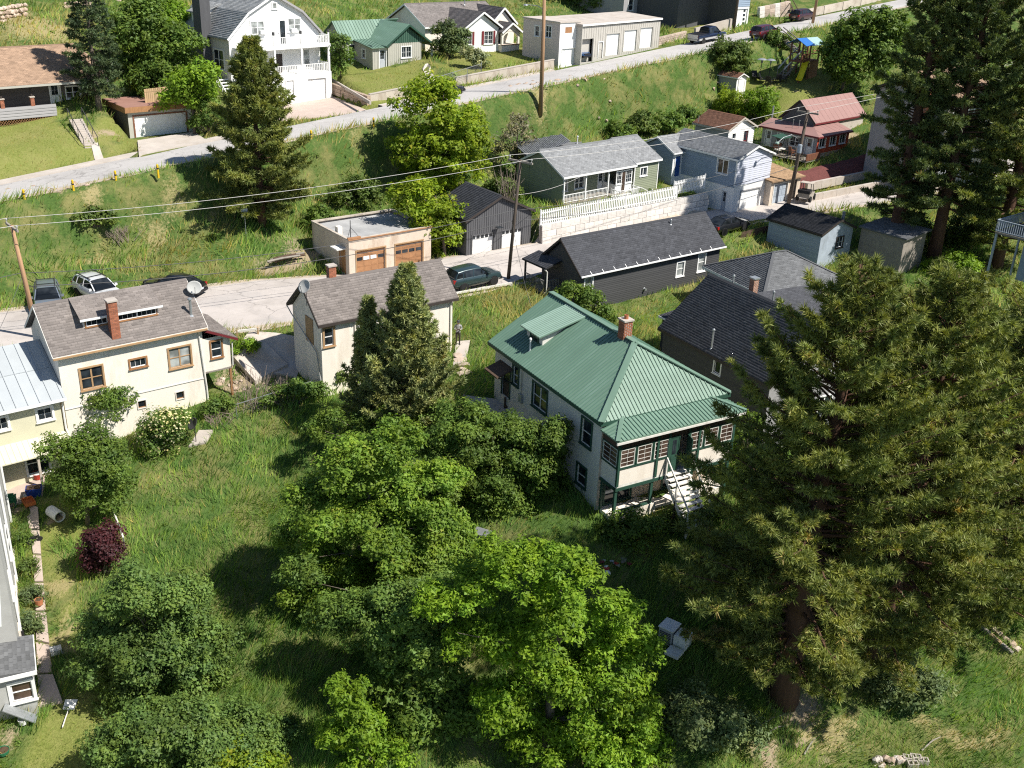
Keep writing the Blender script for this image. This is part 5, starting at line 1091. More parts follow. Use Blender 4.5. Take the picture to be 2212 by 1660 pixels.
hw = [(.45, 1.55, 1.0, 1.95), (2.5, 3.6, 1.0, 1.95), (4.4, 5.5, 1.0, 1.95)]
wall(RH, (sx, sy), (sx + sl, sy), .35, sH, 'red_board', hw); boards(RH, (sx, sy), (sx + sl, sy), .35, sH, 'red_board', 1.0, hw, wd_=.05)
for q in hw: window(RH, (sx, sy), (sx + sl, sy), q, 'white', cols=2, split=False)
m = MB(); m.box(sx, sx + sl, sy - .04, sy + .3, -1.2, .36); m.build('foundation', 'stone', RH)
wall(RH, (sx + sl, sy), (sx + sl, .2), .2, sH, 'tan_siding'); m = MB(); m.box(sx, sx + sl, sy, sy + .1, -1, -.9); m.build('footing', 'stone', RH)
hd = [(.5, 1.2, .05, 1.9), (2.0, 2.75, .9, 1.75), (3.6, 4.9, .75, 1.75), (5.6, 6.4, .05, 1.95)]
wall(RH, (sx, sy + sw), (sx, sy), -.8, sH, 'grey_siding', hd); door(RH, (sx, sy + sw), (sx, sy), hd[0], 'white', 'white', panes=(1, 2)); window(RH, (sx, sy + sw), (sx, sy), hd[1], 'white', cw=.08); window(RH, (sx, sy + sw), (sx, sy), hd[2], 'white', cols=2); door(RH, (sx, sy + sw), (sx, sy), hd[3], 'white', 'white', panes=(1, 2))
a0, a1, a2, a3 = (sx - .3, sy - .3, sH), (sx + sl + .3, sy - .3, sH), (sx + sl + .3, .25, sH + .62), (.25, .25, sH + .62)
r_ = slab(RH, [a0, a1, a2, a3], .09, 'metal_rose', 'skirt_roof'); rib_plane(r_, [a0, a1, a2, a3], (a0, a1), .9, 'metal_rose', .03, .012); r_ = slab(RH, [(sx - .3, sy + sw + .4, sH), a0, a3, (.25, sy + sw + .4, sH + .62)], .09, 'metal_rose', 'skirt_roof')
pbeam('fascia', 'maroon', RH, (sx - .3, sy - .33, sH - .1), (sx + sl + .3, sy - .33, sH - .1), .04, .15); pbeam('fascia', 'maroon', RH, (sx - .33, sy - .3, sH - .1), (sx - .33, sy + sw + .4, sH - .1), .04, .15)
for x, y in ((-1.0, 2.0), (-.9, 1.3)): vent(RH, x, y, sH + .2, .8, .025, 'galv')
m = MB(); m.lathe([(.1, 0), (.1, 1.5)], (.3, 5.6, 2.6), 8); m.build('stove_pipe', 'galv', RH)
# deck, its railing and the things on it
DK = thing('timber_deck', 'dark timber deck with brown railing before the rose-roofed house', 'deck', (31.05, 113.3, 3.7), 43.47)
for k in range(14): pb('plank', 'wood_grey', DK, sx - 2.6 + k * .18, sx - 2.6 + k * .18 + .165, sy - .6, sy + 4.4, -.12, -.04)
railing(DK, (sx - 2.6, sy - .6, -.05), (sx - .1, sy - .6, -.05), .75, 'deck_red', .12, bw=.09); railing(DK, (sx - 2.6, sy + 4.4, -.05), (sx - 2.6, sy - .6, -.05), .75, 'wood_dark', .3)
for x, y in ((sx - 2.5, sy - .5), (sx - .2, sy - .5), (sx - 2.5, sy + 4.2)): pb('deck_post', 'wood_dark', DK, x - .06, x + .06, y - .06, y + .06, -2.2, -.1)
def deck_chair(par_loc, az, label, mat='wood_dark', s=1.0, group=None):
    t = thing('chair', label, 'chair', par_loc, az, group)
    pb('seat', mat, t, -.28 * s, .28 * s, -.28 * s, .28 * s, .36, .42); pbeam('backrest', mat, t, (-.0, .27 * s, .42), (0, .45 * s, 1.05), .55 * s, .05, up=(0, 1, .3))
    for x in (-.25, .25):
        for y in (-.25, .25): pb('leg', mat, t, x * s - .03, x * s + .03, y * s - .03, y * s + .03, 0, .37)
        pb('arm', mat, t, x * s - .05, x * s + .05, -.3 * s, .3 * s, .6, .64); pb('arm_post', mat, t, x * s - .03, x * s + .03, -.28 * s, -.22 * s, .4, .6)
    return t
def wp_(par, p, dz=0): q = loc2w(par.location[:2], math.degrees(par.rotation_euler.z), p); return (q[0], q[1], par.location[2] + p[2] + dz)
deck_chair(wp_(DK, (sx - 1.9, sy + .7, -.04)), 60, 'dark chair on the timber deck nearest the railing corner', 'trim_dark'); deck_chair(wp_(DK, (sx - 1.2, sy + 2.0, -.04)), 110, 'dark chair on the timber deck by the house wall', 'deck_red')
t = thing('porch_swing', 'canopied garden swing with pale seat cushions on the timber deck', 'garden swing', wp_(DK, (sx - 1.5, sy + 3.4, -.04)), 43)
for x in (-.85, .85): pbeam('leg', 'steel_dark', t, (x, -.6, 0), (x, 0, 1.85), .05, .05); pbeam('leg', 'steel_dark', t, (x, .6, 0), (x, 0, 1.85), .05, .05)
m = MB(); m.hexa([(-1, -.65, 1.75), (1, -.65, 1.75), (1, .65, 1.9), (-1, .65, 1.9), (-1, -.65, 1.8), (1, -.65, 1.8), (1, .65, 1.95), (-1, .65, 1.95)]); m.build('canopy', 'trim_green', t); pb('seat', 'white_worn', t, -.75, .75, -.3, .25, .45, .57); pbeam('backrest', 'deck_red', t, (0, .28, .5), (0, .45, 1.05), 1.5, .07, up=(0, 1, .2))
AX = thing('white_annex', 'little white gabled cabin with brown shingle roof beside the rose-roofed house', 'cabin', (17.8, 111.7, 4.1), -48.12)
L, W, he, hr = 4.85, 4.8, 2.6, 3.72; o = .25; a, b, c, d = (o, o), (L - o, o), (L - o, W - o), (o, W - o)
hx = [(.7, 1.25, 1.55, 2.1), (2.6, 3.35, .2, 2.2)]
wall(AX, a, b, -1, he - .1, 'grey_siding'); wall(AX, b, c, -1, he - .1, 'white', hx, apex=hr - .15); window(AX, b, c, hx[0], 'white', split=False); door(AX, b, c, hx[1], 'maroon', 'white', panes=(3, 3)); wall(AX, c, d, -1, he - .1, 'white'); wall(AX, d, a, -1, he - .1, 'grey_siding', apex=hr - .15)
siding(AX, b, c, 0, he - .1, 'white', .2, hx, hr - .2); gable_roof(AX, 0, L, 0, W, he, hr, 'shingle_brown_base', 'shingle_brown', fascia='tan_siding'); vent(AX, 3.6, 4.6, 2.5, .7, .03, 'galv', cap=False); vent(AX, .6, .2, 2.6, .8, .03, 'galv', cap=False)
# terraced beds below the rose-roofed house
_d0, _d1 = at(1742, 402, 2.2), at(1890, 372, 2.6); _e0, _e1 = at(1745, 430, 1.7), at(1890, 402, 2.1)
for nm, p, q, h_ in (('low_stone_wall', _d0, _d1, .5), ('low_stone_wall', _e0, _e1, .7)):
    t = thing(nm, 'upper low concrete garden wall below the red sunroom' if h_ == .5 else 'lower concrete garden wall at the street below the red sunroom', 'garden wall'); v = (q - p); q2 = p + v * 1.6; n_ = 8
    for k in range(n_): a_ = p + (q2 - p) * k / n_; b_ = p + (q2 - p) * (k + 1) / n_; pbeam('block', 'concrete', t, tuple(a_ + [0, 0, -.1]), tuple(b_ * .985 + a_ * .015 + np.array([0, 0, -.1])), .35, h_ + .3)
_x = off(_d0, _d1, .3); _y = off(_d0, _d1, 2.6)
drape('mulch_bed', [_x[0], _x[1] * 1.3 - _x[0] * .3, _y[1] * 1.3 - _y[0] * .3, _y[0]], 'mulch', .1, .3, kind='structure')
# brown-roofed house behind the right-hand pines; walls toned darker to stand in for pine shade
c0 = atd(2018, 388, 112); zE = float(atd(2018, 215, 112)[2])
BH = thing('tan_three_level_house', 'tall tan house with orange-brown shingle roof half hidden by the right-hand pines', 'house', (c0[0], c0[1], float(c0[2])), 41)
hE = zE - float(c0[2]); hx = [(.5, 3.2, .0, 2.1), (4.2, 6.9, .0, 2.1), (1, 2.2, hE - 1.7, hE - .6), (4, 6.6, hE - 1.8, hE - .6)]
wall(BH, (0, 0), (9.5, 0), -2, hE, 'tan_siding', hx); garage_door(BH, (0, 0), (9.5, 0), hx[0], 'door_grey', 'white'); garage_door(BH, (0, 0), (9.5, 0), hx[1], 'door_grey', 'white'); window(BH, (0, 0), (9.5, 0), hx[2], 'white'); window(BH, (0, 0), (9.5, 0), hx[3], 'white', cols=2)
wall(BH, (9.5, 0), (9.5, 8), -2, hE, 'grey_siding', apex=hE + 2); wall(BH, (9.5, 8), (0, 8), -2, hE, 'grey_siding'); wall(BH, (0, 8), (0, 0), -2, hE, 'grey_siding', apex=hE + 2)
gable_roof(BH, -.5, 10, -.5, 8.5, hE, hE + 2.3, 'shingle_tan_base', 'shingle_tan', fascia='trim_dark')
m = MB(); m.box(.0, 9.5, -1.6, 0, hE - 3.0, hE - 2.85); m.build('balcony', 'white_worn', BH); railing(BH, (0, -1.55, hE - 2.85), (9.5, -1.55, hE - 2.85), .9, 'white_worn', .2)
chimney(BH, -.6, 2.2, .75, .95, hE - 4.5, hE + 1.3, bl=.3, bh=.12)
# house with a deck cut by the right edge
c0 = atd(2150, 500, 84)
DH = thing('grey_house', 'grey house with pale railed deck at the right edge under the pines', 'house', (c0[0], c0[1], float(c0[2]) - 1.6), -50)
for q in (((1.6, 1.6), (8, 1.6)), ((8, 1.6), (8, 8)), ((8, 8), (1.6, 8)), ((1.6, 8), (1.6, 1.6))): wall(DH, q[0], q[1], -2, 4.2, 'blue_siding')
window(DH, (1.6, 8), (1.6, 1.6), (3.5, 5.0, 2.4, 3.8), 'white', surface=True, cols=2)
m = MB(); m.box(0, 8, 0, 1.6, 1.45, 1.6); m.box(0, 1.6, 1.6, 8, 1.45, 1.6); m.build('deck', 'wood_grey', DH); railing(DH, (0, 0, 1.6), (8, 0, 1.6), .9, 'pale_blue_siding', .16); railing(DH, (0, 8, 1.6), (0, 0, 1.6), .9, 'pale_blue_siding', .16)
for x, y in ((.1, .1), (4, .1), (7.9, .1), (.1, 4), (.1, 7.9)): pb('deck_post', 'pale_blue_siding', DH, x - .07, x + .07, y - .07, y + .07, -2.5, 1.45)
hip(DH, 1.1, 8.5, 1.1, 8.5, 4.2, 6.2, 'shingle_slate_base', 'shingle_slate')
# small garden shed
GS = thing('garden_shed', 'small white and grey garden shed with brown gable roof on the slope', 'shed', (*atd(1544, 194, 130)[:2], 7.5), -46)
def small_shed(t, L, W, he, hr):
    a, b, c, d = (.1, .1), (L - .1, .1), (L - .1, W - .1), (.1, W - .1)
    wall(t, a, b, -.8, he, 'grey_siding'); wall(t, b, c, -.8, he, 'white', apex=hr - .08); wall(t, c, d, -.8, he, 'grey_siding'); wall(t, d, a, -.8, he, 'grey_siding', apex=hr - .08); door(t, b, c, (.35, W - .55, .05, 1.75), 'white', 'grey_siding', surface=True, cw=.04)
    gable_roof(t, -.1, L + .1, -.05, W + .05, he + .05, hr, 'shingle_brown_base', 'shingle_brown', fascia='white', th=.07)
small_shed(GS, 3.0, 2.1, 1.95, 2.45)
# ------------------------------------------------------------------ upper road, from the left
RA = thing('ranch_house', 'long dark ranch house with tan shingle roof and brick porch piers', 'house', (*at(142, 222, 9.3)[:2], 8.35), 43)
# origin under the front door; the front runs to the left (-x)
he = 2.72; x0, x1 = -14, 3.4
hx = [(13.2, 14.05, .5, 2.45), (2.0, 3.3, 1.0, 2.1), (6.5, 8.0, 1.0, 2.1), (14.6, 15.8, 1.1, 2.1)]
wall(RA, (x0, 1.2), (x1, 1.2), -1.5, he, 'brown_siding', hx); door(RA, (x0, 1.2), (x1, 1.2), hx[0], 'white', 'white', panes=(2, 2)); [window(RA, (x0, 1.2), (x1, 1.2), q, 'white', cols=2) for q in hx[1:]]
siding(RA, (x0, 1.2), (x1, 1.2), .5, he, 'brown_siding', .25, hx); wall(RA, (x1, 1.2), (x1, 11), -1.5, he, 'brown_siding', apex=4.95); wall(RA, (x1, 11), (x0, 11), -1.5, he, 'brown_siding'); wall(RA, (x0, 11), (x0, 1.2), -1.5, he, 'brown_siding', apex=4.95)
m = MB(); m.box(x0, -1.0, -.35, 1.2, .3, .5); m.build('porch_floor', 'wood_grey', RA)
siding(RA, (x0, -.36), (-1.0, -.36), .0, 1.0, 'grey_siding', .24, name='porch_board'); m = MB(); m.box(x0, -1.0, -.34, -.28, 0, 1.0); m.build('porch_panel', 'grey_siding', RA)
for x in (-2.9, -5.4, -7.9, -10.4): chimney(RA, x, -.2, .32, .32, .5, 1.75, pot=False, bl=.16); pb('porch_post', 'trim_dark', RA, x - .07, x + .07, -.27, -.13, 1.75, he)
for k in range(60):
    x = x0 + k * .22
    if x < -1.2: pbeam('lattice_strip', 'wood_orange', RA, (x, -.34, -.45), (x + .4, -.34, .0), .03, .02); pbeam('lattice_strip', 'wood_orange', RA, (x + .4, -.35, -.45), (x, -.35, .0), .03, .02)
gable_roof(RA, x0 - .4, x1 + .4, -.7, 11.6, he + .1, 5.2, 'shingle_tan_base', 'shingle_tan', fascia='beige_siding'); pb('roof_vent', 'galv', RA, -10.4, -9.7, 6.4, 7.0, 4.9, 6.0)
# steps down its lawn
ST = thing('garden_steps', 'grey concrete steps with black handrails down the ranch house lawn', 'steps')
s0, s1 = at(163, 256, 8.35), at(198, 320, 6.45); dv = s1 - s0
for k in range(13): a_ = s0 + dv * k / 13; b_ = s0 + dv * (k + 1) / 13; pbeam('step', 'concrete', ST, (a_[0], a_[1], b_[2]), (b_[0] + dv[0] * .004, b_[1] + dv[1] * .004, b_[2]), 1.1, .2)
_n = np.array([-dv[1], dv[0], 0]); _n /= np.linalg.norm(_n)
for s_ in (-.6, .6): pbeam('handrail', 'steel_dark', ST, tuple(s0 + _n * s_ + [0, 0, .9]), tuple(s1 + _n * s_ + [0, 0, .9]), .05, .05); [pbeam('rail_post', 'steel_dark', ST, tuple(s0 + dv * t_ + _n * s_), tuple(s0 + dv * t_ + _n * s_ + [0, 0, .9]), .04, .04) for t_ in (0, .33, .66, 1)]
drape('path', [at(198, 318, 6.5)[:2], at(212, 314, 6.5)[:2], at(226, 338, 6.1)[:2], at(206, 341, 6.1)[:2]], 'concrete', .05)
# brown flat garage
TG = thing('brown_garage', 'flat-roofed brown garage with wide white door beside the ranch house', 'garage', (-35.12, 93.28, 6.5), 41.34)
L, W, he = 6.54, 5.3, 2.66; a, b, c, d = (.3, .3), (L - .3, .3), (L - .3, W - .3), (.3, W - .3); hx = [(.55, 5.4, -.15, 1.75)]
wall(TG, a, b, -1, he - .45, 'beige_siding', hx); garage_door(TG, a, b, hx[0], 'garage_white', 'deck_red', 4, 6, cw=.14)
for p, q in ((b, c), (c, d), (d, a)): wall(TG, p, q, -1, he - .45, 'brown_siding')
m = MB(); m.box(0, L, 0, W, he - .48, he); m.build('roof', 'roof_rust', TG); m = MB(); m.box(-.02, L + .02, -.03, 0, he - .5, he - .02); m.box(-.03, 0, 0, W, he - .5, he - .02); m.box(L, L + .03, 0, W, he - .5, he - .02); m.build('fascia', 'wood_brown', TG)
FN = thing('board_fence', 'raw timber board fence behind the flat-roofed brown garage', 'fence')
f0, f1, f2 = atd(300, 262, 102), atd(437, 256, 105), atd(420, 215, 113)
f0, f1, f2 = [np.array([q[0], q[1], z_]) for q, z_ in ((atd(312, 205, 102), 8.6), (atd(432, 195, 105), 8.7), (atd(395, 165, 111), 9.3))]
for p, q, n_ in ((f0, f1, 30), (f1, f2, 34)):
    for k in range(n_): c_ = p + (q - p) * (k + .5) / n_; pb('board', 'wood_raw', FN, c_[0] - .085, c_[0] + .085, c_[1] - .012, c_[1] + .012, c_[2] - .4, c_[2] + 1.75).rotation_euler = (0, 0, math.atan2(q[1] - p[1], q[0] - p[0]))
    for zz in (.3, 1.5): pbeam('rail', 'wood_raw', FN, tuple(p + [0, 0, zz]), tuple(q + [0, 0, zz]), .05, .09)
CL = thing('clothes_line_post', 'rotary clothes line with thin bars behind the board fence', 'clothes line', (*atd(398, 150, 108)[:2], 9.0)); m = MB(); m.tube([(0, 0, 0), (0, 0, 2.4)], .03, 6); m.build('post', 'galv', CL)
for an in (0.3, 1.87): m = MB(); m.tube([(-1.6 * math.cos(an), -1.6 * math.sin(an), 2.35), (1.6 * math.cos(an), 1.6 * math.sin(an), 2.45)], .03, 5); m.build('bar', 'galv', CL)
# ------------------------------------------------------------------ white gambrel house
GH = thing('white_gambrel_house', 'tall white gambrel-roofed house with two balconies and a big black chimney', 'house', (-36.23, 111.82, 7.6), -43.37)
L, W, he, hr, kk, hk = 10.3, 11.3, 6.33, 10.32, 2.5, 8.68; o = .3; xf = 10.0
prof = [(0, he), (kk, hk), (W / 2, hr), (W - kk, hk), (W, he)]
hx = [(8.0, 9.9, .0, 0.)]
w = WF((xf, o), (xf, W - o)); m = MB(); m.poly([(xf, o, -1.5), (xf, W - o, -1.5), (xf, W - o, he + .1), (xf, W - kk - .05, hk - .1), (xf, W / 2, hr - .15), (xf, kk + .05, hk - .1), (xf, o, he + .1)]); m.build('wall', 'white', GH, fix=False)
wall(GH, (0.3, o), (xf, o), -1.5, he, 'stucco_white'); wall(GH, (xf, W - o), (0.3, W - o), -1.5, he, 'stucco_white'); m = MB(); m.poly([(.3, W - o, -1.5), (.3, o, -1.5), (.3, o, he), (.3, kk, hk - .1), (.3, W / 2, hr - .15), (.3, W - kk, hk - .1), (.3, W - o, he)]); m.build('wall', 'stucco_white', GH, fix=False)
for (y0, z0), (y1, z1) in zip(prof[:-1], prof[1:]):
    P = [(0, y0, z0), (L, y0, z0), (L, y1, z1), (0, y1, z1)]
    slab(GH, P, .12, 'shingle_light_base')
    lo, hi = ((y0, z0), (y1, z1)) if z0 < z1 else ((y1, z1), (y0, z0)); shingles(GH, (0, lo[0], lo[1]), (1, 0, 0), (0, hi[0] - lo[0], hi[1] - lo[1]), L, math.hypot(hi[0] - lo[0], hi[1] - lo[1]), 'shingle_light', .2, .4)
    pbeam('bargeboard', 'grey_siding' if y0 >= W / 2 else 'white', GH, (L + .02, y0, z0 - .1), (L + .02, y1, z1 - .1), .05, .2)
def sw_(r, **k): window(GH, (xf, o), (xf, W - o), (r[0] - o, r[1] - o, r[2], r[3]), 'white', glass='glass_pale', surface=True, **k)
sw_((5.45, 5.95, 8.9, 9.45), cw=.08, split=False); sw_((2.85, 4.35, 6.6, 7.8), cols=2); sw_((7.2, 8.65, 6.65, 7.9), cols=2); sw_((8.9, 9.65, 3.1, 4.85))
door(GH, (xf, o), (xf, W - o), (5.4 - o, 6.1 - o, 5.55, 7.75), 'white', 'white', surface=True); door(GH, (xf, o), (xf, W - o), (6.1 - o, 6.8 - o, 5.55, 7.75), 'glass', 'white', surface=True, panels=1); door(GH, (xf, o), (xf, W - o), (5.55 - o, 6.3 - o, 2.75, 4.6), 'trim_dark', 'white', surface=True)
for y in (4.1, 7.75): pb('air_conditioner', 'white', GH, xf + .02, xf + .35, y - .3, y + .3, 6.6, 6.95)
# balcony block
x2, ya, yb = 11.7, .6, 11.1
m = MB(); m.box(xf, x2, ya, yb, 5.22, 5.5); m.build('upper_balcony', 'white', GH); m = MB(); m.box(xf, x2, ya, yb, 2.45, 2.75); m.build('lower_balcony', 'white', GH)
hg = [(8.1 - ya, 10.35 - ya, .05, 2.15), (5.5 - ya, 6.35 - ya, .3, 2.2)]
wall(GH, (x2, ya), (x2, yb), -1.5, 2.45, 'white', hg); garage_door(GH, (x2, ya), (x2, yb), hg[0], 'garage_white', 'white', 4, 4); door(GH, (x2, ya), (x2, yb), hg[1], 'white', 'white'); wall(GH, (x2, yb), (xf, yb), -1.5, 2.45, 'white'); wall(GH, (xf, ya), (x2, ya), -1.5, 2.45, 'white')
for y in (.8, 4.35, 7.55, 10.9): pb('balcony_post', 'white', GH, x2 - .2, x2 - .02, y - .1, y + .1, 2.75, 5.22)
for y in (4.35, 7.55, 10.95): pb('lamp_post', 'white', GH, x2 - .2, x2 - .06, y - .07, y + .07, 5.5, 6.6); pb('lantern', 'steel_dark', GH, x2 - .22, x2 - .04, y - .1, y + .1, 6.6, 6.9)
for z in (2.75, 5.5):
    for a_, b_ in ((.8, 4.35), (4.35, 7.55), (7.55, 10.95)): railing(GH, (x2 - .1, a_, z), (x2 - .1, b_, z), .85, 'white', .2, bw=.06)
    railing(GH, (xf, 10.95, z), (x2 - .1, 10.95, z), .85, 'white', .2, bw=.06)
pb('rail_panel', 'white', GH, x2 - .16, x2 - .04, 6.9, 8.0, 2.75, 3.55)
hl = [(7.2 - .3, 8.9 - .3, 3.3, 5.1), (2.8, 4.4, 3.3, 5.0)]
for q in hl: window(GH, (.3, o), (xf, o), q, 'white', cols=2, surface=True)
m = MB(); m.hexa([(4.1, -.65, -1), (6.8, -.65, -1), (6.8, o, -1), (4.1, o, -1), (4.1, -.65, 4.6), (6.8, -.65, 4.6), (6.8, o, 4.6), (4.1, o, 4.6)]); m.hexa([(4.1, -.65, 4.6), (6.8, -.65, 4.6), (6.8, o, 4.6), (4.1, o, 4.6), (5.3, -.6, 5.9), (6.7, -.6, 5.9), (6.7, o + .2, 5.9), (5.3, o + .2, 5.9)]); m.box(5.3, 6.7, -.6, .5, 5.9, 11.4); m.build('chimney', 'charcoal_panel', GH)
m = MB(); m.poly([(2.2, 1.0, 7.0), (4.4, 1.0, 7.0), (4.4, 1.0, 8.3), (2.2, 1.0, 8.3)]); m.poly([(4.4, 1.0, 7.2), (4.4, 2.9, 8.9), (4.4, 2.7, 8.95), (4.4, 1.0, 8.3)]); m.poly([(2.2, 1.0, 7.2), (2.2, 1.0, 8.3), (2.2, 2.7, 8.95), (2.2, 2.9, 8.9)]); m.build('dormer', 'white', GH, fix=False); window(GH, (2.2, 1.0), (4.4, 1.0), (.6, 1.6, 7.2, 8.1), 'white', surface=True)
P = [(1.9, .6, 8.2), (4.7, .6, 8.2), (4.7, 3.0, 9.02), (1.9, 3.0, 9.02)]; slab(GH, P, .1, 'shingle_light_base', 'dormer_roof'); shingles(GH, P[0], (1, 0, 0), (0, 2.4, .82), 2.8, 2.5, 'shingle_light', .2, .4)
m = MB(); m.box(-1.8, 1.4, -1.2, .3, -1, 4.2); m.build('side_porch', 'stucco_white', GH); m = MB(); m.box(-2.0, 1.6, -1.4, .3, 4.2, 4.45); m.build('side_porch_roof', 'shingle_light_base', GH); window(GH, (-1.8, -1.2), (1.4, -1.2), (1.4, 2.3, 2.3, 3.7), 'white', surface=True)
for k in range(10): pb('step', 'white', GH, 9.2 + k * .27, 9.2 + k * .27 + .3, -1.1, .5, 2.5 - k * .25 - .08, 2.5 - k * .25)
for y in (-1.1, .5): pbeam('handrail', 'white', GH, (9.2, y, 3.4), (11.9, y, .9), .07, .08); [pb('baluster', 'white', GH, 9.3 + k * .3 - .03, 9.3 + k * .3 + .03, y - .03, y + .03, 2.45 - k * .278, 3.3 - k * .278) for k in range(9)]
drape('driveway', DR2, 'concrete_pink', .14, .5)
drape('driveway', DR1, 'concrete', .16, .5)
# dark stone wall along that driveway
DW = thing('stone_garden_wall', 'dark mossy stone wall curving beside the pink concrete driveway', 'garden wall')
w0, w1 = at(712, 200, 7.9), at(798, 231, 7.85)
for r_ in range(3):
    for k in range(9): a_ = w0 + (w1 - w0) * k / 9; b_ = w0 + (w1 - w0) * (k + .94) / 9; pbeam('stone', 'stone', DW, tuple(a_ + [0, 0, .18 + r_ * .36]), tuple(b_ + [0, 0, .18 + r_ * .36]), .4 + random.uniform(-.05, .05), .33)
for nm, lab, p, q, h_, n_ in (('concrete_wall', 'stained concrete retaining wall below the small green-roofed house', GW0, GW1, 1.15, 5), ('concrete_wall', 'long stained concrete retaining wall below the white bungalow', BW0, BW1, 1.12, 7)):
    t = thing(nm, lab, 'retaining wall')
    for k in range(n_): a_ = p + (q - p) * k / n_; b_ = p + (q - p) * (k + .996) / n_; pbeam('wall_section', 'concrete_wall', t, tuple(a_ + [0, 0, h_ / 2 - .25]), tuple(b_ + [0, 0, h_ / 2 - .25]), .3, h_ + .5)
    pbeam('coping', 'concrete', t, tuple(p + [0, 0, h_ + .03]), tuple(q + [0, 0, h_ + .03]), .36, .07)
t = thing('concrete_kerb', 'low concrete edging across the lawn of the small green-roofed house', 'edging'); a_, b_ = at(716, 172, 9.0), at(800, 222, 8.9); pbeam('kerb_section', 'concrete', t, tuple(a_), tuple(b_), .18, .3)
# chain-link fence between the two houses
def chainlink(lab, pts, h_=1.1, mat='galv'):
    t = thing('chain_link_fence', lab, 'fence')
    for i in range(len(pts) - 1):
        p, q = np.array(pts[i], float), np.array(pts[i + 1], float); n_ = max(1, int(np.linalg.norm(q - p) / 2.2));
        for k in range(n_ + 1): c_ = p + (q - p) * k / n_; pbeam('fence_post', mat, t, tuple(c_ + [0, 0, -.3]), tuple(c_ + [0, 0, h_]), .05, .05)
        pbeam('top_rail', mat, t, tuple(p + [0, 0, h_]), tuple(q + [0, 0, h_]), .04, .04)
        Ln = np.linalg.norm(q - p); m = MB(); nn = int(Ln / .22)
        for k in range(nn):
            for s_ in (0, 1): a_ = p + (q - p) * min(1, max(0, (k + s_ * 4) / nn)); b_ = p + (q - p) * min(1, max(0, (k + (1 - s_) * 4) / nn)); m.beam(a_ + [0, 0, .03], b_ + [0, 0, h_], .006, .006)
        m.build('mesh', mat, t, kind='stuff')
    return t
chainlink('chain-link fence on the lawn between green-roofed house and bungalow', [at(945, 188, 9.4), at(1040, 158, 10.0), at(1040, 130, 10.3)], 1.0)
drape('path', [at(942, 195, 9.2)[:2], at(955, 190, 9.3)[:2], at(925, 148, 9.9)[:2], at(912, 150, 9.9)[:2]], 'concrete', .05)
# ------------------------------------------------------------------ small green-roofed house
S2 = thing('green_roofed_bungalow', 'small beige board-and-batten house with green metal roof above the upper road', 'house', (-20.42, 120.13, 9.6), 42.07)
he, hr = 2.84, 4.74
A_, B_, C_, D_ = (0, 0, he), (7, 0, he), (7, 1.8, hr), (0, 1.8, hr); r_ = slab(S2, [A_, B_, C_, D_], .1, 'metal_green'); rib_plane(r_, [A_, B_, C_, D_], (A_, B_), .4, 'metal_green_dark'); slab(S2, [(9, 4.4, he), (0, 4.4, he), D_, (9, 1.8, hr)], .1, 'metal_green')
wall(S2, (.3, .3), (4.2, .3), -1, he, 'beige_siding', [(.9, 1.7, .8, 2.3)]); window(S2, (.3, .3), (4.2, .3), (.9, 1.7, .8, 2.3), 'white'); boards(S2, (.3, .3), (4.2, .3), 0, he, 'beige_siding', .3, [(.9, 1.7, .8, 2.3)]); wall(S2, (.3, 4.1), (.3, .3), -1, he, 'beige_siding', apex=hr - .2)
p, q = (3.82, -3.5), (8.35, -3.5); hx = [(5.65 - 3.82, 6.95 - 3.82, 1.15, 2.3)]
wall(S2, p, q, -1, 2.75, 'beige_siding', hx); window(S2, p, q, hx[0], 'white', cols=2, grid=(2, 2), split=False); boards(S2, p, q, 0, 2.75, 'beige_siding', .28, hx)
m = MB(); m.poly([(3.82, -3.52, 2.75), (9.0, -3.52, 2.75), (6.5, -3.52, 4.4)]); m.build('gable', 'trim_green', S2, fix=False); boards(S2, (3.9, -3.52), (9.0, -3.52), 2.75, 2.76, 'metal_green_dark', .3, (), 4.35, at_=.5)
wall(S2, (3.82, 1), (3.82, -3.5), -1, 2.75, 'beige_siding'); wall(S2, (8.35, -3.5), (8.35, 4), -1, 2.75, 'beige_siding')
for P in ([(3.35, -3.9, 2.55), (3.35, 1.0, 2.55), (6.5, 1.8, 4.72), (6.5, -3.9, 4.72)], [(10.2, 3, 2.3), (10.2, -3.9, 2.3), (6.5, -3.9, 4.72), (6.5, 1.8, 4.72)]): r_ = slab(S2, P, .1, 'metal_green'); rib_plane(r_, P, (P[0], P[1]), .4, 'metal_green_dark')
for p_, q_ in (((3.35, -3.93, 2.45), (6.5, -3.93, 4.62)), ((10.2, -3.93, 2.2), (6.5, -3.93, 4.62))): pbeam('bargeboard', 'trim_green', S2, p_, q_, .04, .18)
pb('carport_post', 'white', S2, 9.75, 9.9, -3.6, -3.45, -.6, 2.4); m = MB(); m.tube([(9.95, -3.5, 2.3), (9.95, -3.5, -.2)], .04, 6); m.build('downpipe', 'white', S2)
wall(S2, (1.9, -3.3), (3.82, -3.3), -1, 2.4, 'beige_siding', [(.92, 1.75, .1, 2.15)]); door(S2, (1.9, -3.3), (3.82, -3.3), (.92, 1.75, .1, 2.15), 'door_grey', 'white', panes=(3, 3)); wall(S2, (1.9, .3), (1.9, -3.3), -1, 2.6, 'beige_siding', [(1.6, 2.2, 1.1, 2.0)]); window(S2, (1.9, .3), (1.9, -3.3), (1.6, 2.2, 1.1, 2.0), 'white'); boards(S2, (1.9, -3.3), (3.82, -3.3), 0, 2.4, 'beige_siding', .28, [(.92, 1.75, .1, 2.15)])
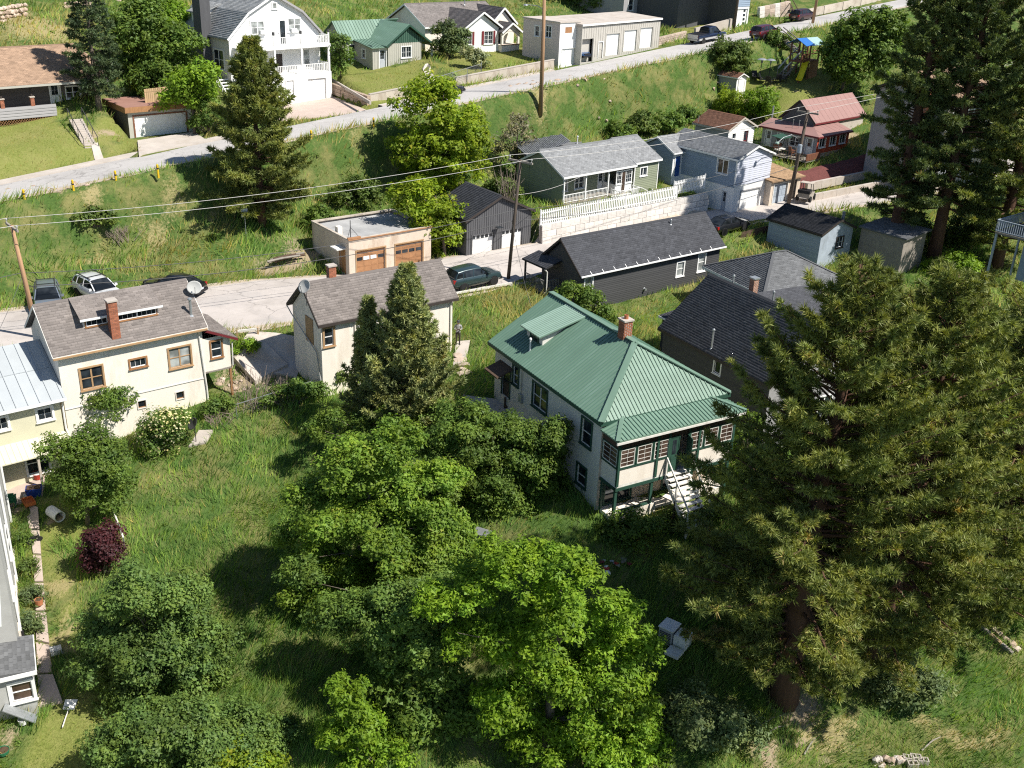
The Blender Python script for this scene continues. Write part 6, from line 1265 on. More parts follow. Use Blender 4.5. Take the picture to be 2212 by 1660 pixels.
P = [(1.6, -3.6, 2.4), (3.9, -3.6, 2.4), (3.9, .2, 2.9), (1.6, .2, 2.9)]; r_ = slab(S2, P, .08, 'metal_green', 'porch_roof'); rib_plane(r_, P, (P[0], P[1]), .4, 'metal_green_dark'); vent(S2, 5.6, .9, 3.7, .6, .05, 'metal_green_dark')
# ------------------------------------------------------------------ white bungalow
BG = thing('white_bungalow', 'white stucco bungalow with taupe gables, arched entry porch and maroon shutters', 'house', (-7.2, 126.2, 10.6), 42.1)
he, hr = 3.0, 4.77; hx = [(3.0, 4.3, 1.15, 2.55), (.45, 1.1, 1.2, 2.3)]
wall(BG, (.3, .35), (5.5, .35), -1, he - .1, 'white', hx, apex=hr - .25); window(BG, (.3, .35), (5.5, .35), hx[0], 'white', cols=2, grid=(2, 3), split=False); window(BG, (.3, .35), (5.5, .35), hx[1], 'white', grid=(2, 3), split=False)
for u in (2.62, 4.36, 1.16): pb('shutter', 'maroon', BG, .3 + u, .3 + u + .3, .27, .33, 1.1, 2.6)
def ygable(par, x0, x1, y0, y1, he, hr, base, shn, fas='white'):
    xm = (x0 + x1) / 2
    for P in ([(x0, y1, he), (x0, y0, he), (xm, y0, hr), (xm, y1, hr)], [(x1, y0, he), (x1, y1, he), (xm, y1, hr), (xm, y0, hr)]):
        slab(par, P, .12, base); e = Vector(P[1]) - Vector(P[0]); u_ = Vector(P[3]) - Vector(P[0]); shingles(par, P[0], tuple(e), tuple(u_), e.length, u_.length, shn, .2, .4)
    for xe in (x0, x1): pbeam('bargeboard', fas, par, (xe, y0 - .03, he - .08), (xm, y0 - .03, hr - .08), .05, .2)
ygable(BG, 0, 5.86, 0, 7, he, hr, 'shingle_mix_base', 'shingle_mix')
gable_roof(BG, -3.2, 9.2, 3.2, 11.5, 3.0, 5.2, 'shingle_mix_base', 'shingle_mix'); wall(BG, (-2.9, 3.6), (.3, 3.6), -1, 3, 'stucco_cream'); wall(BG, (-2.9, 11), (-2.9, 3.6), -1, 3, 'stucco_cream', apex=5); wall(BG, (.3, 3.6), (.3, .35), -1, 3, 'stucco_cream'); wall(BG, (8.9, 3.6), (8.9, 11), -1, 3, 'stucco_cream', apex=5)
ygable(BG, 5.3, 9.6, 1.6, 7, 3.1, 5.0, 'shingle_mix_base', 'shingle_mix'); wall(BG, (5.5, 1.9), (9.3, 1.9), -1, 3.0, 'stucco_cream', [(1.0, 1.7, .1, 2.1)], apex=4.7); door(BG, (5.5, 1.9), (9.3, 1.9), (1.0, 1.7, .1, 2.1), 'trim_dark', 'white'); wall(BG, (9.3, 1.9), (9.3, 7), -1, 3, 'stucco_cream')
ygable(BG, 5.3, 8.5, -.6, 2.2, 2.45, 3.5, 'shingle_mix_base', 'shingle_mix');
m = MB(); m.box(5.5, 8.3, -.3, 1.9, -.8, .95); m.build('porch_wall', 'stucco_cream', BG)
for x in (5.5, 8.05): pb('porch_pier', 'stucco_cream', BG, x, x + .25, -.3, -.05, .95, 2.4)
m = MB(); n_ = 10; rr = 1.15
for k in range(n_):
    a0, a1 = math.pi * k / n_, math.pi * (k + 1) / n_; x_0, x_1 = 6.9 - rr * math.cos(a0), 6.9 - rr * math.cos(a1); m.hexa([(x_0, -.29, 1.75 + .65 * math.sin(a0)), (x_1, -.29, 1.75 + .65 * math.sin(a1)), (x_1, -.06, 1.75 + .65 * math.sin(a1)), (x_0, -.06, 1.75 + .65 * math.sin(a0)), (x_0, -.29, 2.5), (x_1, -.29, 2.5), (x_1, -.06, 2.5), (x_0, -.06, 2.5)])
m.poly([(5.5, -.29, 2.45), (8.3, -.29, 2.45), (6.9, -.29, 3.4)]); m.build('arch', 'stucco_cream', BG); pb('planter_ledge', 'deck_red', BG, 5.45, 8.35, -.34, -.25, .95, 1.03)
vent(BG, 5.2, 6.5, 4.9, .6, .06, 'galv')
# ------------------------------------------------------------------ pink flat garage and the row of garages
PK = thing('pink_garage_building', 'narrow flat-roofed pale pink building with white garage door', 'garage', (-.43, 128.4, 10.3), -46.31)
L, W, he = 6.03, 3.28, 4.57; a, b, c, d = (0, 0), (L, 0), (L, W), (0, W)
hx = [(3.75, 4.65, 2.85, 4.1), (2.0, 2.7, 2.8, 3.9)]
wall(PK, a, b, -1, he, 'stucco_pink', hx); window(PK, a, b, hx[0], 'white', cols=2); window(PK, a, b, hx[1], 'white'); hf = [(.5, 2.65, -.05, 1.75), (.85, 1.95, 3.45, 4.1)]
wall(PK, b, c, -1, he, 'white', hf); garage_door(PK, b, c, hf[0], 'garage_white', 'white'); m = MB(); WF(b, c).box(m, .85, 1.95, -.06, -.02, 3.45, 4.1); m.build('boarded_window', 'wood_orange', PK); wall(PK, c, d, -1, he, 'stucco_pink'); wall(PK, d, a, -1, he, 'stucco_pink')
m = MB(); m.box(-.1, L + .1, -.1, W + .1, he, he + .14); m.build('roof', 'concrete', PK)
RW = thing('garage_row', 'long beige metal garage building with three white doors and one open bay', 'garage', (6.3, 125.25, 11.0), 46.57)
L, W, he = 14.7, 6, 3.5
hx = [(.15, 2.15, -.5, 2.1), (3.1, 3.85, -.2, 1.6), (4.45, 6.85, .0, 2.45), (7.75, 10.15, .3, 2.7), (10.85, 13.25, .5, 2.85)]
wall(RW, (0, 0), (L, 0), -1.5, he, 'beige_panel', hx[1:] + [hx[0]], depth=.2); door(RW, (0, 0), (L, 0), hx[1], 'beige_panel', 'white'); [garage_door(RW, (0, 0), (L, 0), q, 'garage_white', 'beige_panel', 5, 1, inset=False) for q in hx[2:]]
boards(RW, (0, 0), (L, 0), 0, he, 'beige_panel', .42, hx, wd_=.04, name='rib')
wall(RW, (L, 0), (L, W), -1.5, he, 'beige_panel'); wall(RW, (L, W), (0, W), -1.5, he, 'beige_panel'); wall(RW, (0, W), (0, 0), -1.5, he, 'beige_panel')
m = MB(); m.hexa([(-.15, -.15, he), (L + .15, -.15, he + .15), (L + .15, W + .15, he + .4), (-.15, W + .15, he + .3), (-.15, -.15, he + .22), (L + .15, -.15, he + .37), (L + .15, W + .15, he + .6), (-.15, W + .15, he + .5)]); m.build('roof', 'concrete', RW); pbeam('fascia', 'white', RW, (-.15, -.18, he + .12), (L + .15, -.18, he + .27), .05, .2)
# ------------------------------------------------------------------ houses at the top edge
c0 = atd(1345, 40, 152)
TH = thing('grey_house', 'dark grey house with railed timber porch at the top edge of the photo', 'house', (c0[0], c0[1], float(c0[2]) - .2), 45)
for q in (((0, 0), (7, 0)), ((7, 0), (7, 9)), ((7, 9), (0, 9)), ((0, 9), (0, 0))): wall(TH, q[0], q[1], -3, 5.5, 'grey_siding', [(1, 2, 1.2, 2.6), (4.4, 5.3, .5, 2.5)] if q[0] == (0, 0) else ())
window(TH, (0, 0), (7, 0), (1, 2, 1.2, 2.6), 'white'); door(TH, (0, 0), (7, 0), (4.4, 5.3, .5, 2.5), 'trim_dark', 'white'); gable_roof(TH, -.4, 7.4, -.4, 9.4, 5.5, 8, 'shingle_slate_base', 'shingle_slate')
m = MB(); m.box(3.2, 9.5, -2.2, 0, .3, .5); m.build('porch_floor', 'wood_grey', TH); railing(TH, (3.2, -2.15, .5), (6.2, -2.15, .5), .9, 'wood_brown', .16, bw=.07); railing(TH, (7.3, -2.15, .5), (9.5, -2.15, .5), .9, 'wood_brown', .16, bw=.07)
for x in (3.25, 6.2, 7.3, 9.45): pb('porch_post', 'white', TH, x - .07, x + .07, -2.2, -2.06, -2, 3.0)
steps(TH, 6.25, 7.25, -2.2, .45, -4.0, -1.0, 7, 'wood_brown'); pbeam('handrail', 'white', TH, (6.2, -2.2, 1.4), (6.2, -4.0, 0), .08, .08); pbeam('handrail', 'white', TH, (7.3, -2.2, 1.4), (7.3, -4.0, 0), .08, .08)
c0 = at(1586, 58, 12.95)
TB = thing('slate_blue_house', 'dark house with white garage door and slate-blue siding at the top edge', 'house', tuple(c0), 47)
hx = [(.25, 2.85, .05, 2.25)]
wall(TB, (0, 0), (3.2, 0), -1.5, 2.5, 'white', hx); garage_door(TB, (0, 0), (3.2, 0), hx[0], 'garage_white', 'white', 4, 4); wall(TB, (0, 0), (3.2, 0), 2.5, 7, 'pale_blue_siding'); siding(TB, (0, 0), (3.2, 0), 2.55, 6, 'blue_siding', .25)
for z_ in (.2, .75, 1.3, 1.85): pb('pane', 'glass', TB, 2.0, 2.5, .08, .115, z_, z_ + .3)
wall(TB, (3.2, 0), (3.2, 12), -1.5, 7, 'pale_blue_siding'); wall(TB, (3.2, 12), (-6, 12), -1.5, 7, 'charcoal_panel'); wall(TB, (-6, 12), (-6, 5.2), -1.5, 7, 'charcoal_panel'); wall(TB, (-6, 5.2), (0, 4.5), -1.5, 7, 'charcoal_panel'); wall(TB, (0, 4.5), (0, 0), -1.5, 7, 'charcoal_panel'); m = MB(); m.box(-6.3, 3.5, -.3, 12.3, 7, 7.3); m.build('roof', 'shingle_slate_base', TB)
BK = thing('block_retaining_wall', 'tan concrete block retaining wall beside the upper white garage', 'retaining wall'); p, q = at(1640, 48, 13.25), at(1706, 34, 14.0); v_ = q - p; Ln = float(np.linalg.norm(v_[:2])); u_ = v_ / Ln; nn_ = np.array([-u_[1], u_[0], 0])
for r_ in range(4):
    n_ = int(Ln / .9)
    for k in range(n_): blk(BK, p + u_ * (k * Ln / n_) + nn_ * .06 * r_ + np.array([0, 0, .5 * r_ - .05]), u_, Ln / n_, .5, .5, 'stone_pale' if (k * 7 + r_ * 3) % 3 else 'limestone', nrm=nn_)
SW = thing('segmental_wall', 'grey split-face block garden wall behind the parked pickup', 'garden wall'); p, q = at(1417, 100, 11.45), at(1482, 84, 11.95); v_ = q - p; Ln = float(np.linalg.norm(v_[:2])); u_ = v_ / Ln; nn_ = np.array([-u_[1], u_[0], 0])
for r_ in range(4):
    n_ = int(Ln / .45)
    for k in range(n_ + 1): s0 = max(0, (k - (.5 if r_ % 2 else 0)) * Ln / n_); s1 = min(Ln, (k + 1 - (.5 if r_ % 2 else 0)) * Ln / n_); blk(SW, p + u_ * s0 + np.array([0, 0, .27 * r_ - .1]), u_, s1 - s0, .27, .35, 'stone_pale', nrm=nn_) if s1 - s0 > .1 else None
SW2 = thing('concrete_wall', 'pale concrete retaining wall below the sloping lawn by the pickup', 'retaining wall'); p, q = at(1500, 80, 12.2), at(1578, 62, 12.8); pbeam('wall_section', 'concrete', SW2, tuple(p + [0, 0, .4]), tuple(q + [0, 0, .6]), .3, 1.4)
SW3 = thing('concrete_wall', 'low concrete wall behind the parked maroon cars at the top right', 'retaining wall'); p, q = at(1735, 36, 14.0), at(1930, -6, 15.8); [pbeam('wall_section', 'concrete_wall', SW3, tuple(p + (q - p) * k / 5 + [0, 0, .35]), tuple(p + (q - p) * (k + .97) / 5 + [0, 0, .35]), .3, 1.1) for k in range(5)]
WS = thing('timber_steps', 'brown timber steps climbing from the upper road at the top edge', 'steps'); p, q = at(1712, 38, 14.2), atd(1690, -5, 172)
for k in range(9): a_ = p + (q - p) * k / 9; pbeam('step', 'wood_dark', WS, tuple(a_ - nn_ * .0), tuple(a_ + u_ * 1.3), .35, .12)
for s_ in (0, 1.3): pbeam('handrail', 'wood_dark', WS, tuple(p + u_ * s_ + [0, 0, .9]), tuple(q + u_ * s_ + [0, 0, .9]), .08, .1)
SL = thing('stone_terrace_wall', 'rough pale stone terrace wall at the top left', 'retaining wall'); p, q = atd(255, 22, 128), atd(400, 6, 134)
def rubble(par, p, q, hgt, n_, rows, mats, sz=.5, sink=.2):
    for r_ in range(rows):
        for k in range(n_):
            t_ = (k + (.5 if r_ % 2 else 0) + random.uniform(-.15, .15)) / n_; c_ = p + (q - p) * min(1, t_); s_ = sz * random.uniform(.7, 1.25); rock(par, (c_[0] + random.uniform(-.1, .1), c_[1] + random.uniform(-.1, .1) + r_ * .08, c_[2] - sink + (r_ + .5) * hgt / rows), s_, mats[random.randrange(len(mats))], .8)
_rk = {}
def rock(par, loc, s, mat, flat=.7, name='stone'):
    k = (random.randrange(6), mat)
    if k not in _rk:
        b = bmesh.new(); bmesh.ops.create_icosphere(b, subdivisions=1, radius=.5); rr = random.Random(k[0] + 3)
        for v in b.verts: v.co *= rr.uniform(.75, 1.2)
        me = bpy.data.meshes.new('stone'); b.to_mesh(me); b.free(); me.materials.append(MATS[mat]); _rk[k] = me
    o = bpy.data.objects.new(name, _rk[k]); COL.objects.link(o); o.parent = par; o.location = [float(c) for c in loc]; o.scale = (s, s * random.uniform(.7, 1), s * flat); o.rotation_euler = (random.uniform(-.2, .2), random.uniform(-.2, .2), random.uniform(0, 6.3)); return o
rubble(SL, p, q, 2.6, 22, 6, ('stone', 'stone_pale', 'stone_pale'), .62)
SL2 = thing('stone_terrace_wall', 'short stretch of pale stone wall behind the ranch house roof', 'retaining wall'); rubble(SL2, atd(2, 48, 116), atd(60, 38, 119), 1.6, 14, 4, ('stone', 'stone_pale'), .55)
SL3 = thing('stone_terrace_wall', 'low pale stone edging between the spruce and the ranch roof', 'retaining wall'); rubble(SL3, atd(140, 22, 124), atd(200, 18, 125), 1.0, 12, 3, ('stone_pale', 'stone'), .5)
# rock outcrops along the roadside bank
def outcrop(lab, px, py, z, n_, spread, s):
    t = thing('rock_outcrop', lab, 'rocks'); c = at(px, py, z)
    for k in range(n_): x, y = c[0] + random.gauss(0, spread), c[1] + random.gauss(0, spread * .5); rock(t, (x, y, hz(x, y) + .02), s * random.uniform(.5, 1.3), ('stone_pale', 'stone')[k % 2], .6)
outcrop('pale rocks on the bank by the tall utility pole', 1130, 225, 7.6, 16, 1.6, .6); outcrop('pale rocks on the bank below the garage row', 1250, 210, 8.3, 14, 2.2, .6); outcrop('pale broken stone in the grass at the far left bank', 95, 455, 3.8, 18, 1.6, .5); outcrop('pale stones near the dark fallen timbers by the tan garage', 1000, 522, .6, 12, .8, .35); outcrop('rocks and rubble by the slope below the maroon cars', 1500, 178, 8.5, 10, 1.8, .5); outcrop('stones at the corner of the limestone block wall', 1158, 520, .5, 10, .35, .35); outcrop('broken concrete lumps under the lean-to room', 520, 835, -2.2, 14, .9, .5)
# ------------------------------------------------------------------ vehicles
def loft(m, rings, closed=True, a=.5):
    base = len(m.v); n = len(rings[0])
    for r in rings: m.v += [tuple(map(float, q)) for q in r]
    for k in range(len(rings) - 1):
        for j in range(n if closed else n - 1): b = base + k * n; m.f.append((b + j, b + (j + 1) % n, b + n + (j + 1) % n, b + n + j)); m.a.append(a)
    if closed:
        m.f.append(tuple(base + j for j in range(n))[::-1]); m.a.append(a); b = base + (len(rings) - 1) * n; m.f.append(tuple(b + j for j in range(n))); m.a.append(a)
def bring(x, zb, zt, hw):
    h = [(0, zb), (hw * .84, zb), (hw * .97, zb + .14), (hw, zb + (zt - zb) * .45), (hw * .975, zt - .12), (hw * .9, zt - .02), (0, zt)]
    return [(x, y, z) for y, z in h] + [(x, -y, z) for y, z in h[-2:0:-1]]
def cring(x, zb, zt, wb, wt):
    h = [(0, zb), (wb, zb), (wb * .4 + wt * .6, zb + (zt - zb) * .62), (wt, zt - .06), (wt * .82, zt), (0, zt + .02)]
    return [(x, y, z) for y, z in h] + [(x, -y, z) for y, z in h[-2:0:-1]]
SPEC = dict(
 suv=dict(L=4.5, body=[(-2.25, .5, .8, .72), (-2.2, .4, 1.0, .84), (-1.95, .3, 1.08, .9), (-1.0, .28, 1.08, .915), (.3, .28, 1.05, .915), (.95, .28, 1.02, .91), (1.7, .3, .98, .88), (2.1, .36, .88, .8), (2.25, .46, .72, .66)],
          cab=[(-2.12, 1.0, 1.12, .76, .7), (-1.82, 1.03, 1.52, .81, .66), (-1.2, 1.05, 1.6, .83, .67), (-.1, 1.04, 1.61, .83, .67), (.35, 1.03, 1.55, .82, .65), (1.15, 1.0, 1.06, .8, .72)], roof=(-1.8, .3), r=.35, wb=(-1.38, 1.36), pil=((.32, 1.08), (-.45, -.5), (-1.3, -1.42), (-1.85, -2.1))),
 sedan=dict(L=4.6, body=[(-2.3, .48, .78, .7), (-2.2, .36, .92, .82), (-1.7, .26, .97, .88), (-.6, .24, .95, .9), (.5, .24, .93, .9), (1.2, .26, .9, .88), (1.9, .3, .8, .82), (2.3, .42, .62, .62)],
          cab=[(-1.9, .9, .98, .72, .66), (-1.1, .92, 1.36, .78, .6), (-.4, .93, 1.43, .79, .6), (.2, .93, 1.4, .79, .6), (1.2, .9, .94, .76, .68)], roof=(-1.05, .2), r=.32, wb=(-1.35, 1.4), pil=((.22, 1.1), (-.4, -.45), (-1.1, -1.8))),
 pickup=dict(L=5.7, body=[(-2.85, .6, .95, .84), (-2.8, .5, 1.12, .92), (-2.0, .46, 1.14, .95), (-.6, .42, 1.14, .95), (.7, .42, 1.12, .95), (1.5, .44, 1.1, .94), (2.4, .48, 1.04, .9), (2.8, .55, .92, .8), (2.88, .6, .8, .7)],
          cab=[(-.62, 1.1, 1.2, .85, .78), (-.5, 1.12, 1.78, .86, .7), (.3, 1.12, 1.86, .87, .7), (.85, 1.12, 1.82, .86, .69), (1.55, 1.08, 1.14, .84, .76)], roof=(-.48, .82), r=.39, wb=(-1.85, 1.8), pil=((.84, 1.5), (.1, .05), (-.5, -.62))))
def wheel(t, x, y, r):
    m = MB(); s = 1 if y > 0 else -1; m.lathe([(r * .62, -.1), (r * .95, -.1), (r, -.05), (r, .07), (r * .93, .11), (r * .62, .11)], (0, 0, 0), 18, 'y'); w = m.build('wheel', 'tyre', t); w.location = (x, y, r); w.rotation_euler = (0, 0, 0 if s > 0 else math.pi)
    m = MB(); m.lathe([(r * .62, .0), (r * .6, .1), (r * .2, .085), (.01, .1)], (0, 0, 0), 14, 'y'); m.build('rim', 'rim', w, smooth=True)
def vehicle(name, label, cat, kind, mat, loc, az, grade=0., rack=False, bed=None, two=None, group=None):
    S = SPEC[kind]; t = thing(name, label, cat, loc, az, group); t.rotation_euler = (0, -math.atan(grade), math.radians(az))
    m = MB(); loft(m, [bring(*q) for q in S['body']]); m.build('body', mat, t, smooth=True).modifiers.new('edge', 'EDGE_SPLIT').split_angle = .7
    m = MB(); loft(m, [cring(*q) for q in S['cab']]); m.build('window_glass', 'car_glass', t)
    cb = S['cab']
    def cz(x, k):
        return float(np.interp(x, [c[0] for c in cb], [c[k] for c in cb]))
    m = MB(); xs = np.linspace(S['roof'][0], S['roof'][1], 6); R = []
    for x in xs: wt, zt = cz(x, 4), cz(x, 2); R.append([(x, -wt - .012, zt - .08), (x, -wt * .98, zt - .02), (x, -wt * .8, zt + .025), (x, 0, zt + .04), (x, wt * .8, zt + .025), (x, wt * .98, zt - .02), (x, wt + .012, zt - .08)])
    loft(m, R, closed=False); m.build('roof', mat, t, smooth=True, fix=False)
    for xt, xb in S['pil']:
        for s in (-1, 1): pbeam('pillar', mat, t, (xt, s * (cz(xt, 4) + .01), cz(xt, 2) - .05), (xb, s * (cz(xb, 3) + .01), cz(xb, 1) + .02), .075, .05)
    for x in S['wb']:
        for s in (-1, 1):
            wheel(t, x, s * (cz(0, 3) - .0), S['r']); m = MB(); m.lathe([(S['r'] * 1.16, -.06), (S['r'] * 1.16, .085)], (x, s * .84, S['r'] + .02), 18, 'y'); m.build('wheel_arch', 'black_plastic', t)
    xf, xr = S['body'][-2][0], S['body'][1][0]; zf = S['body'][-2][2] - .1; zr = S['body'][1][2] - .12
    for s in (-1, 1):
        pb('headlight', 'lamp_white', t, xf - .22, xf + .05, s * .6 - .16, s * .6 + .16, zf - .1, zf + .05); pb('taillight', 'lamp_red', t, xr - .05, xr + .14, s * .72 - .11, s * .72 + .11, zr - .16, zr + .1); pb('mirror', mat, t, cb[-1][0] - .45, cb[-1][0] - .28, s * 1.0 - .09, s * 1.0 + .09, cb[-1][1] + .02, cb[-1][1] + .17)
    pb('front_bumper', 'black_plastic', t, xf - .1, S['body'][-1][0] + .03, -.72, .72, S['body'][-1][1] - .12, S['body'][-1][1] + .08); pb('rear_bumper', 'black_plastic' if kind != 'pickup' else 'rim', t, S['body'][0][0] - .05, xr + .1, -.74, .74, S['body'][0][1] - .14, S['body'][0][1] + .06); pb('number_plate', 'plate', t, S['body'][0][0] - .04, S['body'][0][0] + .02, -.16, .16, S['body'][0][1] + .1, S['body'][0][1] + .22)
    pb('grille', 'black_plastic', t, xf, S['body'][-1][0] + .015, -.5, .5, zf - .12, zf + .02)
    if two: pb('sill_band', two, t, S['body'][1][0] + .1, xf - .1, -.962, .962, .5, .72)
    if rack:
        for s in (-1, 1): pbeam('roof_rail', 'steel_dark' if mat != 'car_white' else 'black_plastic', t, (-1.7, s * .6, 1.69), (.25, s * .6, 1.66), .05, .05)
        for x in (-1.3, -.2): pbeam('cross_bar', 'black_plastic', t, (x, -.6, 1.7), (x, .6, 1.7), .06, .03)
    if kind == 'pickup':
        m = MB(); m.box(-2.72, -.75, -.78, .78, .7, 1.152); o_ = m.build('load_bed', 'black_plastic', t)
        for s in (-1, 1): pb('bed_rail', mat, t, -2.82, -.66, s * .9 - .1, s * .9 + .08, 1.08, 1.19)
        pb('tailgate', 'car_silver', t, -2.9, -2.8, -.8, .8, .7, 1.17); pb('bed_front', mat, t, -.76, -.64, -.85, .85, 1.1, 1.2)
    return t
def on_street(px, py, z): q = at(px, py, z); return q
def road_z(A, B, x, y):
    if A is UP_LO: return float(np.interp(x, XS, UP_C[:, 2])) + .06
    return float(strip_dist(np.array([x]), np.array([y]), A, B)[1][0]) + .05
def put(px, py, z0, A, B):
    z = z0
    for _ in range(4): q = at(px, py, z); z = road_z(A, B, q[0], q[1])
    return (q[0], q[1], z)
# crop coordinates are of the 2212-wide picture
vehicle('parked_suv', 'dark teal compact SUV parked on the lower street by the utility pole', 'car', 'suv', 'car_teal', put(1021, 616, 0, ST_NEAR, ST_FAR), 38, .01)
vehicle('parked_suv', 'silver-grey SUV parked nose out at the left end of the lower street', 'car', 'suv', 'car_grey', put(106, 664, -.5, ST_NEAR, ST_FAR), -66, rack=True)
vehicle('parked_suv', 'white SUV with black roof rails parked on the lower street', 'car', 'suv', 'car_white', put(214, 645, -.5, ST_NEAR, ST_FAR), -40, rack=True)
vehicle('parked_car', 'black car half hidden behind the dormered cream house roof', 'car', 'sedan', 'car_black', put(378, 632, -.3, ST_NEAR, ST_FAR), 165)
vehicle('parked_car', 'black car parked behind the black clapboard house', 'car', 'sedan', 'car_black', put(1570, 498, .7, ST_NEAR, ST_FAR), 40, .03)
vehicle('pickup_truck', 'navy and silver pickup truck parked on the upper road', 'pickup', 'pickup', 'car_navy', put(1527, 90, 12.2, UP_LO, UP_HI), 43, .075, two='car_silver')
vehicle('parked_suv', 'maroon SUV on the upper road just ahead of the pickup', 'car', 'suv', 'car_maroon', put(1652, 81, 13, UP_LO, UP_HI), 44, .075)
vehicle('parked_suv', 'dark wine-red SUV parked farthest up the upper road', 'car', 'suv', 'car_wine', put(1733, 44, 14, UP_LO, UP_HI), 44, .075)
vehicle('parked_car', 'black car on the upper road half hidden by the yellow-green tree', 'car', 'sedan', 'car_black', put(958, 207, 8.5, UP_LO, UP_HI), 42, .07)
_q = loc2w((6.3, 125.25), 46.57, (1.1, 2.2)); vehicle('parked_car', 'blue car inside the open bay of the beige garage row', 'car', 'sedan', 'car_blue', (_q[0], _q[1], 10.75), -43.4)
# utility cart by the old garage
UC = thing('utility_vehicle', 'small olive utility buggy parked by the old garage', 'buggy', tuple(at(1740, 432, 1.6)), 60)
m = MB(); m.hexa([(-1.0, -.6, .4), (1.1, -.6, .4), (1.1, .6, .4), (-1.0, .6, .4), (-1.0, -.55, .85), (.9, -.5, .8), (.9, .5, .8), (-1.0, .55, .85)]); m.build('body', 'wood_grey', UC); pb('seat', 'black_plastic', UC, -.5, .1, -.5, .5, .85, 1.1); pb('load_bed', 'black_plastic', UC, -1.1, -.5, -.6, .6, .85, 1.15)
for s in (-1, 1):
    pbeam('roll_bar', 'steel_dark', UC, (.6, s * .5, .8), (.1, s * .5, 1.75), .05, .05); pbeam('roll_bar', 'steel_dark', UC, (-.55, s * .5, .85), (-.55, s * .5, 1.75), .05, .05)
    for x in (-.75, .75): wheel(UC, x, s * .62, .3)
pb('roof', 'tan_siding', UC, -.65, .2, -.6, .6, 1.74, 1.79)
# ------------------------------------------------------------------ utility poles and wires
def pole(label, base, top, r=.16, mat='pole_wood', arms=(), az=38, extra=None):
    t = thing('utility_pole', label, 'utility pole', base); b = Vector(base); d = Vector(top) - b
    m = MB(); m.tube([(0, 0, -.6), tuple(d * .5), tuple(d)], [r * 1.15, r, r * .75], 10); m.build('shaft', mat, t, smooth=True)
    ins = []
    for (h, half, aaz) in arms:
        c = d * h; a = math.radians(aaz); v = Vector((math.cos(a), math.sin(a), 0)) * half; pbeam('crossarm', 'wood_grey', t, c - v, c + v, .12, .14)
        for k in (-.9, .9):
            p = c + v * k; m = MB(); m.lathe([(.03, .05), (.03, .2), (.06, .22), (.07, .3), (.03, .36)], tuple(p), 8); m.build('insulator', 'stucco_grey', t); ins.append(b + p + Vector((0, 0, .34)))
    return t, ins
def top_at(base, px, py):
    D = math.hypot(base[0], base[1]); r = ray(px, py); h = math.hypot(r[0], r[1]); return (r[0] / h * D, r[1] / h * D, CAMH + r[2] / h * D)
_b = at(83, 728, -.5); _t = top_at(_b, 25, 487); P1, I1 = pole('orange-brown utility pole at the left end of the lower street', tuple(_b), _t, .15, 'pole_wood', [(.985, 1.1, -48)])
_b = at(1097, 602, .1); _t = top_at(_b, 1125, 345); P2, I2 = pole('grey-brown utility pole on the lower street beside the teal SUV', tuple(_b), _t, .13, 'pole_dark', [(.985, 1.1, -35)])
_b = at(1702, 442, 1.3); _t = top_at(_b, 1746, 238); P3, I3 = pole('dark utility pole with transformer by the blue house', tuple(_b), _t, .17, 'pole_dark', [(.975, 1.1, -40)])
_b = at(1168, 237, 8.0); _t = top_at(_b, 1177, -30); P4, I4 = pole('tall brown utility pole with street lamp on the upper bank', tuple(_b), _t, .2, 'pole_wood')
_b = atd(345, 20, 131); P5, _ = pole('dark pole by the stone terrace wall at the top left', tuple(_b), (_b[0], _b[1], _b[2] + 8), .2, 'pole_dark')
_b = at(1585, 62, 12.9); P6, _ = pole('brown pole beside the upper white garage', tuple(_b), (_b[0] + .2, _b[1], _b[2] + 9), .17, 'pole_dark')
_b = at(1757, 40, 14.4); P7, _ = pole('golden-brown pole behind the wine-red SUV', tuple(_b), (_b[0] + .3, _b[1], _b[2] + 9), .17, 'pole_wood')
m = MB(); tp = Vector(_t);
def add_lamp(P, h, az):
    a = math.radians(az); v = Vector((math.cos(a), math.sin(a), 0)); m = MB(); c = Vector((0, 0, h)); m.tube([c, c + v * .8 + Vector((0, 0, .35)), c + v * 1.9 + Vector((0, 0, .45))], .035, 6); m.build('lamp_arm', 'galv', P); e = c + v * 2.0 + Vector((0, 0, .4)); m = MB(); m.lathe([(.05, .08), (.2, .04), (.24, -.05), (.12, -.1)], tuple(e), 10); m.build('lamp_head', 'galv', P)
_hh = P4.location; _r4 = top_at(P4.location, 1175, 22)[2] - P4.location.z; add_lamp(P4, _r4, 170)
m = MB(); m.lathe([(.22, 0), (.22, .75), (.16, .85)], (.28, -.1, top_at(P3.location, 1745, 325)[2] - P3.location.z - .3), 12); m.build('transformer', 'pale_blue_siding', P3);
m = MB(); _h = top_at(P3.location, 1735, 300)[2] - P3.location.z; m.tube([(0, 0, _h), (-.8, -.7, _h + .45), (-1.7, -1.4, _h + .3), (-2.3, -1.9, _h - .1)], .03, 6); m.build('lamp_arm', 'galv', P3); m = MB(); m.lathe([(.05, .1), (.18, .05), (.2, -.08)], (-2.35, -1.95, _h - .12), 10); m.build('lamp_head', 'metal_green_pale', P3)
def wire(label, p, q, sag=.5, r=.018, mat='wire', n=24):
    p, q = Vector(p), Vector(q); pts = []
    for k in range(n + 1): t = k / n; v = p.lerp(q, t); v.z -= sag * 4 * t * (1 - t); pts.append(v)
    m = MB(); m.tube(pts, r, 5); o = m.build('power_line', mat, smooth=True); tag(o, label, 'wire', 'overhead power lines'); return o
far_l = [(-62, 36, 8.5), (-60.6, 34.5, 8.5)]; far_r = [(70, 138, 14.5), (71.2, 136.6, 14.5)]
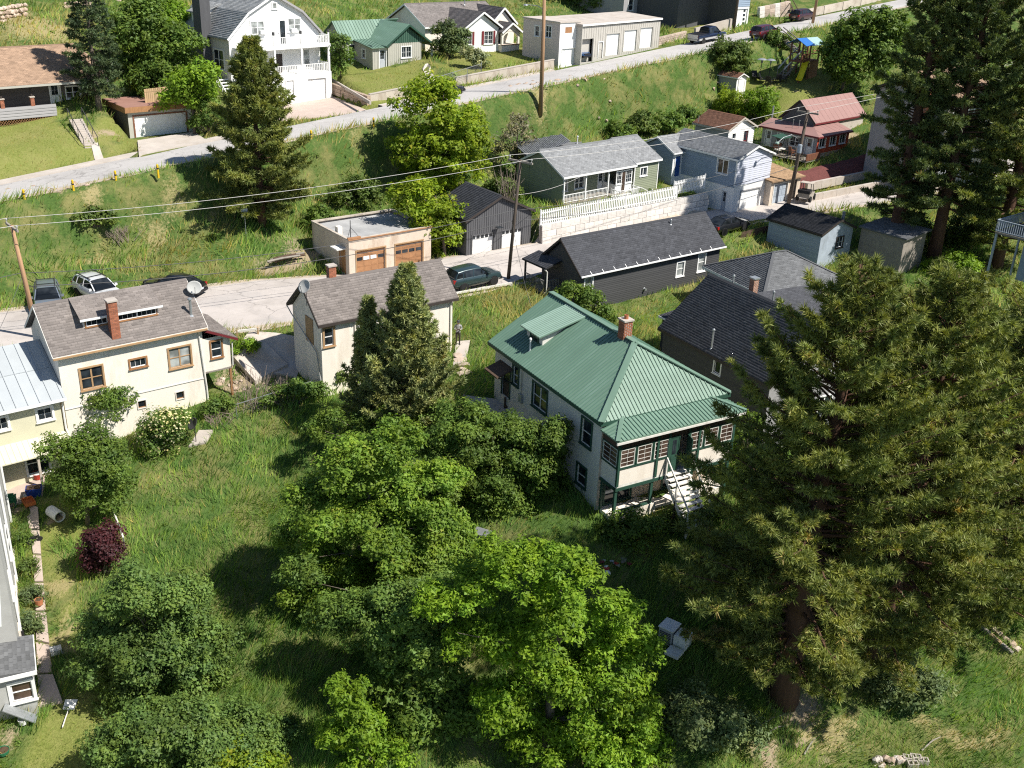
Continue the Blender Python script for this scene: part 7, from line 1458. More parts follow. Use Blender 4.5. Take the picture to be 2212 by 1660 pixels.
for k, nm in enumerate(('upper', 'lower')):
    wire(f'{nm} bright power line from the left pole out of the frame', I1[1 - k], far_l[k], .4); wire(f'{nm} bright power line between the left pole and the centre pole', I1[1 - k], I2[1 - k], .55); wire(f'{nm} bright power line between the centre pole and the dark pole', I2[1 - k], I3[1 - k], .6); wire(f'{nm} bright power line from the dark pole towards the right pines', I3[1 - k], far_r[k], .6)
def pz(P, h): return Vector(P.location) + (Vector((0, 0, h)))
def along(base, px, py): return Vector(top_at(base, px, py))
c1, c2, c3 = along(P1.location, 45, 590), along(P2.location, 1108, 455), along(P3.location, 1725, 330)
wire('grey cable below the power lines, left pole to centre pole', c1, c2, .9, .022, 'wire_dark'); wire('lower dark cable, left pole to centre pole', c1 - Vector((0, 0, .9)), c2 - Vector((0, 0, .8)), 1.0, .026, 'wire_dark'); wire('grey cable, centre pole to dark pole', c2, c3, .7, .02, 'wire_dark'); wire('lower dark cable, centre pole to dark pole', c2 - Vector((0, 0, .8)), c3 - Vector((0, 0, 1.2)), .9, .024, 'wire_dark'); wire('grey cable from the left pole out of the frame', c1, (-62, 36, 4.5), .6, .022, 'wire_dark')
wire('service drop to the sage cottage porch', c2 + Vector((0, 0, 1.2)), (5.2, 91.6, 5.1), .3, .016, 'wire'); wire('thin service wire over the blue house roof', c3 + Vector((0, 0, 1)), (14.5, 103.5, 7), .3, .015, 'wire_dark'); wire('thin wire over the blue house gable', c3 + Vector((0, 0, .6)), (20.5, 100.5, 7.1), .2, .015, 'wire_dark'); wire('service wire to the green-roofed house', c2 - Vector((0, 0, 1.0)), (1.2, 58.6, 4.2), .5, .014, 'wire_dark'); wire('drooping wire from the left pole to the yellow house', c1 - Vector((0, 0, .3)), (-30.4, 52.6, .9), .3, .014, 'wire_dark')
# ------------------------------------------------------------------ bank details along the roads
for k, (px, py, z) in enumerate(((72, 580 * .5 + 0, 0),)): pass
for k, (px, py, lab) in enumerate(((52, 426, 'yellow marker post nearest the left edge of the upper road'), (158, 405, 'second yellow marker post along the upper road from the left'), (250, 385, 'third yellow marker post along the upper road from the left'), (341, 371, 'yellow marker post closest to the big left pine'), (672, 296, 'yellow marker post right of the big left pine'), (807, 268, 'yellow marker post left of the yellow-green tree'))):
    b = put(px, py, 6, UP_LO, UP_HI); t = thing('marker_post', lab, 'post', (b[0], b[1], b[2] - .1)); m = MB(); m.lathe([(.09, -.4), (.09, .62), (.05, .7)], (0, 0, 0), 8); m.build('post', 'yellow', t); m = MB(); m.lathe([(.095, .3), (.095, .42)], (0, 0, 0), 8); m.build('band', 'trim_dark', t)
b = at(533, 528, 1.0); t = thing('road_sign', 'small white sign on a thin post in the grass bank', 'sign', (b[0], b[1], hz(b[0], b[1])), 40); m = MB(); m.tube([(0, 0, -.3), (0, 0, 2.0)], .03, 6); m.build('post', 'galv', t); pb('sign_plate', 'white', t, -.28, .28, -.03, -.01, 1.6, 2.25)
t = thing('fallen_timber', 'heap of dark fallen timbers on the bank left of the tan garage', 'timber')
_p, _q = at(575, 572, .5), at(668, 548, .7)
for k in range(7): a_ = _p + (_q - _p) * random.uniform(0, .3) + np.array([random.gauss(0, .2), random.gauss(0, .3), .1 + .08 * (k % 3)]); b_ = _p + (_q - _p) * random.uniform(.6, 1) + np.array([random.gauss(0, .2), random.gauss(0, .3), .1 + .08 * (k % 3)]); m = MB(); m.tube([a_, (a_ + b_) / 2 + [0, 0, .05], b_], .09, 6); m.build('log', 'wood_grey' if k % 2 else 'wood_dark', t)
# path and steps by the centre house, patio behind the green house
drape('path', [at(985, 745, -1.1)[:2], at(1015, 745, -1.1)[:2], at(1005, 790, -1.4)[:2], at(978, 800, -1.5)[:2]], 'concrete', .06); drape('patio', [at(1000, 850, -.6)[:2], at(1075, 850, -.5)[:2], at(1160, 905, -.6)[:2], at(1040, 890, -.6)[:2]], 'concrete', .06)
FS = thing('flagstone_steps', 'rough flagstone steps by the corner of the cream house', 'steps')
for k in range(5): q = at(992 + k * 3, 770 + k * 14, -1.2 - k * .16); rock(FS, (q[0], q[1], hz(q[0], q[1]) + .05), 1.1, 'stone_pale', .25, 'flagstone')
drape('driveway', [at(505, 800, -1.9)[:2], at(640, 812, -1.9)[:2], at(655, 755, -1.3)[:2], at(540, 730, -.6)[:2]], 'concrete', .08)
CC = thing('concrete_slab', 'cracked pale concrete slab undercut at its edge between the two cream houses', 'slab')
m = MB(); q = [gat(*c) + [0, 0, .22] for c in ((497, 778), (574, 750), (622, 797), (552, 834))]; EXCL.append(q); m.prism([(p_[0], p_[1], p_[2] - .2) for p_ in q], (0, 0, .3)); m.build('slab', 'concrete', CC)
t = thing('guard_rail', 'low white guard rail at the edge of the lower street', 'rail'); p, q = at(985, 640, .0), at(1105, 618, .1); p[2] += .25; q[2] += .25; pbeam('rail', 'white_worn', t, tuple(p), tuple(q), .12, .14); [pbeam('rail_post', 'white_worn', t, tuple(p + (q - p) * k - [0, 0, .5]), tuple(p + (q - p) * k), .12, .12) for k in (0, .5, 1)]
t = thing('guard_rail', 'short white rail with timber post by the lean-to room', 'rail'); p, q = at(510, 728, -.3), at(560, 722, -.2); p[2] += .4; q[2] += .4; pbeam('rail', 'white_worn', t, tuple(p), tuple(q), .1, .14); [pbeam('rail_post', 'wood_raw', t, tuple(p + (q - p) * k - [0, 0, .6]), tuple(p + (q - p) * k + [0, 0, .1]), .12, .12) for k in (.05, .95)]
t = thing('board_fence', 'dark brown board fence beside the pale blue shed', 'fence'); p, q = at(1600, 527, -.1), at(1658, 512, .2)
for k in range(22): c_ = p + (q - p) * k / 22; pb('board', 'wood_dark', t, c_[0] - .07, c_[0] + .07, c_[1] - .012, c_[1] + .012, c_[2] - .5, c_[2] + 1.1).rotation_euler = (0, 0, .65)
for zz in (.2, .9): pbeam('rail', 'wood_dark', t, tuple(p + [0, 0, zz]), tuple(q + [0, 0, zz]), .05, .1)
t = thing('board_fence', 'red-brown board panel beside the sage cottage', 'fence'); p, q = at(1142, 412, 2.4), at(1166, 405, 2.5)
for k in range(8): c_ = p + (q - p) * k / 8; pb('board', 'deck_red', t, c_[0] - .07, c_[0] + .07, c_[1] - .012, c_[1] + .012, c_[2] - .5, c_[2] + 1.2).rotation_euler = (0, 0, .5)
t = thing('pipe_rail', 'thin pipe rail at the top of the bank near the top right', 'rail'); p, q = at(1862, 45, 14.6), at(1915, 34, 15)
for a_, b_ in ((p, p + [0, 0, 1]), (q, q + [0, 0, 1]), (p + [0, 0, 1], q + [0, 0, 1])): pbeam('pipe', 'steel_dark', t, tuple(a_), tuple(b_), .06, .06)
# ------------------------------------------------------------------ playground on the upper lawn
g0 = gat(1748, 170, 9); PS = thing('play_set', 'wooden play set with blue and aqua canopies and yellow slide', 'play set', tuple(g0), 42)
for x in (-2.2, -.6, 1.2):
    for y in (0, 1.6): pb('post', 'deck_red', PS, x - .07, x + .07, y - .07, y + .07, -.5, 4.1)
m = MB(); m.box(-2.3, 1.3, -.1, 1.7, 1.95, 2.1); m.build('platform', 'deck_red', PS)
for k in range(16): pb('board', 'wood_orange' if k % 3 else 'wood_brown', PS, -.5 + k * .11, -.5 + k * .11 + .1, -.12, -.08, .0, 1.95)
for k in range(10): pb('baluster', 'deck_red', PS, -2.1 + k * .15, -2.1 + k * .15 + .06, -.1, -.06, 2.1, 2.8)
pb('rail', 'deck_red', PS, -2.2, 1.2, -.12, -.04, 2.8, 2.9); pb('rail', 'deck_red', PS, -2.2, 1.2, 1.6, 1.68, 2.8, 2.9)
for nm, x0, x1, mt in (('canopy', -2.5, -.65, 'tarp_blue'), ('canopy', -.6, 1.6, 'tarp_aqua')): m = MB(); m.hexa([(x0, -.6, 3.85), (x1, -.6, 3.85), (x1, .8, 4.55), (x0, .8, 4.55), (x0, -.6, 3.9), (x1, -.6, 3.9), (x1, .8, 4.6), (x0, .8, 4.6)]); m.hexa([(x0, .8, 4.55), (x1, .8, 4.55), (x1, 2.2, 3.85), (x0, 2.2, 3.85), (x0, .8, 4.6), (x1, .8, 4.6), (x1, 2.2, 3.9), (x0, 2.2, 3.9)]); m.build(nm, mt, PS)
m = MB(); pts = [(-1.3, -.1, 2.0), (-2.0, -.4, 1.6), (-3.0, -.85, .8), (-3.7, -1.15, .3), (-4.1, -1.3, .22)]
for (a_, b_) in zip(pts[:-1], pts[1:]): m.beam(a_, b_, .6, .05); m.beam(Vector(a_) + Vector((-.12, .28, .1)), Vector(b_) + Vector((-.12, .28, .1)), .05, .2); m.beam(Vector(a_) + Vector((.12, -.28, .1)), Vector(b_) + Vector((.12, -.28, .1)), .05, .2)
m.build('slide', 'slide_yellow', PS); pbeam('swing_beam', 'wood_orange', PS, (1.2, .8, 3.0), (4.2, .8, 3.0), .12, .12); [pbeam('swing_leg', 'wood_orange', PS, (4.1, .8, 3.0), (4.3, y, -.3), .1, .1) for y in (-.6, 2.2)]
TS = thing('timber_stairs', 'grey timber stairs with white rail from the upper road down to the lawn', 'stairs'); p, q = gat(1716, 158, 9), gat(1683, 170, 8.6); q = q + (q - p) * .0
s0 = np.array([*atd(1733, 117, 135)[:2], 0]); s0[2] = float(atd(1733, 117, 135)[2]); s1 = gat(1684, 168, 8.5)
for k in range(11): a_ = s0 + (s1 - s0) * (k + .5) / 11; u = np.array([s1[1] - s0[1], -(s1[0] - s0[0]), 0]); u /= np.linalg.norm(u); pbeam('tread', 'wood_grey', TS, tuple(a_ - u * .55), tuple(a_ + u * .55), .3, .06)
for s_ in (-.55, .55): pbeam('stringer', 'wood_grey', TS, tuple(s0 + u * s_ - [0, 0, .1]), tuple(s1 + u * s_ - [0, 0, .1]), .06, .25); pbeam('handrail', 'white_worn', TS, tuple(s0 + u * s_ + [0, 0, 1.0]), tuple(s1 + u * s_ + [0, 0, 1.0]), .1, .12); [pbeam('rail_post', 'wood_grey', TS, tuple(s0 + (s1 - s0) * t_ + u * s_ - [0, 0, .6]), tuple(s0 + (s1 - s0) * t_ + u * s_ + [0, 0, 1.0]), .08, .08) for t_ in (0, .33, .66, 1)]
s2 = np.array(atd(1684, 76, 142)); n_ = 9
for k in range(n_): a_ = s0 + (s2 - s0) * (k + 1) / n_; pbeam('tread', 'wood_grey', TS, tuple(a_ - u * .55), tuple(a_ + u * .55), .3, .06)
for s_ in (-.55, .55): pbeam('stringer', 'wood_grey', TS, tuple(s0 + u * s_ - [0, 0, .1]), tuple(s2 + u * s_ - [0, 0, .1]), .06, .25); pbeam('handrail', 'wood_grey', TS, tuple(s0 + u * s_ + [0, 0, 1.0]), tuple(s2 + u * s_ + [0, 0, 1.0]), .08, .1)
for k, (px, py, az, lab) in enumerate(((1632, 176, 20, 'black garden chair nearest the small shed'), (1648, 180, 70, 'second black garden chair from the small shed'), (1662, 184, 140, 'middle black garden chair on the upper lawn'), (1676, 180, 200, 'black garden chair fourth from the small shed'), (1692, 178, 250, 'black garden chair closest to the yellow slide'))): deck_chair(tuple(gat(px, py, 8.2)), az, lab, 'black_plastic', 1.25, 'garden chairs on the upper lawn')
for px, py, lab in ((1641, 171, 'metal patio heater nearer the small shed'), (1660, 170, 'metal patio heater nearer the stairs')):
    t = thing('patio_heater', lab, 'patio heater', tuple(gat(px, py, 8.3))); m = MB(); m.lathe([(.3, 0), (.28, .1), (.04, .14), (.04, 1.9)], (0, 0, 0), 10); m.build('stand', 'steel_dark', t); m = MB(); m.lathe([(.12, 1.75), (.12, 2.1)], (0, 0, 0), 10); m.build('burner', 'galv', t); m = MB(); m.lathe([(.6, 2.12), (.35, 2.25), (.02, 2.3)], (0, 0, 0), 14); m.build('hood', 'galv', t)
# ------------------------------------------------------------------ yard at the lower left
LP = [(50, 1084), (66, 1150), (73, 1205), (76, 1265), (79, 1330), (80, 1395), (82, 1459), (85, 1537)]; RP = [(83, 1102), (86, 1150), (90, 1205), (95, 1265), (101, 1330), (107, 1395), (114, 1459), (138, 1529)]
GP = [(gat(*a_, -5), gat(*b_, -5)) for a_, b_ in zip(LP, RP)]
pth = bpy.data.objects.new('path', None); COL.objects.link(pth); pth['kind'] = 'structure'
for (a0, b0), (a1, b1) in zip(GP[:-1], GP[1:]):
    k = .04; m = MB(); q = [a0 + (a1 - a0) * k, b0 + (b1 - b0) * k, b1 - (b1 - b0) * k, a1 - (a1 - a0) * k]; m.prism([(p_[0], p_[1], p_[2] - .12) for p_ in q], (0, 0, .22)); m.build('paving_slab', 'concrete_pink', pth)
drape('patio', [gat(18, 1100, -4.4)[:2], gat(92, 1075, -4.4)[:2], gat(98, 1020, -4.2)[:2], gat(5, 1025, -4.2)[:2]], 'concrete_pink', .08)
def bucket(lab, px, py, r, h, mat, name='bucket', cat='bucket', fill='soil', taper=.85, dz=.1):
    t = thing(name, lab, cat, tuple(gat(px, py, -4.5) + [0, 0, dz])); m = MB(); m.lathe([(r * taper, 0), (r, h), (r * .92, h), (r * .9, h * .8)], (0, 0, 0), 14); m.build('shell', mat, t)
    m = MB(); m.lathe([(r * .05, h * .82), (r * .9, h * .8)], (0, 0, 0), 12, cap=False); m.build('filling', fill, t); return t
bucket('white bucket under the cream porch roof edge', 63, 1035, .2, .4, 'white', fill='white'); bucket('dark red flower tub on the patio of the yellow house', 83, 1038, .27, .32, 'red_plastic', 'flower_tub', 'planter'); bucket('yellow flower pot at the patio end nearest the left edge', 20, 1047, .18, .28, 'yellow', 'flower_pot', 'planter'); bucket('yellow flower pot beside the blue jug', 34, 1047, .18, .28, 'yellow', 'flower_pot', 'planter'); bucket('pale blue jug among the patio pots', 38, 1036, .15, .35, 'tarp_aqua', 'jug', 'jug', 'tarp_aqua', 1.1); bucket('orange pot between jug and white bucket', 46, 1036, .15, .26, 'orange_plastic', 'flower_pot', 'planter')
bucket('small white pail on the path corner', 59, 1081, .15, .2, 'white', fill='white'); bucket('terracotta pot standing on the paved garden path', 87, 1316, .2, .3, 'terracotta', 'flower_pot', 'planter', dz=.2); bucket('white pail beside the bay of the grey house', 51, 1567, .2, .25, 'white', fill='door_grey'); bucket('green bowl in the grass at the lower left corner', 9, 1636, .28, .18, 'green_plastic', 'bowl', 'bowl', 'soil')
t = thing('storage_tub', 'blue plastic storage tub by the patio', 'tub', tuple(gat(76, 1074, -4.5) + [0, 0, .08]), 20); m = MB(); m.hexa([(-.35, -.25, 0), (.35, -.25, 0), (.35, .25, 0), (-.35, .25, 0), (-.42, -.32, .5), (.42, -.32, .5), (.42, .32, .5), (-.42, .32, .5)]); m.build('shell', 'blue_plastic', t); pb('contents', 'soil', t, -.36, .36, -.26, .26, .4, .51)
t = thing('plastic_crate', 'red-orange plastic crate on the garden path', 'crate', tuple(gat(64, 1096, -4.6) + [0, 0, .14]), -50)
for q in ((-.4, .4, -.28, .28, 0, .04), (-.4, .4, -.28, -.25, .04, .2), (-.4, .4, .25, .28, .04, .2), (-.4, -.37, -.25, .25, .04, .2), (.37, .4, -.25, .25, .04, .2)): pb('side', 'orange_plastic', t, *q)
deck_chair(tuple(gat(27, 1098, -4.6)), 200, 'green plastic chair against the grey house wall', 'green_plastic', .9)
t = thing('barrel', 'white barrel lying on the grass with open end', 'barrel', tuple(gat(121, 1122, -4.7) + [0, 0, .3]), -38); m = MB(); m.lathe([(.28, -.5), (.31, -.45), (.31, .45), (.32, .5), (.27, .5), (.26, -.2)], (0, 0, 0), 18, 'x', cap=False); m.build('shell', 'white', t, smooth=False); m = MB(); m.lathe([(.0, -.47), (.27, -.47)], (0, 0, 0), 18, 'x', cap=False); m.build('end_cap', 'white', t); m = MB(); m.hexa([(-.3, -.2, -.25), (.42, -.2, -.25), (.42, .2, -.25), (-.3, .2, -.25), (-.3, -.22, -.1), (.42, -.22, -.12), (.42, .22, -.12), (-.3, .22, -.1)]); m.build('contents', 'dirt', t)
t = thing('toy_tricycle', 'small black toy tricycle on the garden path', 'toy', tuple(gat(76, 1180, -5.2) + [0, 0, .12]), 30)
for x, y in ((-.25, -.2), (-.25, .2), (.3, 0)): m = MB(); m.lathe([(.12, -.04), (.14, 0), (.12, .04)], (x, y, .13), 12, 'y'); m.build('wheel', 'tyre', t)
pbeam('frame', 'black_plastic', t, (-.25, 0, .2), (.28, 0, .3), .12, .1); pb('seat', 'black_plastic', t, -.25, .0, -.1, .1, .28, .34); pbeam('handlebar', 'steel_dark', t, (.22, -.2, .5), (.22, .2, .5), .04, .04); pbeam('fork', 'steel_dark', t, (.3, 0, .13), (.22, 0, .5), .05, .05)
t = thing('snow_shovel', 'white snow shovel lying in the grass below the bay', 'shovel', tuple(gat(136, 1578, -7.4) + [0, 0, .1]), 95); m = MB(); m.beam((0, 0, .05), (1.0, 0, .25), .04, .04); m.build('handle', 'white_worn', t); m = MB(); m.hexa([(.95, -.25, .22), (1.45, -.28, .35), (1.45, .28, .35), (.95, .25, .22), (.95, -.25, .25), (1.45, -.28, .38), (1.45, .28, .38), (.95, .25, .25)]); m.build('blade', 'white', t)
t = thing('white_box', 'small pale box lying in shade beside the path', 'box', tuple(gat(122, 1411, -6.5)), 30); m = MB(); m.hexa([(-.25, -.2, 0), (.25, -.2, 0), (.25, .2, 0), (-.25, .2, 0), (-.25, -.2, .22), (.25, -.2, .28), (.25, .2, .28), (-.25, .2, .22)]); m.build('carton', 'white_worn', t); pb('flap', 'white_worn', t, -.26, .02, -.21, .21, .26, .28)
p, q = gat(237, 1098, -4.9), gat(270, 1190, -5.4); t = thing('pipe_fence', 'white pipe rail on short posts beside the purple shrub', 'rail'); m = MB(); m.tube([tuple(p + [0, 0, .75]), tuple(q + [0, 0, .75])], .05, 8); m.build('pipe', 'white_worn', t)
for k in (0, .5, 1): pbeam('post', 'galv', t, tuple(p + (q - p) * k - [0, 0, .3]), tuple(p + (q - p) * k + [0, 0, .75]), .06, .06)
dish('black satellite dish on a short mast in the yard of the cream house', tuple(gat(424, 958, -3.2)), (-.6, -.55, .6), .42, 1.25, mat='steel_dark')
drape('paving', [gat(408, 968, -3.2)[:2], gat(445, 960, -3.2)[:2], gat(462, 935, -3)[:2], gat(430, 935, -3)[:2]], 'concrete', .08)
chainlink('sagging chain-link fence overgrown with twigs below the cream houses', [tuple(gat(512, 905, -2.6)), tuple(gat(630, 868, -2.4)), tuple(gat(722, 842, -2.3))], .95)
# ------------------------------------------------------------------ odds and ends in the lower yards
g0 = gat(1447, 1385, -5.6); AC = thing('appliance_heap', 'discarded white air-conditioner cabinet and pale box in the shade', 'appliance', tuple(g0), -35)
m = MB(); m.box(-.45, .25, -.4, .4, 0, .85); m.build('cabinet', 'door_grey', AC); pb('top_panel', 'white', AC, -.5, .3, -.44, .44, .85, .9); pb('second_cabinet', 'white', AC, .32, .95, -.35, .4, .0, .7); [pb('louvre', 'steel_dark', AC, -.4, .2, -.425, -.4, .1 + k * .09, .14 + k * .09) for k in range(7)]; pb('tray', 'white_worn', AC, .3, 1.0, -1.15, -.5, .05, .2)
g0 = gat(1040, 1168, -3.8); t = thing('metal_chest', 'galvanised metal chest half hidden among the shrubs', 'chest', tuple(g0), -25); m = MB(); m.hexa([(-.4, -.3, 0), (.4, -.3, 0), (.4, .3, 0), (-.4, .3, 0), (-.4, -.3, .4), (.4, -.3, .4), (.4, .3, .5), (-.4, .3, .5)]); m.build('body', 'galv', t); pb('lid', 'galv', t, -.44, .44, -.34, .34, .48, .52)
g0 = gat(1330, 1222, -4.2); t = thing('rubbish_heap', 'small heap of crumpled rags and purple scraps in the shade', 'rubbish', tuple(g0))
for k in range(14): x, y = random.gauss(0, .45), random.gauss(0, .3); rock(t, (x, y, .08 + .03 * (k % 3)), random.uniform(.2, .42), ('white_worn', 'wood_grey', 'maroon', 'door_grey', 'red_plastic')[k % 5], .4, 'scrap')
t = thing('cinder_blocks', 'stack of hollow concrete blocks at the bottom edge', 'concrete blocks');
for k, (px, py) in enumerate(((1944, 1650), (1960, 1646), (1976, 1643), (1992, 1650), (1970, 1657))):
    g_ = gat(px, py, -8); r_ = random.uniform(-.3, .3)
    for (x0, x1, y0, y1) in ((-.2, .2, -.1, -.07), (-.2, .2, .07, .1), (-.2, -.16, -.07, .07), (-.02, .02, -.07, .07), (.16, .2, -.07, .07)):
        o_ = pb('block_web', 'concrete', t, x0 * 1.2, x1 * 1.2, y0 * 1.4, y1 * 1.4, 0, .24); o_.location = Vector(g_) + Matrix.Rotation(r_, 3, 'Z') @ Vector(((x0 + x1) * .6, (y0 + y1) * .7, .14 + .0 * k)); o_.rotation_euler = (0, 0, r_)
p, q = gat(2066, 1316, -6), gat(2186, 1422, -6.8); t = thing('timber_edging', 'weathered timber and stone edging between lawn and right-hand shrubs', 'edging')
for k in range(5): a_ = p + (q - p) * k / 5; b_ = p + (q - p) * (k + .93) / 5; pbeam('timber', 'wood_raw' if k % 2 else 'wood_grey', t, tuple(a_ + [0, 0, .05]), tuple(b_ + [0, 0, .05]), .18, .2)
rubble(t, p + [.4, .3, .15], q + [.4, .3, .15], .3, 18, 1, ('stone', 'stone_pale'), .4)
t = thing('fallen_branches', 'bleached fallen branches on the ground near the bottom edge', 'branches')
for (a_, b_) in (((1640, 1575), (1690, 1550)), ((1655, 1590), (1700, 1572)), ((1735, 1640), (1760, 1600)), ((1640, 1610), (1660, 1590)), ((1990, 1625), (2030, 1600))): p, q = gat(*a_, -7.6), gat(*b_, -7.6); m = MB(); m.tube([tuple(p + [0, 0, .06]), tuple((p + q) / 2 + [.05, .08, .16]), tuple(q + [0, 0, .06])], [.04, .035, .015], 6); m.build('branch', 'wood_grey', t)
rubble(thing('rubble_heap', 'heap of broken stones and blocks at the bottom right edge', 'rubble'), gat(1885, 1655, -8), gat(1950, 1650, -8), .5, 12, 2, ('stone_pale', 'concrete', 'stone'), .35)
t = thing('timber_rails', 'old timber rails and boards along the green-roofed house', 'timber'); p, q = gat(1090, 885, -1.6), gat(1165, 925, -2)
for k in range(3): pbeam('rail', 'wood_dark', t, tuple(p + [k * .12, k * .1, .25 + .18 * k]), tuple(q + [k * .12, k * .1, .3 + .18 * k]), .1, .12)
for k in range(4): c_ = p + (q - p) * k / 3; pbeam('post', 'wood_dark', t, tuple(c_ - [0, 0, .4]), tuple(c_ + [0, 0, .8]), .1, .1)
# ------------------------------------------------------------------ the person on the path
def person(label, loc, az):
    t = thing('person', label, 'person', loc, az); H = 1.0
    J = dict(pel=(0, 0, .95, .15, .115), sp=(0, .01, 1.12, .14, .11), ch=(0, 0, 1.32, .175, .125), nk=(0, -.015, 1.5, .06, .06), hd0=(0, -.03, 1.58, .085, .095), hd1=(0, -.04, 1.68, .088, .1), hd2=(0, -.03, 1.75, .06, .065))
    E_ = [('pel', 'sp'), ('sp', 'ch'), ('ch', 'nk'), ('nk', 'hd0'), ('hd0', 'hd1'), ('hd1', 'hd2')]
    for s, n in ((-1, 'l'), (1, 'r')):
        J.update({n + 'sh': (s * .19, .0, 1.42, .062, .062), n + 'el': (s * .25, -.04, 1.16, .05, .05), n + 'wr': (s * .1, -.27, 1.2, .034, .038), n + 'hn': (s * .05, -.32, 1.24, .035, .04), n + 'hp': (s * .09, 0, .88, .098, .1), n + 'kn': (s * .105, -.03, .5, .068, .07), n + 'an': (s * .11, .02, .1, .045, .05), n + 'to': (s * .125, -.15, .045, .045, .04)})
        E_ += [('ch', n + 'sh'), (n + 'sh', n + 'el'), (n + 'el', n + 'wr'), (n + 'wr', n + 'hn'), ('pel', n + 'hp'), (n + 'hp', n + 'kn'), (n + 'kn', n + 'an'), (n + 'an', n + 'to')]
    ks = list(J); me = bpy.data.meshes.new('body'); me.from_pydata([J[k][:3] for k in ks], [(ks.index(a), ks.index(b)) for a, b in E_], []); o = bpy.data.objects.new('tmp', me); COL.objects.link(o)
    sk = o.modifiers.new('s', 'SKIN'); sv = me.skin_vertices[0].data
    for i, k in enumerate(ks): sv[i].radius = J[k][3:5]; sv[i].use_root = (k == 'pel')
    o.modifiers.new('d', 'SUBSURF').levels = 2; dg = bpy.context.evaluated_depsgraph_get(); me2 = bpy.data.meshes.new_from_object(o.evaluated_get(dg)); bpy.data.objects.remove(o)
    for mt in ('grey_siding', 'trim_dark', 'skin', 'black_plastic'): me2.materials.append(MATS[mt])
    for p in me2.polygons:
        c = p.center; p.use_smooth = True; p.material_index = 3 if c.z < .12 else (1 if c.z < .93 else (2 if (c.z > 1.53 or (c.y < -.265 and c.z > 1.1 and abs(c.x) < .15 and c.z < 1.4)) else 0))
    link('body', me2, None, t)
    m = MB(); m.lathe([(.1, 1.67), (.112, 1.7), (.105, 1.77), (.05, 1.815), (.01, 1.82)], (0, -.03, 0), 12); m.build('cap', 'steel_dark', t, smooth=True); m = MB(); m.hexa([(-.08, -.24, 1.68), (.08, -.24, 1.68), (.09, -.1, 1.69), (-.09, -.1, 1.69), (-.08, -.24, 1.695), (.08, -.24, 1.695), (.09, -.1, 1.71), (-.09, -.1, 1.71)]); m.build('cap_brim', 'steel_dark', t)
    for s in (-1, 1):
        for k in range(4): m = MB(); x = s * (.02 + k * .014); m.tube([(s * .055, -.335, 1.225 + k * .018), (x, -.375, 1.225 + k * .019), (x - s * .02, -.36, 1.235 + k * .019)], [.0095, .009, .007], 6); m.build('finger', 'skin', t)
        m = MB(); m.tube([(s * .06, -.31, 1.27), (s * .03, -.345, 1.295)], [.011, .008], 6); m.build('thumb', 'skin', t); m = MB(); m.lathe([(.012, -.01), (.012, .01)], (s * .033, -.138, 1.665), 8, 'y'); m.build('eye', 'black_plastic', t)
    pb('nose', 'skin', t, -.012, .012, -.158, -.13, 1.615, 1.65); pb('mouth', 'maroon', t, -.025, .025, -.137, -.128, 1.585, 1.594); return t
gp = gat(989, 747, -1.1); person('person in grey hooded top, dark trousers and cap holding a controller on the path', tuple(gp + [0, 0, .06]), 8)
t = thing('remote_controller', 'small dark handheld controller held by the person', 'controller', tuple(gp + [0, 0, .06]), 8); pb('shell', 'black_plastic', t, -.09, .09, -.4, -.36, 1.23, 1.27); m = MB(); m.tube([(.07, -.38, 1.27), (.075, -.4, 1.36)], .006, 5); m.build('aerial', 'black_plastic', t)
# ------------------------------------------------------------------ vegetation
leafmat('leaf_yellowgreen', (.11, .185, .015), (.285, .395, .035), (.36, .38, .05), .42)
leafmat('leaf_lime', (.08, .155, .024), (.21, .335, .045), (.28, .34, .07), .4)
leafmat('leaf_bright', (.085, .165, .014), (.22, .37, .035), None, .4)
leafmat('leaf_mid', (.06, .115, .022), (.145, .235, .045), None, .35)
leafmat('leaf_olive', (.065, .125, .03), (.155, .255, .055), None, .35)
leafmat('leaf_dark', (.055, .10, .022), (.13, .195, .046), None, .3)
leafmat('leaf_choke', (.06, .115, .03), (.15, .245, .06), None, .3)
leafmat('leaf_dusty', (.075, .12, .05), (.16, .22, .09), None, .3)
leafmat('leaf_purple', (.03, .010, .015), (.075, .022, .028), None, .2)
leafmat('leaf_pale', (.14, .19, .085), (.34, .38, .22), (.55, .55, .48), .35)
leafmat('leaf_grey', (.13, .13, .085), (.22, .21, .14), None, .2)
leafmat('needle_pine', (.085, .12, .036), (.25, .295, .085), (.36, .29, .12), .25, .5)
leafmat('needle_pine_dark', (.055, .09, .035), (.15, .20, .07), (.24, .18, .07), .22, .5)
leafmat('needle_spruce', (.04, .07, .035), (.10, .15, .07), None, .15)
leafmat('needle_juniper', (.13, .165, .07), (.32, .37, .15), (.36, .33, .15), .2)
leafmat('flower_cream', (.55, .52, .28), (.75, .72, .45), None, .3)
leafmat('grass', (.06, .155, .035), (.24, .39, .085), (.42, .37, .16), .38, .7, .1, .62)
def unit(a): return a / np.maximum(np.linalg.norm(a, axis=1), 1e-9)[:, None]
def leaf_quads(c, nrm, size, asp, v):
    "pointed leaves: centres c, facing nrm"
    n = len(c); t = unit(np.cross(nrm, RNG.normal(size=(n, 3)))); b = np.cross(nrm, t); L = (size * .5)[:, None]; w = (size * asp * .5)[:, None]
    V = np.concatenate([c - t * L + b * w, c - t * L - b * w, c + t * L]); i = np.arange(n); return V, np.stack([i, i + n, i + 2 * n], 1), v
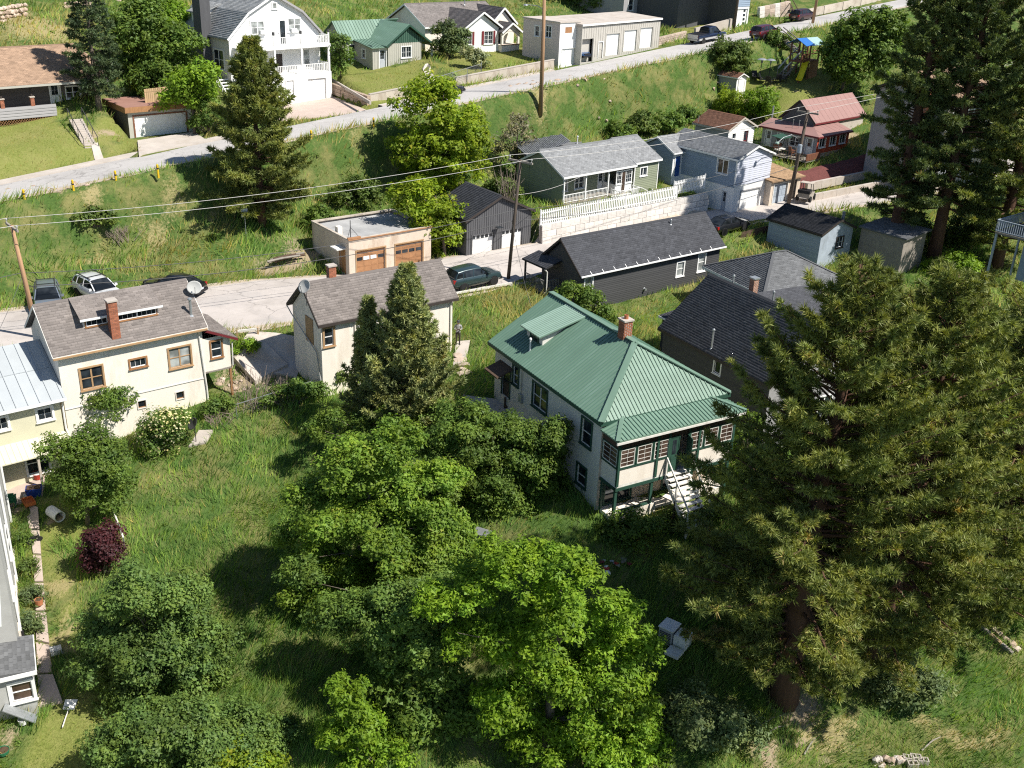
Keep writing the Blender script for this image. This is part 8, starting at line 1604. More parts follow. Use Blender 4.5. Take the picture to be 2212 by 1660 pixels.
def crown_mesh(name, parts, mat, par, label=None):
    Vs, Qs, vs_ = [], [], []; o = 0
    for V, Q, v in parts: Vs.append(V); Qs.append(Q + o); vs_.append(v); o += len(V)
    me = np_mesh(name, np.concatenate(Vs), np.concatenate(Qs), np.clip(np.concatenate(vs_), 0, 1)); return link(name, me, mat, par)
def limbs_mesh(t, base, h, r, targets, mat, lean=(0, 0)):
    m = MB(); top = Vector((lean[0], lean[1], h)); k = [Vector((0, 0, -.5)), Vector((lean[0] * .2, lean[1] * .2, h * .3)), Vector((lean[0] * .6, lean[1] * .6, h * .65)), top]
    m.tube(k, [r * 1.25, r, r * .65, r * .25], 8)
    for c in targets:
        c = Vector(c) * .82; f = min(.95, max(.15, (c.z / h) * .6)) if h > 0 else .3; s = Vector((lean[0] * f, lean[1] * f, h * f)); mid = s.lerp(c, .55) + Vector((0, 0, .12 * (c - s).length)); m.tube([s, mid, c], [r * .36, r * .18, r * .05], 5, cap=False)
    return m.build('trunk', mat, t, smooth=True)
TREES = 0
def broadleaf(name, label, cat, basepx, z0, lobes, mat, dens=1., leaf=.14, asp=.6, clump=.62, bark='bark_grey', group=None, flowers=None, D=None, trunk=True, flat=.75, up=.5, stems=False, fill=1.0):
    base = gat(basepx[0], basepx[1], z0) if D is None else None
    if base is None:
        p = atd(basepx[0], basepx[1], D); base = np.array([p[0], p[1], hz(p[0], p[1])])
    t = thing(name, label, cat, tuple(base), 0, group); D0 = math.hypot(base[0], base[1]); cl = []; rad = []; LC = []
    for l in lobes:
        dd = l[3] if len(l) > 3 else RNG.uniform(-.35, .35) * l[2] * D0 / 2257 * 1.1
        c = atd(l[0], l[1], D0 + dd); dist = math.sqrt((D0 + dd) ** 2 + (CAMH - c[2]) ** 2); r = l[2] * dist / 2257; c = c - base
        if c[2] < r * .55: c[2] = max(c[2], r * .35)
        LC.append((c, r))
        rc = clump * min(1., .45 + r * .35); n = max(6, int(5.2 * (r / rc) ** 2 * fill)); d = unit(RNG.normal(size=(n, 3))); d[:, 2] = np.where(d[:, 2] < -.45, -d[:, 2], d[:, 2]); q = c + d * (r * np.maximum(.3, RNG.uniform(.3, 1.06, n) ** .6) * np.where(RNG.uniform(0, 1, n) < .16, RNG.uniform(1.08, 1.3, n), 1.))[:, None] * np.array([1, 1, .92])
        k = q[:, 2] > .12; cl.append(q[k]); rad.append(np.full(k.sum(), rc) * RNG.uniform(.7, 1.25, k.sum()))
    cl = np.concatenate(cl); rad = np.concatenate(rad); C0 = np.mean([c for c, r in LC], 0)
    parts = []; per = np.maximum(8, 9.5 * dens * (rad / leaf) ** 2).astype(int); idx = np.repeat(np.arange(len(cl)), per); n = len(idx)
    d = unit(RNG.normal(size=(n, 3))); rr = RNG.uniform(.25, 1.05, n) ** .7; pos = cl[idx] + d * (rad[idx] * rr)[:, None] * np.array([1, 1, flat])
    outw = unit(pos - C0); nr = unit(d * .55 + outw * .35 + np.array([0, 0, up]) + RNG.normal(size=(n, 3)) * .45); vv = RNG.normal(.5, .2, n) + (RNG.normal(0, .13, len(cl)))[idx]
    k = pos[:, 2] > .03
    parts.append(leaf_quads(pos[k], nr[k], leaf * RNG.uniform(.5, 1.6, k.sum()), asp * 1.15, vv[k])); crown_mesh('crown', parts, mat, t)
    if flowers:
        j = RNG.choice(n, int(n * flowers[1]), replace=False); pf = pos[j] + outw[j] * .12 + [0, 0, .05]; crown_mesh('blossom', [leaf_quads(pf, unit(outw[j] + [0, 0, .6]), np.full(len(j), flowers[2]), 1., RNG.uniform(0, 1, len(j)))], flowers[0], t)
    hmax = max(c[2] for c, r in LC); xy = C0[:2]
    if trunk: limbs_mesh(t, base, max(.5, hmax), .04 + .017 * hmax, [tuple(q) for q in cl[RNG.choice(len(cl), min(len(cl), 22), replace=False)]], bark, (xy[0] * .6, xy[1] * .6))
    else:
        m = MB()
        for q in cl[RNG.choice(len(cl), min(len(cl), 16), replace=False)]: m.tube([(q[0] * .15, q[1] * .15, -.2), (q[0] * .6, q[1] * .6, q[2] * .6), tuple(q)], [.04, .03, .01], 5, cap=False)
        m.build('stems', bark, t)
    return t
def tufts(c, d, nn, L, w, v, spread=1.0, up=.3):
    n = len(c); i = np.repeat(np.arange(n), nn); k = len(i); dr = unit(d[i] * .55 + RNG.normal(size=(k, 3)) * .62 * spread + np.array([0, 0, up])); ln = L * RNG.uniform(.7, 1.15, k) * RNG.uniform(.65, 1.3, n)[i]; s = unit(np.cross(dr, RNG.normal(size=(k, 3)))) * (w * .5)
    p = c[i]; V = np.concatenate([p + dr * (ln * .12)[:, None] + s, p + dr * (ln * .12)[:, None] - s, p + dr * ln[:, None]]); j = np.arange(k); return V, np.stack([j, j + k, j + 2 * k], 1), v[i] + RNG.normal(0, .1, k)
def conifer(name, label, cat, basepx, z0, toppx=None, height_=None, rmax=4., h0=.15, nb=120, mat='needle_pine', bark='bark_pine', kind='pine', nn=14, L=.3, w=.05, tr=.35, twig=4.2, group=None, D=None, shape=None, sparse=1.):
    base = gat(basepx[0], basepx[1], z0)
    if D is not None: p = atd(basepx[0], basepx[1], D); base = np.array([p[0], p[1], hz(p[0], p[1])])
    Hh = height_ or (top_at(base, *toppx)[2] - base[2]); t = thing(name, label, cat, tuple(base), 0, group); m = MB(); segs = 8; tp = [(.0 + .12 * math.sin(k * 1.3) * (k / segs), .1 * math.cos(k * 1.7) * (k / segs), -.6 + (Hh + .6) * k / segs) for k in range(segs + 1)]
    m.tube(tp, [tr * (1.18 - 1.1 * k / segs) + (.12 * tr if k == 0 else 0) for k in range(segs + 1)], 10); C, Dr, Vv = [], [], []
    for b in range(nb):
        f = (b + RNG.uniform(0, 1)) / nb; f = f ** .85; zz = Hh * (h0 + (1 - h0) * f * .985); R = rmax * (shape(f) if shape else (min(1., .55 + f * 2.2) * (1 - f) ** .75 + .06)) * (RNG.uniform(.72, 1.15) if kind != 'pine' else RNG.uniform(.5, 1.22)); az = b * 2.399 + RNG.normal(0, .35)
        if kind == 'pine': el = math.radians(-8 + 48 * f + RNG.normal(0, 7)); curl = .22
        elif kind == 'spruce': el = math.radians(-24 + 42 * f + RNG.normal(0, 4)); curl = .18
        else: el = math.radians(28 + 42 * f + RNG.normal(0, 8)); curl = .25
        dv = Vector((math.cos(az) * math.cos(el), math.sin(az) * math.cos(el), math.sin(el))); s = Vector((0, 0, zz)); e = s + dv * R; e.z += curl * R * .5; md = s + dv * R * .55; md.z += curl * R * .08 - .03 * R
        m.tube([s, md, e], [max(.015, tr * .2 * (1 - f * .7)), max(.01, tr * .11 * (1 - f * .7)), .008], 5, cap=False)
        ns = max(3, int(R * twig * sparse)); cv = RNG.normal(0, .1)
        for k in range(ns):
            u = .28 + .72 * (k + RNG.uniform(.2, 1)) / ns; q = s.lerp(md, u / .55) if u < .55 else md.lerp(e, (u - .55) / .45); side = -1 if k % 2 else 1; tl = (.25 + .32 * R * (1 - u) * .8) * RNG.uniform(.6, 1.2); a2 = az + side * RNG.uniform(.5, 1.15)
            tz = {'pine': RNG.uniform(.0, .5), 'spruce': RNG.uniform(-.3, .15), 'juniper': RNG.uniform(.3, 1.1)}[kind]; td = Vector((math.cos(a2), math.sin(a2), tz)).normalized(); st = 2 if tl < .7 else 3
            for g_ in range(st):
                pt = q + td * tl * (g_ + 1) / st; C.append(pt); Dr.append((td + dv * .5) * 1.0); Vv.append(.5 + cv + RNG.normal(0, .15))
        C.append(e); Dr.append(dv); Vv.append(.55 + cv)
    C = np.array([tuple(c) for c in C]); Dr = unit(np.array([tuple(c) for c in Dr])); Vv = np.array(Vv); m.build('trunk', bark, t, smooth=True)
    crown_mesh('crown', [tufts(C, Dr, nn, L, w, Vv, 1.0 if kind != 'spruce' else .8, .1 if kind != 'spruce' else .0)], mat, t); return t
TALL = lambda f: min(1., .7 + f) * (1 - f) ** .6 + .06
BROAD = lambda f: min(1., .6 + f * 1.8) * (1 - f ** 2.2) ** .8 + .1
# big ponderosas at the lower right
conifer('ponderosa_pine', 'huge ponderosa pine in the right foreground with visible red-brown trunk foot', 'pine tree', (1690, 1512), -7, (1885, 575), None, 5.25, .10, 240, nn=30, L=.33, w=.056, tr=.6, twig=4.2, shape=BROAD)
conifer('ponderosa_pine', 'second ponderosa pine in the right foreground behind the huge one', 'pine tree', (1885, 1445), -6.5, (2090, 600), None, 5.4, .12, 210, nn=30, L=.33, w=.056, tr=.55, twig=4.2, shape=BROAD)
conifer('ponderosa_pine', 'ponderosa pine cut by the right edge in the middle distance', 'pine tree', (2105, 1330), -6, (2235, 600), None, 5.6, .10, 190, nn=22, L=.36, w=.066, tr=.5, twig=4.0, shape=BROAD)
# pines behind
conifer('ponderosa_pine', 'tall dark pine with bare lower trunk right of the pale blue shed', 'pine tree', (1925, 548), -.4, None, 27, 4.6, .13, 180, 'needle_pine_dark', nn=20, L=.46, w=.11, tr=.55, twig=3.4, shape=TALL)
conifer('ponderosa_pine', 'second tall dark pine behind the right foreground', 'pine tree', (2015, 560), -.4, None, 27, 5.3, .16, 180, 'needle_pine_dark', nn=20, L=.46, w=.11, tr=.5, twig=3.4, shape=TALL)
conifer('ponderosa_pine', 'tall pine filling the upper right corner', 'pine tree', (2150, 575), -.6, None, 26, 6.4, .06, 210, 'needle_pine', nn=20, L=.46, w=.11, tr=.5, twig=3.4)
conifer('ponderosa_pine', 'pine standing at the right edge beyond the deck', 'pine tree', (2235, 420), 2, None, 22, 5., .25, 110, 'needle_pine', nn=20, L=.48, w=.12, tr=.45, twig=3.2)
conifer('pine_tree', 'full conical pine on the grass bank in front of the white gambrel house', 'pine tree', (566, 486), 2.4, (548, 84), None, 4.6, .06, 200, 'needle_pine', nn=20, L=.4, w=.1, tr=.3, twig=4.4)
conifer('spruce_tree', 'dark narrow spruce beside the ranch house', 'spruce tree', (214, 236), 8.6, None, 12.5, 2.7, .12, 150, 'needle_spruce', 'bark_grey', 'spruce', nn=14, L=.32, w=.085, tr=.24, twig=5)
conifer('juniper_tree', 'tall grey-green juniper standing before the cream house', 'juniper tree', (880, 945), -2.9, (880, 578), None, 3.7, .02, 260, 'needle_juniper', 'bark_grey', 'juniper', nn=16, L=.28, w=.085, tr=.25, twig=5.5, shape=lambda f: (1 - f) ** .8 * .95 + .05)
conifer('juniper_tree', 'smaller juniper spire left of the tall juniper', 'juniper tree', (800, 930), -2.9, (806, 645), None, 2.1, .02, 120, 'needle_juniper', 'bark_grey', 'juniper', nn=16, L=.28, w=.085, tr=.15, twig=5.5, shape=lambda f: (1 - f) ** .8 * .95 + .05)
conifer('young_spruce', 'small rounded spruce by the gambrel house driveway', 'spruce tree', (655, 158), 7.8, None, 2.6, 1.3, .03, 50, 'needle_spruce', 'bark_grey', 'spruce', nn=14, L=.25, w=.07, tr=.08, twig=6)
# broadleaved trees and shrubs
B_ = broadleaf
B_('maple_tree', 'vivid yellow-green tree on the bank above the tan garage', 'tree', (950, 412), 4, [(920, 232, 62), (985, 285, 66), (900, 320, 56), (1005, 360, 48), (930, 385, 55), (958, 200, 34), (1032, 310, 30), (960, 330, 60)], 'leaf_yellowgreen', 1.0, .27)
B_('maple_tree', 'lower yellow-green tree overhanging the tan garage roof', 'tree', (962, 556), .3, [(905, 432, 50), (950, 468, 45), (870, 422, 33), (966, 520, 36), (940, 545, 22), (920, 480, 40)], 'leaf_yellowgreen', 1.0, .25)
B_('box_elder', 'large yellow-green box elder in the middle of the overgrown yard', 'tree', (800, 1300), -6, [(770, 1010, 72), (860, 960, 58), (700, 1130, 72), (805, 1130, 88), (720, 1240, 72), (835, 1250, 78), (900, 1060, 60), (655, 1085, 42), (770, 1330, 58), (830, 1040, 60), (945, 1135, 56, -1.5), (925, 1220, 66, -2), (850, 1200, 60, -2), (640, 1170, 46), (660, 1290, 50), (720, 1060, 56), (880, 1180, 60), (960, 1030, 44)], 'leaf_lime', 1.2, .145, .6)
B_('lilac_shrub', 'broad dense lilac thicket beside the green-roofed house', 'shrub', (1060, 1085), -3.3, [(1000, 935, 72), (1080, 965, 72), (1150, 1005, 72), (1185, 945, 48), (1060, 1050, 70), (1120, 1095, 58), (985, 1015, 58), (1195, 1055, 38), (935, 965, 40), (1040, 900, 34), (1000, 1100, 54), (1080, 1115, 46), (940, 1075, 46)], 'leaf_mid', 1.1, .13, .65)
B_('olive_shrub', 'dull olive shrub mass below the box elder', 'shrub', (860, 1430), -6.7, [(790, 1340, 68, -1.5), (880, 1330, 78, -2.5), (960, 1290, 58, -2), (930, 1385, 56, -3), (715, 1335, 48, -1), (650, 1240, 40), (850, 1400, 56, -2.5)], 'leaf_olive', 1.1, .135, .6)
B_('ash_tree', 'bright green compound-leaved tree at the bottom centre', 'tree', (1180, 1625), -8.6, [(1130, 1245, 78), (1015, 1265, 56), (1230, 1235, 62), (1330, 1330, 56), (1200, 1350, 86), (1085, 1375, 70), (1335, 1430, 76), (1250, 1500, 86), (1375, 1545, 55), (1090, 1520, 70), (1165, 1600, 76), (1290, 1625, 84), (1395, 1650, 45), (1010, 1390, 50), (1180, 1440, 70), (1395, 1400, 40), (1400, 1600, 45), (940, 1300, 46), (1070, 1200, 44)], 'leaf_bright', 1.2, .165, .5, .5, up=.6)
B_('ash_sapling', 'bright green sapling near the bottom edge left of the ash', 'tree', (770, 1645), -8.8, [(745, 1510, 46), (792, 1565, 42), (730, 1585, 42), (840, 1625, 46), (775, 1640, 52), (760, 1540, 30)], 'leaf_bright', 1.2, .17, .5, .45)
B_('chokecherry_tree', 'dense dark green round tree at the lower left', 'tree', (335, 1500), -7, [(290, 1290, 72), (380, 1312, 72), (240, 1380, 66), (330, 1400, 82), (430, 1400, 62), (280, 1490, 66), (390, 1500, 72), (196, 1435, 36), (470, 1480, 36)], 'leaf_choke', 1.1, .12, .7)
B_('chokecherry_tree', 'dark green tree along the bottom edge at the left', 'tree', (420, 1660), -8.3, [(330, 1585, 72), (420, 1592, 76), (520, 1595, 70), (250, 1622, 56), (590, 1612, 46), (460, 1655, 56), (350, 1665, 56)], 'leaf_choke', 1.1, .12, .7)
B_('golden_shrub', 'yellow-green shrub on the bottom edge left of centre', 'shrub', (530, 1690), -8.6, [(505, 1640, 44), (560, 1650, 42), (460, 1662, 34)], 'leaf_yellowgreen', 1., .14)
B_('lilac_shrub', 'mid green tree beside the white barrel', 'tree', (190, 1135), -4.7, [(190, 980, 56), (240, 1000, 48), (150, 1022, 42), (200, 1062, 56), (250, 1062, 36), (128, 972, 32)], 'leaf_mid', 1.1, .13, .55)
B_('sumac_shrub', 'feathery mid green shrub against the dormered cream house', 'shrub', (215, 945), -3.6, [(215, 872, 52), (180, 902, 36), (245, 885, 38), (200, 845, 28), (260, 850, 22)], 'leaf_mid', .9, .17, .4)
B_('rose_bush', 'rose bush covered in cream blossoms by the black satellite dish', 'shrub', (355, 980), -3.2, [(350, 925, 42), (385, 912, 32), (330, 950, 36), (370, 955, 38)], 'leaf_olive', .7, .12, flowers=('flower_cream', .10, .13), trunk=False)
B_('purple_shrub', 'dark purple-leaved shrub beside the white pipe rail', 'shrub', (222, 1243), -5.3, [(214, 1172, 33), (226, 1200, 36), (240, 1148, 20), (205, 1210, 26)], 'leaf_purple', 1., .12, trunk=False)
for k, (bp, D, lb, lab, mt) in enumerate((((300, 190), 108, [(290, 70, 55), (330, 110, 52), (275, 120, 42), (310, 30, 40)], 'dark green tree right of the spruce', 'leaf_mid'), ((360, 215), 106, [(360, 120, 50), (345, 175, 46), (390, 95, 40), (320, 190, 36)], 'broad green tree behind the board fence', 'leaf_mid'), ((415, 230), 100, [(410, 190, 44), (440, 175, 34), (385, 215, 32), (430, 215, 30)], 'bright green tree between the brown garage and the gambrel house', 'leaf_bright'), ((370, 130), 118, [(370, 50, 45), (340, 30, 35), (395, 65, 32)], 'tree below the stone terrace wall', 'leaf_bright'))): B_('garden_tree', lab, 'tree', bp, 8, lb, mt, 1., .26, clump=.8, D=D)
B_('garden_shrub', 'green shrub right of the brown garage', 'shrub', (450, 285), 7, [(450, 240, 26), (470, 265, 22), (432, 265, 20)], 'leaf_olive', 1., .2, trunk=False)
B_('garden_shrub', 'dark shrub between the gambrel house and the green-roofed bungalow', 'shrub', (735, 165), 9, [(732, 100, 26), (738, 130, 26), (728, 150, 20)], 'leaf_olive', .8, .22)
B_('garden_shrub', 'large shrub in front of the white bungalow', 'shrub', (970, 125), 10, [(962, 78, 28), (985, 98, 28), (958, 105, 24), (1000, 80, 18)], 'leaf_dusty', 1., .22, trunk=False)
B_('flowering_shrub', 'pale flowering shrub before the white bungalow', 'shrub', (1030, 148), 10.3, [(1035, 130, 20), (1012, 120, 18), (1048, 140, 12)], 'leaf_pale', 1., .2, trunk=False)
for k, (bp, D, lb, lab) in enumerate((((1130, 60), 158, [(1130, 18, 42), (1100, 5, 34), (1160, 30, 30)], 'dark tree behind the white bungalow chimney'), ((1215, 65), 160, [(1205, 14, 48), (1240, 28, 36), (1180, 0, 36)], 'dark tree behind the pink building'), ((1285, 60), 158, [(1280, 18, 42), (1300, 0, 34), (1260, 35, 26)], 'dark tree behind the garage row'), ((830, 10), 165, [(850, -20, 40), (790, -25, 40), (900, -18, 44)], 'dark tree on the hill above the green-roofed bungalow'), ((1050, 20), 170, [(1040, -10, 45), (990, -15, 40)], 'dark tree on the hill left of the bungalow'))): B_('hill_tree', lab, 'tree', bp, 13, lb, 'leaf_dark', 1., .32, clump=.9, D=D)
B_('bank_shrub', 'dark rounded shrub on the bank below the pickup', 'shrub', (1570, 160), 10, [(1570, 125, 38), (1548, 140, 30), (1602, 120, 24), (1590, 145, 24)], 'leaf_dark', 1., .24, trunk=False)
B_('vine_shrub', 'green climber over the top of the timber stairs', 'shrub', (1690, 105), 11.5, [(1685, 88, 18), (1700, 100, 16), (1672, 80, 14)], 'leaf_mid', 1., .22, trunk=False)
B_('maple_tree', 'large green tree shading the lawn behind the play set', 'tree', (1818, 196), 8.4, [(1842, 100, 54), (1890, 80, 56), (1822, 130, 44), (1870, 150, 50), (1910, 120, 44), (1815, 160, 28), (1860, 60, 40), (1925, 60, 40)], 'leaf_mid', 1., .34, clump=.8)
B_('globe_shrub', 'bright rounded bush left of its twin by the brown-roofed cabin', 'shrub', (1575, 250), 6, [(1578, 222, 30), (1556, 235, 20), (1595, 240, 18)], 'leaf_yellowgreen', 1., .2, trunk=False)
B_('globe_shrub', 'bright rounded bush right of its twin by the brown-roofed cabin', 'shrub', (1642, 258), 6, [(1640, 225, 34), (1655, 240, 22), (1625, 240, 20)], 'leaf_bright', 1., .2, trunk=False)
for bp, lb, lab, mt in (((1335, 300), [(1330, 283, 26), (1352, 290, 18)], 'shrub behind the left end of the sage cottage roof', 'leaf_mid'), ((1385, 290), [(1382, 270, 28), (1405, 280, 20), (1365, 280, 18)], 'dark shrub behind the sage cottage ridge', 'leaf_dark'), ((1430, 285), [(1432, 265, 24), (1455, 262, 22)], 'shrub behind the blue house roof', 'leaf_olive'), ((1490, 265), [(1480, 250, 20), (1500, 255, 16)], 'brownish shrub left of the brown-roofed cabin', 'leaf_olive')): B_('bank_shrub', lab, 'shrub', bp, 5, lb, mt, 1., .22, trunk=False)
B_('bare_shrub', 'grey twiggy half-bare tree left of the sage cottage', 'tree', (1115, 395), 2.6, [(1112, 300, 42), (1092, 340, 36), (1140, 332, 32), (1120, 270, 26)], 'leaf_grey', .28, .2)
for bp, lb, lab, mt, D in (((770, 450), [(772, 415, 36), (735, 430, 30), (800, 430, 26)], 'dark shrub on the bank behind the tan garage', 'leaf_dark', None), ((700, 500), [(690, 470, 30), (715, 485, 24), (670, 490, 20)], 'shrub at the shaded foot of the left pine', 'leaf_mid', None), ((210, 500), [(205, 470, 26), (180, 485, 20), (235, 480, 20)], 'dark shrub in the grass bank near the left pole', 'leaf_dark', None), ((1085, 430), [(1080, 405, 26), (1105, 415, 22), (1060, 420, 20)], 'dark shrub beside the black garage roof', 'leaf_dark', None), ((1130, 470), [(1135, 455, 12), (1150, 470, 12)], 'weedy clump at the corner of the black garage', 'leaf_bright', None)): B_('bank_shrub', lab, 'shrub', bp, 1, lb, mt, 1., .2, D=D, trunk=False)
B_('yard_shrub', 'shrub in the small yard between black house and pale blue shed', 'shrub', (1665, 610), -.8, [(1650, 580, 30), (1682, 562, 26), (1692, 598, 24), (1640, 600, 20)], 'leaf_dusty', .9, .17, trunk=False)
B_('yard_shrub', 'shrub squeezed between the green roof and the black house', 'shrub', (1275, 700), -1.3, [(1232, 628, 26), (1270, 650, 32), (1310, 682, 22), (1255, 672, 24), (1215, 640, 18)], 'leaf_mid', 1., .16, trunk=False)
B_('leafy_sapling', 'bright leafy sapling at the left corner of the cream house', 'shrub', (695, 825), -2.2, [(690, 785, 18), (706, 800, 18), (680, 805, 14)], 'leaf_bright', 1., .2, trunk=False)
B_('yard_shrub', 'dark low shrub below the cream house wall', 'shrub', (745, 835), -2.3, [(735, 805, 24), (765, 815, 22), (715, 820, 16)], 'leaf_dark', 1., .17, trunk=False)
B_('yard_shrub', 'green hedge strip beside the lean-to room', 'shrub', (528, 775), -1.6, [(510, 752, 16), (535, 750, 16), (555, 745, 13)], 'leaf_bright', 1., .14, trunk=False)
B_('vine_shrub', 'pale green vines beside the right end of the glazed porch', 'shrub', (1602, 1060), -3, [(1612, 930, 36), (1600, 995, 38), (1592, 900, 22), (1625, 1030, 34)], 'leaf_lime', .9, .14)
B_('yard_shrub', 'bright shrub under the tall pines near the brown shed', 'shrub', (2050, 600), -.8, [(2060, 572, 28), (2015, 580, 20), (2090, 580, 22)], 'leaf_bright', 1., .18, trunk=False)
for bp, lb, lab in (((1965, 520), [(1960, 490, 34), (1990, 505, 28)], 'added dark shrub standing in for shade between the tall pine trunks'), ((2080, 530), [(2080, 500, 36), (2110, 510, 30), (2050, 515, 26)], 'added dark thicket standing in for shade under the tall pines'), ((2150, 470), [(2150, 440, 38), (2120, 455, 28), (2185, 450, 30)], 'added dark thicket standing in for shade behind the pale railed deck')): B_('yard_shrub', lab, 'shrub', bp, 0, lb, 'leaf_dark', 1., .2, trunk=False)  # dark foliage added in place of the shade on the lawn beneath the pines
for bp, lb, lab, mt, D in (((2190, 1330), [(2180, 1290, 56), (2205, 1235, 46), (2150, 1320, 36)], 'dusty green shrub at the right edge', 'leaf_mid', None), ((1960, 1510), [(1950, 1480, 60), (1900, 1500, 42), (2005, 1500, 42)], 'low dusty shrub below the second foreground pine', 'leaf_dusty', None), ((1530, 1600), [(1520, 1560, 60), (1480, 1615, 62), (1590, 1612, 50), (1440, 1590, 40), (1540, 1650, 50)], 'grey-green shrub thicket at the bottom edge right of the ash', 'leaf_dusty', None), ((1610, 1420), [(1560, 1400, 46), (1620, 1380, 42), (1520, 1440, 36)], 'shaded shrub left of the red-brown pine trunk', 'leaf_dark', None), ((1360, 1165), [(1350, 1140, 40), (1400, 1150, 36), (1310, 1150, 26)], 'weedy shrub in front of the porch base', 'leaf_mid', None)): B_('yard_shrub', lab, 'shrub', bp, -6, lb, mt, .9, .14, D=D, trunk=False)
for bp, lb, lab, mt in (((50, 1180), [(50, 1165, 20), (62, 1185, 16)], 'leafy plant clump at the grey house wall', 'leaf_mid'), ((62, 1240), [(62, 1225, 20), (70, 1245, 14)], 'second leafy clump along the grey house wall', 'leaf_dark'), ((78, 1300), [(72, 1285, 22), (80, 1300, 16)], 'feathery plant clump beside the terracotta pot', 'leaf_dusty'), ((72, 1370), [(65, 1345, 24), (72, 1375, 22), (60, 1395, 18)], 'tall iris leaves along the path edge', 'leaf_dusty')): B_('garden_plant', lab, 'plant', bp, -5.5, lb, mt, 1., .13, .35, .4, trunk=False)
B_('ash_sapling', 'leafy understorey thicket in the shade left of the ash', 'shrub', (880, 1560), -8, [(870, 1470, 66), (945, 1440, 60), (905, 1550, 66), (840, 1560, 50), (960, 1560, 60), (1000, 1620, 60), (900, 1640, 60)], 'leaf_mid', 1., .2, .5)
B_('box_elder', 'yellow-green box elder saplings filling the gap towards the ash', 'shrub', (960, 1260), -5, [(970, 1170, 50), (1000, 1215, 46), (930, 1180, 50), (960, 1255, 50)], 'leaf_lime', 1.2, .145, .6)
B_('fence_shrub', 'green weeds and briars along the sagging chain-link fence', 'shrub', (625, 880), -2.4, [(610, 852, 20), (640, 842, 22), (575, 868, 18), (665, 850, 20), (690, 845, 20)], 'leaf_olive', 1., .15, trunk=False)
B_('fence_shrub', 'low green shrub between the rose bush and the brush heap', 'shrub', (475, 900), -2.8, [(470, 880, 20), (490, 870, 16), (450, 890, 16)], 'leaf_mid', .9, .15, trunk=False)
B_('yard_shrub', 'low green thicket around the foot of the tall juniper', 'shrub', (860, 990), -3, [(780, 925, 38), (850, 955, 42), (720, 905, 26), (950, 905, 38), (905, 950, 44), (690, 930, 26), (830, 905, 30)], 'leaf_mid', 1., .13, .6, trunk=False)
B_('yard_shrub', 'green briars crowding the foot of the porch stairs', 'shrub', (1480, 1145), -3.2, [(1480, 1120, 26), (1520, 1130, 30), (1440, 1135, 22), (1555, 1110, 28)], 'leaf_dark', 1., .13, .6, trunk=False)
# bare twigs by the slab
def twigs(label, px, py, z, h, n, spread):
    g = gat(px, py, z); t = thing('bare_twigs', label, 'twigs', tuple(g)); m = MB()
    for k in range(n):
        a = RNG.uniform(0, 6.28); x, y = RNG.normal(0, spread * .3), RNG.normal(0, spread * .3); tx, ty = x + math.cos(a) * spread * RNG.uniform(.2, .8), y + math.sin(a) * spread * RNG.uniform(.2, .8); hh = h * RNG.uniform(.6, 1.1); m.tube([(x, y, -.1), ((x + tx) / 2 + .05, (y + ty) / 2, hh * .55), (tx, ty, hh)], [.022, .016, .008], 4, cap=False)
        for j in range(3): f = RNG.uniform(.4, .9); bx, by, bz = x + (tx - x) * f, y + (ty - y) * f, hh * f; m.tube([(bx, by, bz), (bx + RNG.normal(0, .25), by + RNG.normal(0, .25), bz + RNG.uniform(.15, .5))], [.012, .005], 4, cap=False)
    m.build('stems', 'twig', t)
twigs('tall bare stems in front of the cracked concrete slab', 545, 885, -2.4, 2.4, 26, 1.6); twigs('bare brushwood along the sagging chain-link fence', 600, 875, -2.4, 1.2, 14, 1.6); twigs('brush heap of cut twigs by the cream house foundation', 470, 925, -2.8, .8, 18, 1.0); twigs('grey twiggy branches around the centre pole', 1100, 440, 2.2, 3.2, 30, 1.8); twigs('dry stems on the bank near the dark shrub', 260, 520, 1.2, 1.0, 40, 1.6)
# weeds and seedlings dotted over the banks
nw = 900; th = RNG.uniform(math.radians(58), math.radians(122), nw * 3); Dd = np.exp(RNG.uniform(math.log(36), math.log(150), nw * 3)); X = np.cos(th) * Dd; Y = np.sin(th) * Dd; kp = np.ones(len(X), bool)
for A, B in ((UP_LO, UP_HI), (ST_FAR, ST_NEAR)): d_, _ = strip_dist(X, Y, A, B); kp &= d_ > .8
kp &= mask_poly(X, Y, LAWN) < .5
for P in EXCL: kp &= ~in_poly(X, Y, P)
X, Y, Dd = X[kp][:nw], Y[kp][:nw], Dd[kp][:nw]; nw = len(X); sz = RNG.uniform(.15, .5, nw); ix = np.repeat(np.arange(nw), 34); n = len(ix); d = unit(RNG.normal(size=(n, 3))); d[:, 2] = abs(d[:, 2]); C0 = np.stack([X, Y, gz(X, Y)], 1); pos = C0[ix] + d * (sz[ix] * RNG.uniform(.4, 1, n))[:, None]
link('weeds', (lambda r: np_mesh('weeds', r[0], r[1], np.clip(r[2], 0, 1)))(leaf_quads(pos, unit(d + [0, 0, .6]), np.clip(.0018 * Dd[ix], .1, .25), .6, RNG.normal(.5, .2, n) + RNG.normal(0, .2, nw)[ix])), 'leaf_mid', kind='stuff')['label'] = 'weeds and seedlings dotted over the grassy banks'
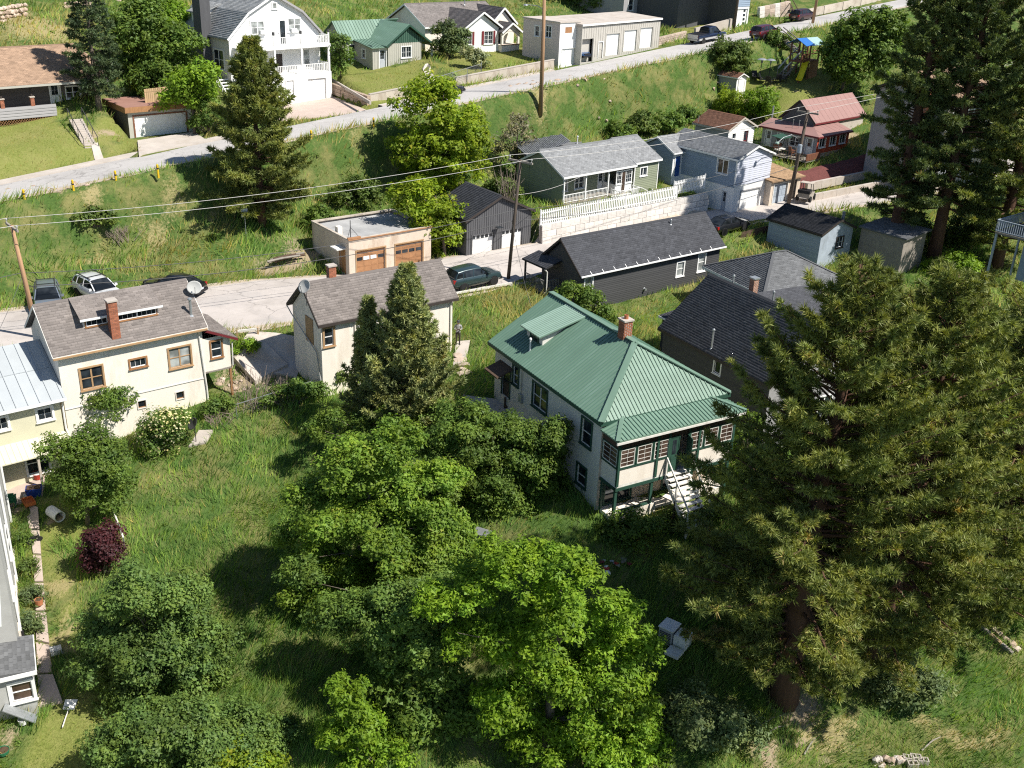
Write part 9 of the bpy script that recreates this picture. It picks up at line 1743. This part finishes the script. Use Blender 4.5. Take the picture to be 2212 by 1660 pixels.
# ------------------------------------------------------------------ grass
def lowfreq(x, y, s): return np.sin(x * s + 1.7 * np.sin(y * s * .8 + 1)) * np.sin(y * s * 1.1 + 1.3 * np.sin(x * s * .7 + 2)) + .5 * np.sin(x * s * 2.3 + 2 * np.sin(y * s * 1.9))
N = 320000; th = RNG.uniform(math.radians(57), math.radians(123), N); Dd = np.exp(RNG.uniform(math.log(31), math.log(165), N)); X = np.cos(th) * Dd; Y = np.sin(th) * Dd
keep = np.ones(N, bool)
for A, B in ((UP_LO, UP_HI), (ST_FAR, ST_NEAR)): d_, _ = strip_dist(X, Y, A, B); keep &= d_ > .12
d_, _ = strip_dist(X, Y, offset_edge(_s, 0), offset_edge(_s, 1.2)); keep &= d_ > .05
for P in EXCL: keep &= ~in_poly(X, Y, P)
for (a0, b0), (a1, b1) in zip(GP[:-1], GP[1:]): keep &= ~in_poly(X, Y, [a0, b0, b1, a1])
def foot(o, x0, x1, y0, y1): return [loc2w(o.location[:2], math.degrees(o.rotation_euler.z), q) for q in ((x0, y0), (x1, y0), (x1, y1), (x0, y1))]
for o, q in ((H1, (.3, 13.3, .3, 8.3)), (H2, (.3, 9.9, .3, 4.4)), (H3, (.3, 8.7, .3, 5.5)), (H4, (-1.2, 15.2, .3, 5)), (H5, (.3, 10.2, .3, 7.7)), (H7, (.3, 9.4, -.9, 8.3)), (G1, (0, 7.6, 0, 6.1)), (G1, (-1, 8.5, -4, 0)), (G2, (0, 9, 0, 7.1)), (K, (.2, 12.7, .1, 6.6)), (B1, (-3, 11, 0, 5.6)), (TG, (0, 6.5, -3, 5)), (RW, (0, 15.7, -2, 6)), (PK, (0, 8, 0, 3.3))): keep &= ~in_poly(X, Y, foot(o, *q))
X, Y, Dd = X[keep], Y[keep], Dd[keep]; zl, zd, zb = zones(X, Y); lf = lowfreq(X, Y, .33); k = (RNG.uniform(0, 1, len(X)) > zb * .92); X, Y, Dd, zl, zd, lf = X[k], Y[k], Dd[k], zl[k], zd[k], lf[k]; n = len(X); Z = gz(X, Y)
hgt = (.58 + .26 * np.clip(lf, -1, 1)) * RNG.uniform(.55, 1.25, n) * (1 - .78 * zl) * (1 - .35 * zd); wv = lowfreq(X + 7, Y, .55) * 1.6 + .6; wid = np.clip(.00085 * Dd, .03, .12) * RNG.uniform(.7, 1.4, n) * (1 - .3 * zl); a = RNG.uniform(0, 6.283, n)
lean = hgt * RNG.uniform(.3, 1.1, n); la = wv + RNG.normal(0, .7, n); bx, by = np.cos(a) * wid / 2, np.sin(a) * wid / 2
V = np.concatenate([np.stack([X - bx, Y - by, Z - .03], 1), np.stack([X + bx, Y + by, Z - .03], 1), np.stack([X + np.cos(la) * lean, Y + np.sin(la) * lean, Z + hgt], 1)]); i = np.arange(n)
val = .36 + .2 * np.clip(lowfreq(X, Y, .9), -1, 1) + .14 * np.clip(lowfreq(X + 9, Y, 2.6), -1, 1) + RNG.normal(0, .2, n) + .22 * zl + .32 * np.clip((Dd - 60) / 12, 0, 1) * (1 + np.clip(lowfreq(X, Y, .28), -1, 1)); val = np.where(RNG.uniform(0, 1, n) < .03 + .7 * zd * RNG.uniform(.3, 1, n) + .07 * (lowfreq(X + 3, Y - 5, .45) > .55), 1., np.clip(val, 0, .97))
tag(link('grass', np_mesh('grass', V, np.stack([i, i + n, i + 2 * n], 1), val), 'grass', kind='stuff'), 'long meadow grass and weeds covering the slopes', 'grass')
